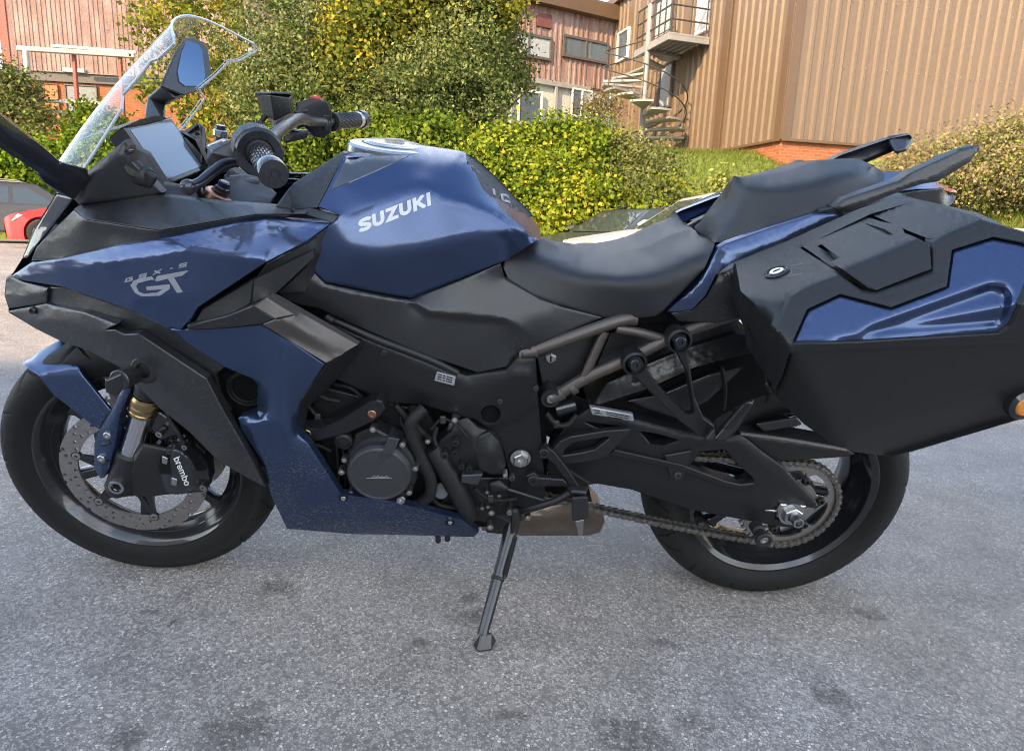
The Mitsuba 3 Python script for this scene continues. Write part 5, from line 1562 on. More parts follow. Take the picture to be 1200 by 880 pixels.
# rear inner mudguard and inside of the tail
put(M + 'rear_mudguard', (lambda m: cat(m, mirrored(m)))(panel([(690, 476, .100), (712, 448, .105), (735, 438, .106), (755, 428, .106), (800, 409, .104), (862, 390, .100), (879, 392, .100), (890, 400, .105), (886, 412, .112), (815, 431, .120), (755, 458, .124), (738, 463, .122), (705, 474, .115)],
    lines=[[(712, 450, .106), (800, 418, .108), (880, 398, .102)], [(735, 452, .118), (810, 424, .116), (884, 406, .110)]], lip=.012, it=3, step=3.5)[0]), 'plastic_satin', 35)
put(M + 'rear_mudguard__arch', bridge([(690, 476, .10), (712, 448, .105), (755, 428, .106), (800, 409, .104), (862, 390, .10), (885, 395, .10)], 0), 'plastic_grain', 35)
put(M + 'tail_inner', (lambda m: cat(m, mirrored(m)))(panel([(690, 476), (760, 456), (820, 430), (884, 410), (900, 430), (915, 480), (935, 500), (900, 500), (850, 505), (790, 505), (740, 490)], flat=.085, lip=.03, it=0, step=6)[0]), 'void_black', 35)
put(M + 'inner_fender', panel([(735, 470, .10), (775, 463, .11), (830, 440, .11), (872, 430, .11), (830, 470, .11), (790, 490, .11), (760, 480, .105)], lip=.01, it=1)[0], 'plastic_matte', 35)
put(M + 'number_plate_bracket', hull([A(888, 497, .11), A(932, 490, .11), A(937, 496, .11), A(895, 504, .11), A(888, 497, .03), A(932, 490, .03), A(937, 496, .03)], .004), 'plastic_gloss', 30)

# subframe
for pts in ([(625, 411, .150), (720, 377.5, .146), (745, 374, .140)], [(655, 461, .146), (690, 441, .148), (735, 421, .150), (785, 396, .150), (835, 377, .145), (870, 366, .14)]):
    put(M + 'subframe__rail', ptube(pts, .0125), 'rail_bronze', 40)
for pts in ([(709, 388, .146), (684, 443, .148)], [(722, 385, .146), (750, 390, .148), (776, 397, .150)]):
    put(M + 'subframe__strut', ptube(pts, .0095), 'rail_bronze', 40)
put(M + 'subframe__rail', mirrored(ptube([(625, 411, .150), (720, 377.5, .146), (835, 340, .140)], .0125)), 'rail_bronze', 40)
put(M + 'subframe__rail', mirrored(ptube([(655, 461, .146), (735, 421, .150), (870, 366, .14)], .0125)), 'rail_bronze', 40)
for x, y in ((612.5, 414), (645, 467)):
    put(M + 'subframe__lug', lathe([(1e-9, -.03), (.021, -.03), (.021, -.002), (.019, .002), (.014, .002), (.0135, -.003), (1e-9, -.003)], A(x, y, .158), (0, 1, 0), 28), 'engine_black', 30)
    put(M + 'subframe__lug_bolt', bolt(x, y, .154, 5.2, .006), 'bolt_zinc', 30)
for a, b in (((612, 414, .148), (630, 410, .149)), ((645, 467, .146), (660, 459, .146)), ((668, 456, .147), (675, 452, .147))):
    put(M + 'subframe__socket', cyl(A(*a), A(*b), .0150), 'rail_bronze', 30)
BC = panel([(629, 418), (660, 405), (712, 386), (690, 435), (680, 443), (650, 458), (641, 462), (636, 455)], flat=.122, lip=.02, it=0, step=4)[0]
put(M + 'battery_cover', BC, 'plastic_matte', 32)
put(M + 'battery_cover', panel([(715, 390), (724, 388), (772, 400), (735, 418), (694, 440)], flat=.112, lip=.02, it=0, step=4)[0], 'plastic_matte', 32)
put(M + 'seat_lock', panel([(638, 417), (646, 415), (652, 418), (652, 423), (645, 427), (640, 424)], flat=.128, lip=.006, it=0, step=2)[0], 'bolt_zinc', 30)
put(M + 'seat_lock__key_slot', panel([(644.5, 417.5), (646.5, 417.5), (646.5, 424.5), (644.5, 424.5)], flat=.1286, lip=.002, it=0, step=2, bpx=.3, bev=.0003)[0], 'void_black', 30)
put(M + 'air_box', (lambda m: cat(m, mirrored(m)))(panel([(600, 425), (640, 400), (720, 372), (790, 372), (850, 362), (870, 372), (800, 385), (778, 396), (735, 418), (690, 441), (655, 462), (690, 476), (655, 500), (630, 520)], flat=.085, lip=.03, it=0, step=6)[0]), 'void_black', 35)
put(M + 'shock_absorber__spring', tube([A(660, 480, .0) + np.array([.02 * math.cos(a), .03 * math.sin(a), .0016 * i]) for i, a in enumerate(np.linspace(0, 10 * np.pi, 120))], .005, n=6, smooth=False), 'plastic_gloss', 40)
put(M + 'shock_absorber__reservoir', cyl(A(650, 480, .115), A(674, 473, .110), .017), 'plastic_gloss', 35)

# passenger footrest
put(M + 'passenger_footrest__bracket', panel([(786, 397), (790, 391.5), (797, 390), (804, 392), (807, 399), (806, 414), (815, 467), (825, 490), (837, 499), (841, 510), (831, 517), (820, 511), (795, 493), (742, 440), (735, 428), (737, 419), (744, 415.5), (751, 418), (756, 426), (760, 436), (775, 457), (806, 486), (812, 486), (813, 481), (805, 437), (790, 408)],
    flat=.185, lip=.020, it=0, step=2.5, bev=.003, bpx=1.5)[0], 'engine_black', 35)
put(M + 'passenger_footrest_001__bracket', mirrored(panel([(786, 397), (797, 390), (807, 399), (815, 467), (841, 510), (820, 511), (735, 428), (744, 415.5), (756, 426), (806, 486), (812, 486), (805, 437)], flat=.185, lip=.02, it=0, step=3)[0]), 'engine_black', 35)
for x, y in ((796.5, 400), (744, 426.5)):
    put(M + 'passenger_footrest__bolt', bolt(x, y, .186, 7, .008), 'plastic_gloss', 30)
    put(M + 'passenger_footrest__boss', lathe([(.020, -.04), (.024, -.02), (.024, 0), (.0195, .003), (.0185, -.001)], A(x, y, .186), (0, 1, 0), 24), 'engine_black', 30)
put(M + 'passenger_footrest__peg', hull([A(839, 514, .190), A(843, 503, .19), A(873, 472, .19), A(881, 470, .19), A(862, 502, .19), A(849, 515, .19), A(840, 513, .215), A(875, 473, .215), A(880, 473, .21), A(848, 514, .212)], .004), 'plastic_matte', 30)
put(M + 'passenger_footrest__peg_rubber', hull([A(850, 500, .217), A(872, 475, .217), A(877, 474, .214), A(858, 500, .214)], .004), 'rubber_grip', 30)
put(M + 'passenger_footrest__pivot', hull([A(828, 512, .185), A(835, 503, .185), A(839, 508, .185), A(836, 516, .185), A(829, 514, .212), A(836, 505, .212), A(838, 512, .210)], .003), 'engine_grey', 30)

# ------------------------------------------------------------------ frame and engine
FRAME = [(378, 371, .176), (400, 378, .180), (422, 390, .184), (470, 408, .181), (500, 419, .179), (538, 437, .176), (547, 440, .174), (593, 434, .176), (605, 421, .176), (628, 421, .174), (632, 483, .160), (639, 572, .146), (638, 594, .144), (596, 594, .144), (598, 558, .148), (590, 531, .152), (579, 507, .158),
         (555, 491, .164), (538, 488, .166), (494, 474, .170), (456, 473, .172), (388, 442, .172), (374, 400, .172)]
mesh, _ = panel(FRAME, holes=[[(575 + 11.5 * math.cos(a), 486 + 10.5 * math.sin(a)) for a in np.linspace(0, 2 * np.pi, 20)[:-1]]],
                lines=[[(380, 376, .186), (422, 396, .192), (470, 415, .190), (538, 444, .182)], [(396, 400, .186), (470, 446, .186), (535, 470, .182), (560, 475, .178)], [(631, 476, .163), (612, 490, .160), (586, 503, .154)], [(600, 440, .184), (622, 440, .182), (628, 470, .172), (608, 484, .168), (585, 492, .166)]], pts=[(560, 455, .182)], lip=.035, it=2, step=3, relax=20)
put(M + 'frame__left_spar', mesh, 'frame_satin', 35)
put(M + 'frame__right_spar', mirrored(panel(FRAME, lip=.035, it=2, step=5)[0]), 'frame_satin', 35)
put(M + 'frame__tube_edge', ptube([(383, 372, .180), (400, 379, .186), (440, 397, .188), (500, 420, .182), (536, 437, .176)], .0075), 'frame_satin', 40)
put(M + 'frame__clamp', cyl(A(383, 371, .182), A(392, 377, .186), .0105), 'engine_black', 30)
put(M + 'frame__plug', bolt(449.5, 414, .190, 5, .004, socket=False), 'engine_black', 30)
put(M + 'frame__plug', panel([(575 + 11 * math.cos(a), 486 + 10 * math.sin(a)) for a in np.linspace(0, 2 * np.pi, 20)[:-1]], flat=.152, lip=.004, it=0, step=3)[0], 'void_black', 30)
lab = panel([(512, 436), (534, 442), (532, 452), (509, 446)], flat=.1875, lip=.006, it=0, step=2.5, bpx=.6, bev=.0004)[0]
put(M + 'frame__plate', lab, 'label_silver', 30, label='small silver data plate on the frame')
for i in range(3):
    y = 438.5 + i * 2.6
    letters(M + 'frame__plate__print', 'void_black', strokes([[(513 + x, y + x * .27), (513 + x + l, y + (x + l) * .27)] for x, l in ((0, 5), (6.2, 3), (10.3, 7))], 1.1), (-.4 * i, 0), (1, 0), (0, 1), .1876)
put(M + 'pivot_recess', lathe([(1e-9, .0), (.0235, .0), (.025, .003), (.0235, .006), (.022, .002), (1e-9, .002)], A(610, 537, .152), (0, 1, 0), 32), 'engine_black', 30)
put(M + 'pivot_nut', hexnut(610, 537, .153, 9.5, .012, .42), 'steel', 30)

E0 = M + 'engine__'
put(E0 + 'crankcase', (lambda m: cat(m, mirrored(m)))(panel([(350, 430), (380, 425), (440, 450), (540, 478), (640, 470), (642, 600), (600, 615), (560, 618), (400, 584), (355, 525)], flat=.095, lip=.05, it=0, step=7)[0]), 'void_black', 30)
put(E0 + 'cylinder_block', panel([(372, 452, .140), (440, 470, .145), (500, 482, .145), (540, 560, .12), (520, 600, .12), (420, 585, .13), (385, 540, .135), (366, 480, .14)], lip=.05, it=1, step=6)[0], 'engine_black', 30)
put(E0 + 'mount_bracket', panel([(350.5, 502), (375, 501.5), (400, 490), (432, 470.5), (441, 468.5), (448, 471), (451.5, 480), (447, 487), (438, 494), (408, 508), (375, 517), (361, 518), (352, 512)], flat=.206, lip=.034, it=0, step=2.5, bev=.003, bpx=1.6)[0], 'frame_satin', 35)
put(E0 + 'mount_bracket__bolt', bolt(359.5, 507.5, .207, 5.2, .003), 'gold', 30)
put(E0 + 'mount_bracket__bolt', bolt(436, 485, .207, 5.2, .003), 'copper_bolt', 30)
SC = A(444.5, 556, .235)
rs = float(np.linalg.norm(A(482.5, 556, .235) - SC))
put(E0 + 'stator_cover', lathe([(rs * 1.06, -.075), (rs * 1.06, -.030), (rs * 1.0, -.022), (rs * 1.0, -.006), (rs * .95, .000), (rs * .88, .0025), (rs * .84, .0015), (rs * .5, .0035), (1e-9, .0045)][::-1], SC, (0, 1, 0), 72), 'engine_grey', 25, label='round dark grey generator cover')
put(E0 + 'stator_cover__lug', hull([A(456, 513, .238), A(467, 515, .238), A(460, 531, .240), A(449, 530, .240), A(456, 513, .20), A(467, 515, .20), A(449, 530, .2)], .002), 'engine_grey', 30)
put(E0 + 'stator_cover__rib', hull([A(449, 530, .2395), A(456, 531, .2395), A(444, 546, .2388), A(442, 545, .2388)], .0008), 'engine_grey', 30)
letters(E0 + 'stator_cover__script', 'silver_print', strokes([[(429, 560.3), (459, 560.3)]], .7).union(strokes([[(436, 559.8), (438, 557.6), (440, 559.8), (443, 557.2), (445, 559.8), (448, 558), (450, 559.8), (453, 557.4), (455, 559.8)]], .7)), (0, 0), (1, 0), (0, 1), .2392)
put(E0 + 'cover_top', panel([(411, 524), (416, 510), (432, 502.5), (440, 503), (456, 512), (454, 517), (430, 520), (416, 532)], flat=.200, lip=.04, it=0, step=3, bev=.004, bpx=2)[0], 'engine_black', 35)
put(E0 + 'oil_filler', lathe([(1e-9, .0), (.017, .0), (.017, .012), (.012, .014), (.011, .008), (1e-9, .008)], A(404, 514, .19), (0, 1, 0), 24), 'engine_black', 30)
for x, y, r in ((437.5, 501.5, 4.2), (401, 551, 4.2), (412, 575.5, 3.6), (470, 584, 5.5), (480, 575, 3.8), (487, 547, 4.0), (472, 519, 4.2), (404, 537, 3.6)):
    put(E0 + 'cover_bolt', bolt(x, y, .212, r, .008), 'bolt_zinc', 30)
put(E0 + 'cover_flange', panel([(402, 548), (408, 528), (424, 516), (450, 510), (474, 518), (488, 540), (489, 562), (480, 582), (462, 592), (435, 592), (412, 580)], flat=.196, lip=.06, it=0, step=3, bev=.004, bpx=2)[0], 'engine_black', 35)
for pts, r, m in (([(497, 478, .185), (485, 490, .196), (481, 503, .198), (490, 530, .196), (504, 560, .19), (503, 580, .186), (488, 591, .18), (470, 596, .175)], .0125, 'rubber'), ([(505, 524, .172), (525, 555, .172), (545, 592, .168), (550, 604, .16)], .021, 'engine_black'),
                  ([(463, 474, .16), (478, 492, .165), (492, 515, .165), (500, 535, .16)], .007, 'rubber'), ([(352, 519, .17), (370, 521, .175), (388, 528, .17)], .004, 'rubber'), ([(482, 474, .150), (488, 500, .155), (512, 520, .15)], .009, 'rubber'), ([(470, 545, .17), (500, 555, .17), (512, 590, .165), (560, 596, .15)], .006, 'rubber')):
    put(E0 + 'hose', ptube(pts, r), m, 40)
put(E0 + 'sprocket_cover', panel([(504, 527, .165), (530, 505, .168), (532, 493, .160), (548, 489, .160), (561, 501, .165), (580, 507, .165), (593, 545, .158), (588, 556, .156), (560, 551, .16), (546, 566, .165), (552, 590, .160), (545, 596, .155), (520, 560, .165)], lines=[[(556, 510, .176), (557, 530, .180), (566, 552, .172)]], pts=[(580, 530, .182), (540, 520, .166), (535, 545, .170)], lip=.04, it=2, step=3)[0], 'engine_black', 35)
put(E0 + 'sprocket_cover__arc', panel([(560, 512, .178), (574, 506, .176), (586, 518, .174), (593, 545, .170), (590, 556, .170), (575, 556, .174), (562, 551, .178), (556, 532, .180)], pts=[(576, 532, .190)], lip=.012, it=2, step=3)[0], 'engine_black', 35)
put(E0 + 'sprocket_cover__lug', panel([(541, 557), (566, 556), (560, 569), (540, 566)], flat=.186, lip=.02, it=0, step=3)[0], 'engine_grey', 30)
for x, y, r, m in ((534, 517.5, 4.5, 'engine_black'), (550, 548, 4, 'engine_black'), (521, 532.5, 5, 'engine_black'), (501.5, 515.5, 3.6, 'bolt_zinc'), (533, 490.5, 4.2, 'bolt_zinc'), (592, 555, 3.4, 'bolt_zinc'), (533, 529.5, 3.8, 'engine_black'), (541, 545, 3.6, 'engine_black')):
    put(E0 + 'case_bolt', bolt(x, y, .182, r, .007), m, 30)
put(E0 + 'sensor_plate', panel([(526, 497), (533, 486), (546, 491), (530, 505), (522, 512)], flat=.150, lip=.006, it=0, step=3)[0], 'bolt_zinc', 30)
put(E0 + 'lower_case', panel([(515, 590, .15), (560, 560, .15), (598, 560, .14), (598, 606, .13), (575, 614, .13), (545, 606, .14)], lip=.04, it=1, step=4)[0], 'engine_black', 30)
for x, y, r in ((571, 575, 2.8), (585, 579, 2.6), (565, 593.5, 2.6), (576, 599, 4.2), (572, 592, 2.6)):
    put(E0 + 'case_bolt', bolt(x, y, .152, r, .007), 'bolt_zinc', 30)
for x, y, r in ((597.5, 598, 4.6), (618.5, 604.5, 4.0), (574.5, 615.5, 4.4), (600, 619.5, 3.6)):
    put(M + 'side_stand__bolt', bolt(x, y, .150, r, .008), 'bolt_zinc', 30)
put(E0 + 'water_pump', cyl(A(517, 575, .15), A(517, 575, .165), .018), 'engine_grey', 30)
# radiator behind the fairing opening
put(M + 'radiator', panel([(216, 400), (262, 428), (300, 442), (306, 482), (290, 495), (312, 548), (298, 544), (240, 440)], flat=.185, lip=.05, it=0, step=5)[0], 'void_black', 30)
put(M + 'radiator__fan_ring', lathe([(.034, 0), (.036, .003), (.038, 0), (.030, .001), (.028, .0035), (.026, .0)], A(289, 455, .190), (0, 1, 0), 32), 'engine_black', 30)
put(M + 'radiator__hose', ptube([(236, 412, .192), (249, 430, .195), (258, 462, .195), (270, 480, .19)], .005), 'rubber', 30)

# exhaust collector box
put(M + 'exhaust__collector', panel([(560, 604, .10), (610, 598, .11), (660, 590, .115), (694, 588, .115), (706, 601, .105), (709, 612, .098), (703, 624, .085), (690, 628, .080), (610, 628, .080), (565, 622, .085)], lines=[[(610, 612, .118), (660, 611, .122), (700, 614, .112)], [(610, 606, .118), (660, 603, .122), (697, 606, .114)]], lip=.07, it=2, step=3.5)[0], 'exhaust_steel', 35, label='brown heat-tinted exhaust box under the engine')
put(M + 'exhaust__pipe', tube([np.array([1.0, .0, .33]), np.array([.85, .0, .24]), np.array([.6, 0, .22]), np.array([.5, -.05, .23])], .05), 'exhaust_steel', 40)
put(M + 'exhaust__silencer', cyl(np.array([.50, -.14, .27]), np.array([.12, -.19, .36]), .062, 28), 'exhaust_steel', 35)
put(M + 'belly_pan__foot', cyl(A(513, 624, .165), A(513.5, 635, .165), .006, 10), 'rubber', 30)
put(M + 'belly_pan__foot', cyl(A(524, 624, .165), A(524.5, 633, .165), .006, 10), 'rubber', 30)

# gear lever, footpeg
put(M + 'gear_lever__rod', cyl(A(590, 571.5, .168), A(643, 588, .176), .0032, 10), 'engine_grey', 30)
put(M + 'gear_lever__joint', hull([A(577, 567, .160), A(585, 565, .160), A(592, 571, .166), A(580, 572, .160)], .008), 'engine_black', 30)
put(M + 'gear_lever__arm', tube([A(607, 600, .172), A(625, 595, .185), A(650, 587, .190), A(668, 578, .186)], [.008, .0075, .0075, .009], n=10), 'engine_black', 40)
put(M + 'gear_lever__toe_piece', hull([A(604, 599, .17), A(605, 612, .17), A(604, 599, .215), A(605, 612, .215)], .008), 'rubber_grip', 35)
put(M + 'footpeg__rubber', hull([A(672, 584, .285), A(686, 583, .285), A(688, 605, .285), A(673, 608, .285), A(671, 584, .19), A(687, 583, .19), A(688, 598, .19)], .004), 'rubber_grip', 30)
put(M + 'footpeg__mount', hull([A(668, 572, .16), A(686, 572, .16), A(680, 586, .16), A(672, 576, .20), A(684, 577, .20)], .006), 'engine_grey', 30)
put(M + 'footpeg__feeler', hull([A(675, 611, .285), A(683.5, 609, .285), A(682, 626, .283), A(679, 627, .283), A(677, 612, .279)], .0015), 'steel', 30)

# side stand
def on_ground(x, y, up=.004):
    """The bike-frame point a little above the tarmac at photo pixel (x, y)."""
    d, k = ray(x, y), 1.2
    for _ in range(12):
        q = EYE + d * k
        k += (float(gz(q[0], q[1])) + up - q[2]) / d[2]
    return (EYE + d * k - ORG) @ AX


gf = on_ground(567, 757)
st0, st1 = A(601, 612, .135), gf + np.array([.004, -.012, .018])
put(M + 'side_stand__bracket', hull([A(572, 600, .12), A(600, 596, .12), A(604, 625, .12), A(572, 622, .12), A(600, 612, .145)], .004), 'engine_black', 30)
put(M + 'side_stand__leg', tube([st0, st0 + (st1 - st0) * .33, st0 + (st1 - st0) * .66, st0 + (st1 - st0) * .93, st1], [.0165, .0130, .0125, .0115, .012], n=16), 'plastic_gloss', 40)
put(M + 'side_stand__pivot', hull([A(600, 604, .13), A(607, 602, .13), A(605, 622, .13), A(597, 628, .145), A(592, 632, .150), A(602, 630, .15), A(606, 606, .158), A(600, 624, .162)], .004), 'engine_black', 30)
put(M + 'side_stand__foot', hull([on_ground(557, 755, .006), on_ground(561, 761, .006), on_ground(574, 759, .006), on_ground(579, 750, .006), on_ground(566, 748, .006), gf + [.006, -.006, .022], gf + [-.012, -.012, .020]], .004), 'plastic_gloss', 30)
put(M + 'side_stand__spring', tube([st0 + (st1 - st0) * (.10 + .36 * i / 150) + np.array([-.010 + .0055 * math.cos(a), .013, .0055 * math.sin(a)]) for i, a in enumerate(np.linspace(0, 44 * np.pi, 150 * 1))], .0016, n=5, smooth=False), 'engine_black', 40)
put(M + 'side_stand__collar', cyl(st0 + (st1 - st0) * .50, st0 + (st1 - st0) * .53, .0150), 'engine_black', 30)

# ------------------------------------------------------------------ front end
put(M + 'front_fork__axle', lathe([(1e-9, .004), (.0105, .004), (.0105, .010), (.0155, .010), (.0170, .007), (.0170, -.03), (.010, -.03), (.010, -.20), (1e-9, -.20)][::-1], A(138.5, 568.5, .131), (0, 1, 0), 6 * 4), 'steel', 30)
put(M + 'front_fork__axle_recess', lathe([(1e-9, .0045), (.0104, .0045)], A(138.5, 568.5, .131), (0, 1, 0), 6), 'void_black', 30)
fa, fb = A(144, 560, .105), A(171, 470, .105)
fd = (fb - fa) / np.linalg.norm(fb - fa)
fL = float(np.linalg.norm(fb - fa))
def on(y):
    """Point of the left fork's axis at photo height y."""
    k = (y - 560) / (470 - 560)
    return fa + fd * fL * k
for s in (1, -1):
    W = (lambda m: m) if s == 1 else mirrored
    fk = M + ('front_fork__' if s == 1 else 'front_fork_001__')
    put(fk + 'lower_leg', W(cat(cyl(on(575), on(527), .0290, 28, .2, .0275), hull([on(572) + [0, .012, 0], on(572) - [0, .02, 0], A(135, 568, .112), A(142, 574, .112), A(132, 568, .09)], .016))), 'engine_black', 35)
    put(fk + 'inner_tube', W(cyl(on(530), on(478), .0215, 32, .02)), 'chrome', 30)
    put(fk + 'dust_seal', W(lathe([(.0216, 0), (.0265, .001), (.0275, .008), (.0262, .010), (.0262, .013), (.0285, .015), (.0285, .021), (.0268, .0225), (.0268, .0245), (.0292, .026), (.0295, .036), (.0285, .038), (.027, .045)], on(484), fd, 36)), 'gold', 30)
    put(fk + 'outer_tube', W(cyl(on(463), on(345), .0275, 28, .03)), 'engine_black', 35)
# caliper
for s in (1, -1):
    W = (lambda m: m) if s == 1 else mirrored
    cl = M + ('brake_caliper' if s == 1 else 'brake_caliper_001')
    mesh, CAL = panel([(184, 536, .112), (196, 524, .114), (203, 519, .116), (213, 518, .116), (222, 521, .116), (236, 532, .112), (244, 545, .112), (246, 562, .112), (243, 573, .112), (236, 577, .112), (222, 578, .114), (206, 580, .112), (190, 576, .110), (180, 566, .108), (176, 550, .108)],
                      lines=[[(203, 527, .136), (215, 532, .140), (228, 552, .140), (228, 572, .136)], [(190, 540, .128), (200, 560, .130), (212, 572, .130)]], pts=[(238, 555, .126), (190, 556, .120)], lip=.03, it=2, step=2.5)
    put(cl + '__body', W(mesh), 'plastic_gloss' if s == 1 else 'plastic_gloss', 30, label='black front brake caliper with white lettering' if s == 1 else None)
    put(cl + '__mount', W(hull([A(160, 527, .112), A(170, 522, .115), A(190, 530, .112), A(210, 530, .112), A(205, 575, .105), A(180, 578, .105), A(150, 578, .105), A(160, 540, .125)], .006)), 'engine_black', 30)
    for x, y, r in ((218.5, 521, 3.8), (240, 568, 4.2), (189, 506, 4.4)):
        put(cl + '__bolt', W(bolt(x, y, .122, r, .012)), 'bolt_zinc', 30)
    for x, y in ((193, 539, ), (204, 564)):
        put(cl + '__pad_pin', W(hull([A(x - 2, y - 4, .133), A(x + 3, y - 2, .133), A(x + 2, y + 4, .133), A(x - 2, y + 3, .133)], .002)), 'bolt_zinc', 30)
    put(cl + '__window', W(panel([(187, 536), (196, 532), (200, 545), (200, 556), (188, 556), (185, 546)], flat=.1325, lip=.003, it=0, step=2)[0]), 'void_black', 30)
    put(cl + '__pad', W(hull([A(230, 522, .10), A(238, 530, .10), A(234, 535, .10), A(226, 526, .10)], .004)), 'copper_bolt', 30)
    put(cl + '__hose', W(ptube([(216, 519, .118), (208, 505, .12), (196, 485, .10), (190, 455, .09)], .005)), 'rubber', 30)
put(M + 'fork_bracket', hull([A(188, 484, .10), A(200, 492, .10), A(206, 506, .10), A(190, 512, .10), A(182, 500, .10)], .008), 'plastic_gloss', 30)

# front mudguard
F0 = M + 'front_mudguard'
body(F0 + '__shell', 'paint_blue', [C(26, 425, .02), (44, 412, .0), (58, 404, 0), (70, 398, 0), (100, 405, 0), (140, 420, 0), (150, 435, .02), (140, 434, .045), (110, 431, .060), (92, 430, .066), (97, 440, .074), (130, 481, .088), (116, 503, .090), (108, 499, .088), (95, 488, .086), (62, 463, .080), (44, 440, .072), (32, 432, .050), (26, 427, .026)],
     lines=[[(45, 438, .070), (56, 437, .073), (88, 438, .074)], [(58, 425, .052), (92, 430, .068)], [(30, 426, .03), (70, 405, .02), (110, 414, .02)]], lip=.006, it=2, step=3, label='dark blue front mudguard')
skin(M + 'fork_guard', 'paint_blue', [(146, 452, .120), (155, 455, .122), (141, 486, .126), (135, 520, .126), (128, 550, .124), (122, 560, .120), (117, 561, .118), (110, 549, .116), (110, 520, .116), (116, 504, .116), (130, 480, .118), (139, 462, .118)], lines=[[(150, 455, .128), (130, 500, .134), (120, 555, .128)]], lip=.03, it=2, step=3)
for x, y in ((126, 510), (119, 537)):
    put(M + 'fork_guard__bolt', bolt(x, y, .131, 4.6, .004), 'bolt_zinc', 30)
for y in (521, 543):
    put(M + 'fork_guard__slot', panel([(118, y), (129, y - 2), (129, y + .2), (120, y + 3), (118, y + 3)], flat=.1325, lip=.006, it=0, step=2, bpx=.5, bev=.0005)[0], 'plastic_gloss', 30)
# bungs that stick out of the lower cowl
for s in (1, -1):
    W = (lambda m: m) if s == 1 else mirrored
    k = M + ('crash_bung' if s == 1 else 'crash_bung_001')
    put(k + '__stem', W(cyl(A(168, 434, .190), A(139, 446, .255), .0165, 20, .1, .0185)), 'plastic_matte', 30)
    put(k + '__cap', W(hull([A(146, 437, .246), A(146, 452, .246), A(126, 446, .268), A(127, 458, .268), A(134, 461, .262)], .004)), 'plastic_gloss', 30)
    put(k + '__flange', W(lathe([(.014, -.02), (.026, -.02), (.026, -.003), (.0225, .001), (.014, .001)], A(168, 434, .222), A(139, 446, .255) - A(168, 434, .190), 28)), 'plastic_grain', 30)

# wiring and small hoses that show in the gaps
for pts, r_ in (([(392, 450, .150), (412, 455, .158), (430, 470, .152), (445, 476, .150)], .0042), ([(356, 468, .155), (368, 484, .165), (384, 500, .165), (398, 520, .160)], .0035), ([(366, 455, .150), (380, 466, .156), (398, 470, .150)], .005),
                ([(640, 484, .132), (652, 497, .138), (666, 497, .135), (676, 486, .130)], .006), ([(505, 503, .172), (518, 491, .170), (534, 497, .172), (548, 512, .178)], .0032), ([(556, 572, .165), (570, 583, .162), (590, 586, .160), (606, 584, .158)], .004),
                ([(474, 478, .150), (470, 492, .160), (476, 506, .180)], .0035), ([(512, 500, .165), (509, 515, .172), (516, 530, .178)], .0045), ([(846, 430, .118), (850, 455, .115), (848, 480, .112)], .004), ([(655, 540, .150), (668, 552, .152), (690, 566, .150)], .004)):
    put(M + 'wiring__cable', ptube(pts, r_, n=8), 'rubber', 40)
for x, y, t in ((372, 489, .168), (519, 492, .172), (652, 497, .140), (575, 584, .164)):
    put(M + 'wiring__clip', hull([A(x - 2, y - 3, t), A(x + 2, y - 3, t), A(x + 2, y + 3, t), A(x - 2, y + 3, t)], .003), 'engine_grey', 30)
for x, y, r_ in ((586, 470, 3.2), (628, 455, 3.4), (600, 560, 3.6), (470, 448, 3.2), (404, 425, 3.2)):
    put(M + 'frame__bolt', bolt(x, y, .176, r_, .004), 'engine_grey', 30)
for k in range(3):
    put(E0 + 'crankcase_rib', panel([(398 + k * 7, 590 - 0), (401 + k * 7, 590), (396 + k * 7, 520), (393 + k * 7, 520)], flat=.165, lip=.03, it=0, step=3)[0], 'engine_black', 30)

# ------------------------------------------------------------------ windscreen
WS = [(204, 43), (204, 52), (196, 60), (186, 69), (177, 72), (168, 84), (160, 94), (152, 103), (144, 112), (143, 128), (132, 146), (120, 165), (100, 196), (86, 218)]
wt, wb = float(A(204, 43, .187)[2]), float(A(86, 218, .15)[2])


def screen_u(w, t):
    """The screen is one smooth bent sheet: u as a function of height and lateral position."""
    q = (w - wb) / (wt - wb)
    uc = (A(86, 218, .150)[0] + .105) * (1 - q) + (A(204, 43, .187)[0] + .082) * q + .045 * q * (1 - q)
    return uc - (.105 / .150 ** 2 * (1 - q) + .082 / .187 ** 2 * q) * t * t


s = np.linspace(-1, 1, 41)
rows = []
for i, (x, y) in enumerate(WS):
    lo, hi = .08, .26
    fn = lambda t: A(x, y, t)[0] - screen_u(A(x, y, t)[2], t)   # noqa: E731
    for _ in range(50):
        md = (lo + hi) / 2
        lo, hi = (md, hi) if fn(lo) * fn(md) > 0 else (lo, md)
    te = (lo + hi) / 2
    w0 = float(A(x, y, te)[2])
    q = max(0.0, (w0 - wb) / (wt - wb))
    w_ = w0 + .034 * q ** 6 * (1 - s * s)
    rows.append(np.stack([screen_u(w_, te * s), te * s, w_], 1))
rows = np.array(rows)
put(M + 'windscreen', merge(grid(rows)), 'acrylic', True, label='clear windscreen with polished edges')
rim = np.vstack([rows[:, -1][::-1], rows[0][::-1], rows[:, 0]])
put(M + 'windscreen__edge', tube(rim, .0021, n=6, smooth=False), 'acrylic_edge', 40)
inner = [np.array([p[0] + .004, p[1] * .965, p[2] + .0015]) for p in rows[:, -1][:]]
put(M + 'windscreen__bevel', tube(np.array(inner), .0010, n=5, smooth=False), 'acrylic_edge', 40)
put(M + 'windscreen__bevel', mirrored(tube(np.array(inner), .0010, n=5, smooth=False)), 'acrylic_edge', 40)
put(M + 'windscreen__screw', bolt(98, 206, .162, 2.6, .004), 'plastic_gloss', 30)

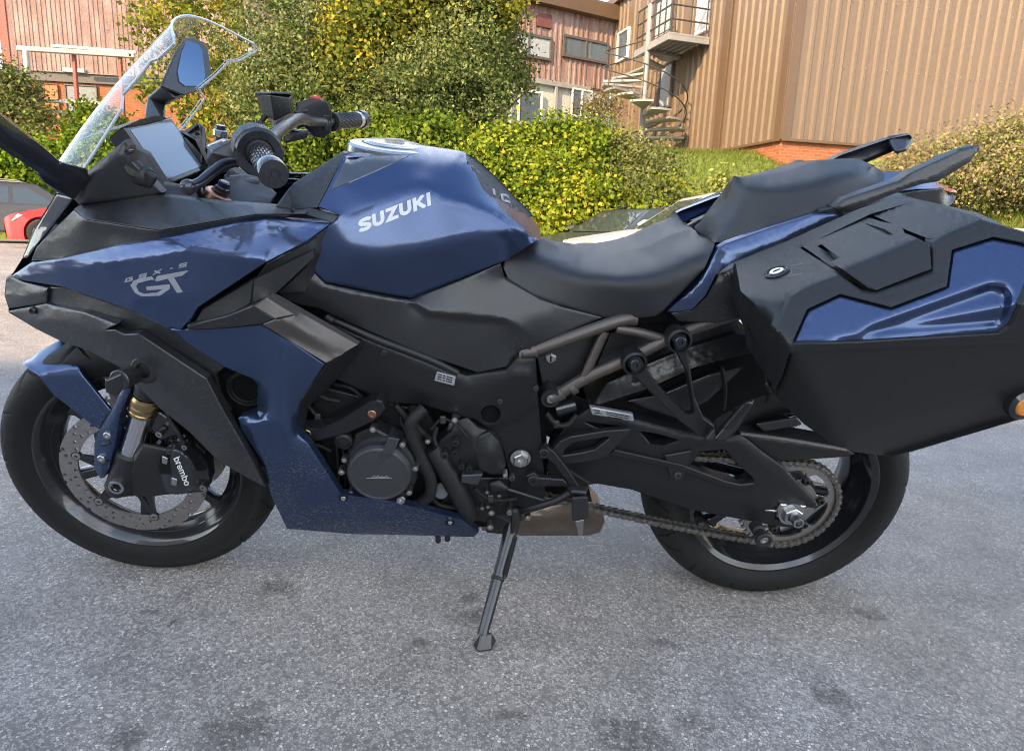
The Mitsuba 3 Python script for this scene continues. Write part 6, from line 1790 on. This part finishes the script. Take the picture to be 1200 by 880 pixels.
# ------------------------------------------------------------------ instruments
D = [A(147, 156, .086), A(191, 212, .086), A(233, 199, -.086), A(198, 141, -.086)]
cen = np.mean(D, 0)
ax1, ax2 = (D[2] + D[3] - D[0] - D[1]) / 2, (D[1] + D[2] - D[0] - D[3]) / 2
nn = np.cross(ax1, ax2)
nn /= np.linalg.norm(nn)
eye_b = (EYE - ORG) @ AX
if nn @ (eye_b - cen) < 0:
    nn = -nn
def disp(a, b, h):
    return cen + ax1 * a / 2 + ax2 * b / 2 + nn * h
put(M + 'instrument_display__case', hull([disp(a, b, h) for a, b, h in ((-1.06, -1.05, .002), (1.06, -1.05, .002), (1.06, 1.10, .002), (-1.06, 1.10, .002), (-1.0, -1.0, -.03), (1, -1, -.03), (1, 1, -.03), (-1, 1, -.03))], .004), 'plastic_gloss', 35)
sc = np.array([[disp(a, b, .0068) for a in np.linspace(-.985, .985, 6)] for b in np.linspace(-.97, .97, 6)])
m = grid(sc)
if np.cross(m[0][m[1][0, 1]] - m[0][m[1][0, 0]], m[0][m[1][0, 2]] - m[0][m[1][0, 0]]) @ nn < 0:
    m = (m[0], m[1][:, ::-1])
put(M + 'instrument_display__screen', m, 'screen_dark', False, label='dark instrument screen reflecting the sky')
put(M + 'instrument_display__bezel', panel([(147, 157, .086), (150, 156, .082), (193, 209, .082), (231, 197, -.082), (233, 199, -.086), (192, 213, .086)], lip=.004, it=0, step=3)[0], 'plastic_grain', 30)
hood = [A(142, 150, .098), A(149, 147, .090), A(165, 140, .045), A(181, 136, 0), A(190, 136.5, -.045), A(198, 140, -.090), A(203, 146, -.098)]
back = [p + np.array([.075, 0, -.025]) for p in hood]
lipr = [disp(a, -1.0, .004) for a in (-1.05, -.95, -.5, 0, .5, .95, 1.05)]
put(M + 'instrument_display__hood', merge(grid(np.array([lipr, hood, back]))), 'plastic_matte', 40)
# stays either side of the display (the far one shows beyond it)
put(M + 'dash_stay', hull([A(213, 158, -.150), A(231, 147, -.158), A(238, 151, -.150), A(240, 166, -.140), A(236, 190, -.120), A(231, 197, -.115), A(222, 172, -.135)], .004), 'plastic_matte', 35)
put(M + 'dash_stay__bolt', mirrored(bolt(150, 178, .150, 3.4, .007)), 'plastic_gloss', 30)
put(M + 'dash_switch', cat(cyl(A(158, 206, .138), A(176, 208, .150), .017, 20, .25), hull([A(172, 203, .150), A(180, 208, .152), A(175, 217, .150), A(168, 214, .150)], .006)), 'rubber_grip', 35)
put(M + 'dash_vent_ring', cyl(A(157, 198, .150), A(157, 198, .158), .014, 20), 'plastic_grain', 35)

# ------------------------------------------------------------------ steering head
put(M + 'top_yoke', panel([(231, 234, .105), (235, 229, .112), (252, 217, .108), (268, 207, .075), (284, 205, .04), (300, 207, .03), (322, 228, .09), (321, 231, .10), (317, 239, .115), (275, 242, .125), (236, 238, .122)], lines=[[(236, 234, .114), (273, 238, .119), (318, 233, .107)]], lip=.012, it=1, step=3)[0], 'engine_grey', 30)
put(M + 'top_yoke', mirrored(panel([(231, 234, .105), (252, 217, .108), (284, 205, .0), (322, 228, .09), (317, 239, .115), (236, 238, .122)], lip=.012, it=1, step=4)[0]), 'engine_grey', 30)
up = np.array([-.42, 0, .907])
cf = A(258, 229, .105)
put(M + 'top_yoke__fork_cap', lathe([(1e-9, -.01), (.026, -.01), (.026, .003), (.023, .005), (1e-9, .005)], cf, up, 32), 'copper_bolt', 30)
put(M + 'top_yoke__adjuster', lathe([(1e-9, 0), (.013, .004), (.013, .012), (.0105, .014), (.0105, .022), (.008, .024), (1e-9, .024)], cf + up * .003, up, 8), 'plastic_gloss', 30)
put(M + 'top_yoke__fork_cap', mirrored(lathe([(1e-9, -.01), (.026, -.01), (.026, .003), (.023, .005), (1e-9, .005)], cf, up, 32)), 'copper_bolt', 30)
ci = A(278, 222, 0.02)
put(M + 'top_yoke__ignition_lock', lathe([(1e-9, -.02), (.030, -.02), (.028, .016), (.026, .018), (.0265, .022), (.025, .030), (.020, .034), (1e-9, .034)], ci, up, 36), 'plastic_grain', 30)
put(M + 'top_yoke__nut', lathe([(1e-9, -.02), (.021, -.02), (.021, .006), (.016, .009), (.012, .009), (.012, .0), (1e-9, 0)], A(303, 222, 0.0), up, 8), 'steel', 30)
put(M + 'top_yoke__clamp', hull([A(288, 214, .05), A(300, 214, .05), A(300, 226, .05), A(288, 226, .05), A(292, 210, .03), A(303, 214, .03)], .006), 'engine_grey', 30)
# bar
g1, g0 = A(319.5, 202, .374), A(303, 178, .262)
barL = [g1, g0, g0 + (g0 - g1) * .25, A(308, 172, .15), A(318, 163, .07), A(330, 152, .0)]
barR = [A(330, 152, .0), A(340, 145, -.08), A(352, 139.5, -.15), A(366, 142, -.20), A(388, 143, -.255), A(423, 140.5, -.376)]
put(M + 'handlebar__bar', tube(np.array(barL + barR[1:]), .0115, n=16), 'plastic_matte', 40)
for k, (a, b) in enumerate(((g0, g1), (barR[4], barR[5]))):
    d = (b - a) / np.linalg.norm(b - a)
    L = float(np.linalg.norm(b - a))
    put(M + 'handlebar__grip', lathe([(.013, 0), (.0205, .001), (.0205, .010), (.0165, .013), (.0160, L * .45), (.0168, L * .8), (.0175, L - .024), (.0135, L - .022)], a, d, 28), 'rubber_grip', 35)
    n_r = 9
    pads = []
    for q in range(n_r):
        for w in range(14):
            an = 2 * np.pi * (w + .5 * (q % 2)) / 14
            x = frame_of(d)
            p = a + d * (.02 + (L - .05) * q / n_r) + x[:, 0] * math.cos(an) * .0163 + x[:, 1] * math.sin(an) * .0163
            p2 = p + d * .008 + (x[:, 1] * math.cos(an) - x[:, 0] * math.sin(an)) * .0022
            pads.append(tube([p, p2], .0013, n=5, k=2))
    kp = f'handlebar__grip_{k:03d}' if k else 'handlebar__grip'
    put(M + 'handlebar__grip_pattern', cat(*pads), 'plastic_gloss', 40)
    put(M + 'handlebar__bar_end', lathe([(.012, L - .024), (.0178, L - .023), (.0180, L - .008)], a, d, 28), 'steel', 30)
    put(M + 'handlebar__end_cap', lathe([(.0185, L - .009), (.0205, L - .006), (.0208, L + .006), (.0190, L + .012), (.008, L + .0135), (.0075, L + .011), (.004, L + .011), (.0035, L + .0135), (1e-9, L + .0135)], a, d, 28), 'plastic_gloss', 30)
# left switch box
dl = (g1 - g0) / np.linalg.norm(g1 - g0)
Fq = frame_of(dl)
sx, sy = Fq[:, 0], Fq[:, 1]
def around(c, r, n=10, ph=0.0, ex=1.0, ey=1.0):
    return [c + r * (sx * math.cos(a + ph) * ex + sy * math.sin(a + ph) * ey) for a in np.linspace(0, 2 * np.pi, n, endpoint=False)]
b0 = g0 + dl * .004
put(M + 'left_switchgear__housing', hull(around(b0, .033, 12) + around(b0 - dl * .045, .031, 12) + [A(290, 160, .235), A(308, 154, .225), A(318, 160, .215), A(290, 150, .215)], .004), 'plastic_grain', 35)
put(M + 'left_switchgear__collar', lathe([(.020, -.004), (.034, -.002), (.035, .006), (.0325, .010), (.0215, .009)], b0, dl, 36), 'plastic_gloss', 30)
put(M + 'left_switchgear__rocker', hull([A(296, 147, .215), A(304, 145, .21), A(306, 150, .215), A(297, 152, .22)], .004), 'rubber_grip', 30)
put(M + 'left_switchgear__button', hull([A(323, 196, .235), A(328, 193, .23), A(327, 200, .235), A(323, 203, .24)], .003), 'rubber_grip', 30)
# clutch lever and perch
put(M + 'clutch_lever__blade', tube([A(276, 190, .215), A(262, 193, .235), A(248, 203, .262), (A(234, 214, .290)), A(224, 219, .305)], [.0085, .0085, .0078, .0075, .0088], n=12), 'plastic_gloss', 40)
put(M + 'clutch_lever__ball', lathe([(1e-9, -.012), (.008, -.0095), (.0115, -.004), (.0115, .004), (.008, .0095), (1e-9, .012)], A(220.5, 219.5, .308), (0, 1, 0), 20), 'plastic_gloss', 60)
put(M + 'clutch_lever__perch', hull([A(249, 172, .19), A(275, 168, .2), A(278, 186, .21), A(262, 198, .21), A(246, 190, .2), A(252, 180, .22)], .006), 'plastic_matte', 30)
put(M + 'clutch_lever__adjuster', cyl(A(258, 168, .185), A(258.5, 147, .185), .0075, 16), 'plastic_gloss', 30)
put(M + 'clutch_lever__adjuster_tip', cyl(A(258, 160, .185), A(258.2, 152, .185), .0105, 12), 'steel', 30)
put(M + 'clutch_lever__cap', hull([A(247, 172, .195), A(262, 166, .195), A(271, 168, .19), A(250, 176, .195)], .005), 'steel', 30)
put(M + 'clutch_cable', ptube([(250, 196, .19), (240, 205, .16), (232, 222, .13), (238, 232, .11)], .0045), 'rubber', 40)
# right switch box, brake reservoir
put(M + 'right_switchgear__housing', hull([A(349, 122, -.205), A(366, 118, -.215), A(382, 121, -.225), A(387, 132, -.235), A(386, 154, -.24), A(378, 160, -.235), A(368, 158, -.225), A(356, 145, -.205), A(350, 130, -.20), A(372, 118, -.265), A(385, 140, -.27), A(372, 158, -.265)], .004), 'plastic_grain', 35)
put(M + 'right_switchgear__kill_switch', hull([A(366, 115, -.222), A(374, 116, -.228), A(382, 123, -.235), A(377, 122, -.24), A(370, 118, -.24)], .004), 'red_plastic', 30)
put(M + 'right_switchgear__window', hull([A(379, 136, -.222), A(385, 136, -.228), A(385, 152, -.23), A(380, 153, -.225)], .001), 'plastic_gloss', 30)
put(M + 'right_switchgear__clamp', hull([A(347, 132, -.17), A(359, 130, -.18), A(360, 146, -.19), A(349, 148, -.18)], .004), 'engine_black', 30)
put(M + 'right_switchgear__underside', hull([A(333, 162, -.17), A(345, 158, -.18), A(360, 156, -.2), A(358, 161, -.2), A(336, 166, -.17)], .003), 'engine_black', 30)
put(M + 'brake_reservoir__body', hull([A(302, 112, -.185), A(341, 112, -.215), A(344, 132, -.215), A(334, 139, -.21), A(322, 145, -.2), A(309, 134, -.185), A(318, 113, -.15), A(338, 116, -.17), A(338, 132, -.17), A(322, 140, -.16)], .003), 'plastic_matte', 30)
put(M + 'brake_reservoir__cap', hull([A(300, 109, -.182), A(342, 109, -.217), A(342, 112, -.217), A(301, 112, -.184), A(318, 109.5, -.145), A(340, 110, -.17)], .002), 'plastic_gloss', 30)
put(M + 'brake_lever', ptube([(322, 146, -.21), (334, 152, -.235), (352, 156, -.27), (372, 154, -.32), (392, 150, -.36)], [.008, .008, .007, .007, .008]), 'plastic_gloss', 40)
put(M + 'brake_hose', ptube([(312, 136, -.18), (300, 150, -.16), (285, 175, -.12), (270, 215, -.08)], .005), 'rubber', 40)

# ------------------------------------------------------------------ mirrors
put(M + 'left_mirror__base', hull([A(47, 203, .235), A(70, 192, .222), A(99, 200, .175), A(101, 209, .170), A(86, 231, .160), A(66, 222, .180), A(52, 211, .225), A(80, 197, .185), A(62, 215, .17)], .004), 'plastic_gloss', 30)
stem = [(62, 198, .225), (40, 181, .270), (0, 153, .350), (-40, 122, .43)]
rows = []
for i, (x, y, t) in enumerate(stem):
    c0 = A(x, y, t)
    hh = (.020, .022, .0235, .024)[i]
    rows.append([c0 + np.array([a * .011, 0, b * hh]) + np.array([0, a * .006, 0]) for a, b in ((-1, .45), (-.35, 1), (.5, 1), (1, .4), (1, -.5), (.3, -1), (-.6, -1), (-1, -.35), (-1, .45))])
put(M + 'left_mirror__stem', merge(grid(np.array(rows))), 'plastic_gloss', 30)
HS = [(207, 62), (217, 47), (224, 45.5), (236, 51), (241.5, 58), (245.5, 84), (241, 100), (236, 104), (214, 110), (190, 101), (195, 92)]
mc, mn = A(226, 76, -.37), np.array([-.80, .30, .50])
mn /= np.linalg.norm(mn)


def on_mirror(x, y, off=0.0):
    d, o = ray(x, y) @ AX, (EYE - ORG) @ AX
    return o + d * (((mc + mn * off - o) @ mn) / (d @ mn))


hc = [on_mirror(x, y, -.004) for x, y in HS]
cen_h = np.mean(hc, 0)
bk = [cen_h + (p - cen_h) * .50 - mn * .05 for p in hc]
put(M + 'right_mirror__housing', hull(hc + bk, .004), 'plastic_matte', 30)
GL = [(212.5, 62), (218, 49), (223, 48.5), (233, 53), (237, 60), (240.5, 90), (237, 99.5), (233, 101), (217, 101), (210, 96), (208, 84)]
gv = np.array([on_mirror(x, y, .0015) for x, y in GL])
vv = np.vstack([gv, gv.mean(0)[None]])
ff = np.array([[i, (i + 1) % len(gv), len(gv)] for i in range(len(gv))])
if np.cross(vv[ff[0, 1]] - vv[ff[0, 0]], vv[ff[0, 2]] - vv[ff[0, 0]]) @ mn < 0:
    ff = ff[:, ::-1]
put(M + 'right_mirror__glass', (vv, ff), 'mirror_glass', False, label='mirror glass reflecting the blue sky')
put(M + 'right_mirror__stem', hull([on_mirror(192, 102, -.02), on_mirror(203, 114, -.02), on_mirror(214, 110, -.02), A(190, 122, -.33), A(176, 116, -.33)], .006), 'plastic_matte', 30)
put(M + 'right_mirror__stem', hull([A(176, 116, -.33), A(190, 122, -.33), A(190, 142, -.24), A(173, 142, -.24)], .006), 'plastic_matte', 30)

# ------------------------------------------------------------------ writing on the bodywork
def arc(cx, cy, rx, ry, a0, a1, n=10):
    return [(cx + rx * math.cos(math.radians(a)), cy + ry * math.sin(math.radians(a))) for a in np.linspace(a0, a1, n)]
# maker's name on the tank: heavy rounded capitals, one unit high (y up)
w = .27
S_ = strokes([arc(.52, .70, .36, .165, 10, 90, 6) + arc(.42, .70, .28, .165, 90, 270, 10) + arc(.52, .30, .28, .165, 90, -90, 10) + arc(.42, .30, .34, .165, -90, -170, 6)], w, join='round')
U_ = strokes([[(.15, 1), (.15, .38)] + arc(.45, .38, .30, .245, 180, 360, 14) + [(.75, .38), (.75, 1)]], w, join='round')
Z_ = strokes([[(.02, .87), (.72, .87), (.16, .13), (.90, .13)]], w * .95)
K_ = strokes([[(.15, 0), (.15, 1)], [(.22, .46), (.80, .98)], [(.36, .56), (.86, .02)]], w)
I_ = strokes([[(.15, 0), (.15, 1)]], w)
K_ = K_.intersection(Polygon([(-1, 0), (3, 0), (3, 1), (-1, 1)]))
x, parts = 0, []
for g, adv in ((S_, 1.0), (U_, 1.0), (Z_, .98), (U_, 1.0), (K_, 1.02), (I_, .3)):
    parts.append(shapely.affinity.translate(g, x, 0))
    x += adv
word = unary_union(parts)
ex = np.array([506 - 421.5, 226.5 - 259.5]) / x
letters(M + 'fuel_tank__lettering', 'silver_print', word, (421, 273.5), ex, (-1.5, -15.5), TANK, .0009, 2.0)
# model name on the fairing: small spaced capitals over two large letters
sm = .26
G_ = strokes([[(.9, .87), (.13, .87), (.13, .13), (.87, .13), (.87, .5), (.45, .5)]], sm)
S2 = strokes([[(.95, .87), (.13, .87), (.13, .5), (.87, .5), (.87, .13), (.05, .13)]], sm)
X_ = strokes([[(.05, .05), (.95, .95)], [(.05, .95), (.95, .05)]], sm)
H_ = strokes([[(.3, .5), (.7, .5)]], sm)
xs = ((G_, 145.5), (S2, 161.5), (X_, 178.5), (H_, 195), (S2, 208.5))
for g, x0 in xs:
    y0 = 331.5 - (x0 - 145.5) * .262
    letters(M + 'side_fairing__small_lettering', 'grey_print', g, (x0, y0), (9.5, -2.3), (2.2, -5.6), SIDE, .0008, 2.0)
big = [Polygon([(192, 318.5), (219.5, 316), (221.5, 317.5), (212, 325), (203.5, 326), (212, 343.5), (205, 342.5), (197, 327), (186, 328), (173, 330.5), (163, 332.5), (160.5, 336), (164, 341), (170, 343.5), (186, 342), (190, 338.5), (168.5, 340.5), (167.5, 335.5), (197, 332.5), (200, 337), (188, 346.5), (167, 347.5), (158.5, 343.5), (153, 334), (159, 328.5), (168, 326.5)])]
Gb = Polygon([(181, 327.8), (171, 329.3), (162, 332), (159.5, 335.5), (163, 342), (168.5, 344.3), (184, 342.8), (191, 339), (172, 340.5), (171, 336.2), (199, 333.2), (199.5, 338.5), (187.5, 346.6), (166, 347.6), (158, 343.2), (152.8, 334.5), (156.5, 329), (165, 326), (178, 324)])
Tb = Polygon([(184, 323.6), (221.5, 316.8), (213.5, 323.3), (204, 325.2), (214.5, 342.5), (207.5, 343.5), (196.5, 326.8), (184.5, 329.8), (181.5, 329.2)])
letters(M + 'side_fairing__large_lettering', 'grey_print', Gb.buffer(0), (0, 0), (1, 0), (0, 1), SIDE, .0008, 2.0)
letters(M + 'side_fairing__large_lettering', 'grey_print', Tb.buffer(0), (0, 0), (1, 0), (0, 1), SIDE, .0008, 2.0)
# caliper lettering runs down the caliper
bt = text_shape('brembo', True)
bx = bt.bounds
e = np.array([219.5 - 206, 569 - 536.5]) / (bx[2] - bx[0])
letters(M + 'brake_caliper__lettering', 'white_print', bt, (203.2, 536.5), e, (6.6, -2.6), CAL, .0012, 1.5)
# side case lock print, tank pad emblem, cowl screw
pf = CASE['lid_front']
letters(M + 'side_case__lid_print', 'engine_grey', unary_union([LineString(arc(917, 318, 11, 6, -60, 40)).buffer(.5), LineString([(927, 312), (941, 309)]).buffer(.6), LineString([(921, 324), (939, 321)]).buffer(.6)]), (0, 0), (1, 0), (0, 1), pf, .0007, 2)
letters(M + 'fuel_tank__tank_pad__print', 'grey_print', LineString([(597, 237), (589, 234), (588, 228), (594, 229), (599, 233)]).buffer(1.3).union(Polygon([(577, 221), (580, 222), (581, 229), (578, 228)])), (0, 0), (1, 0), (0, 1), Field(TANK.lin.points, TANK.lin.values[:, 0]), .0032, 1.5)
put(M + 'lower_cowl__bolt', bolt(38.5, 364, .108, 4.2, .004), 'plastic_gloss', 30)
put(M + 'cowl_deck__screw', bolt(343, 247.2, .206, 3.6, .003), 'plastic_gloss', 30)
put(M + 'lower_fairing__fastener', panel([(396, 583), (401, 581), (408, 583), (406, 588), (398, 587)], flat=.239, lip=.004, it=0, step=2)[0], 'void_black', 30)
put(M + 'lower_fairing__fastener', panel([(521, 612), (526, 610), (533, 612), (531, 616), (523, 616)], flat=.209, lip=.004, it=0, step=2)[0], 'void_black', 30)
put(M + 'lower_fairing__fastener_head', bolt(402.5, 584, .240, 3, .002), 'bolt_zinc', 30)
put(M + 'lower_fairing__fastener_head', bolt(527.5, 612.5, .210, 2.6, .002), 'bolt_zinc', 30)
put(M + 'far_side_fill', bridge([(255, 420, .19), (300, 400, .2), (345, 360, .19)], 0), 'void_black', 40)
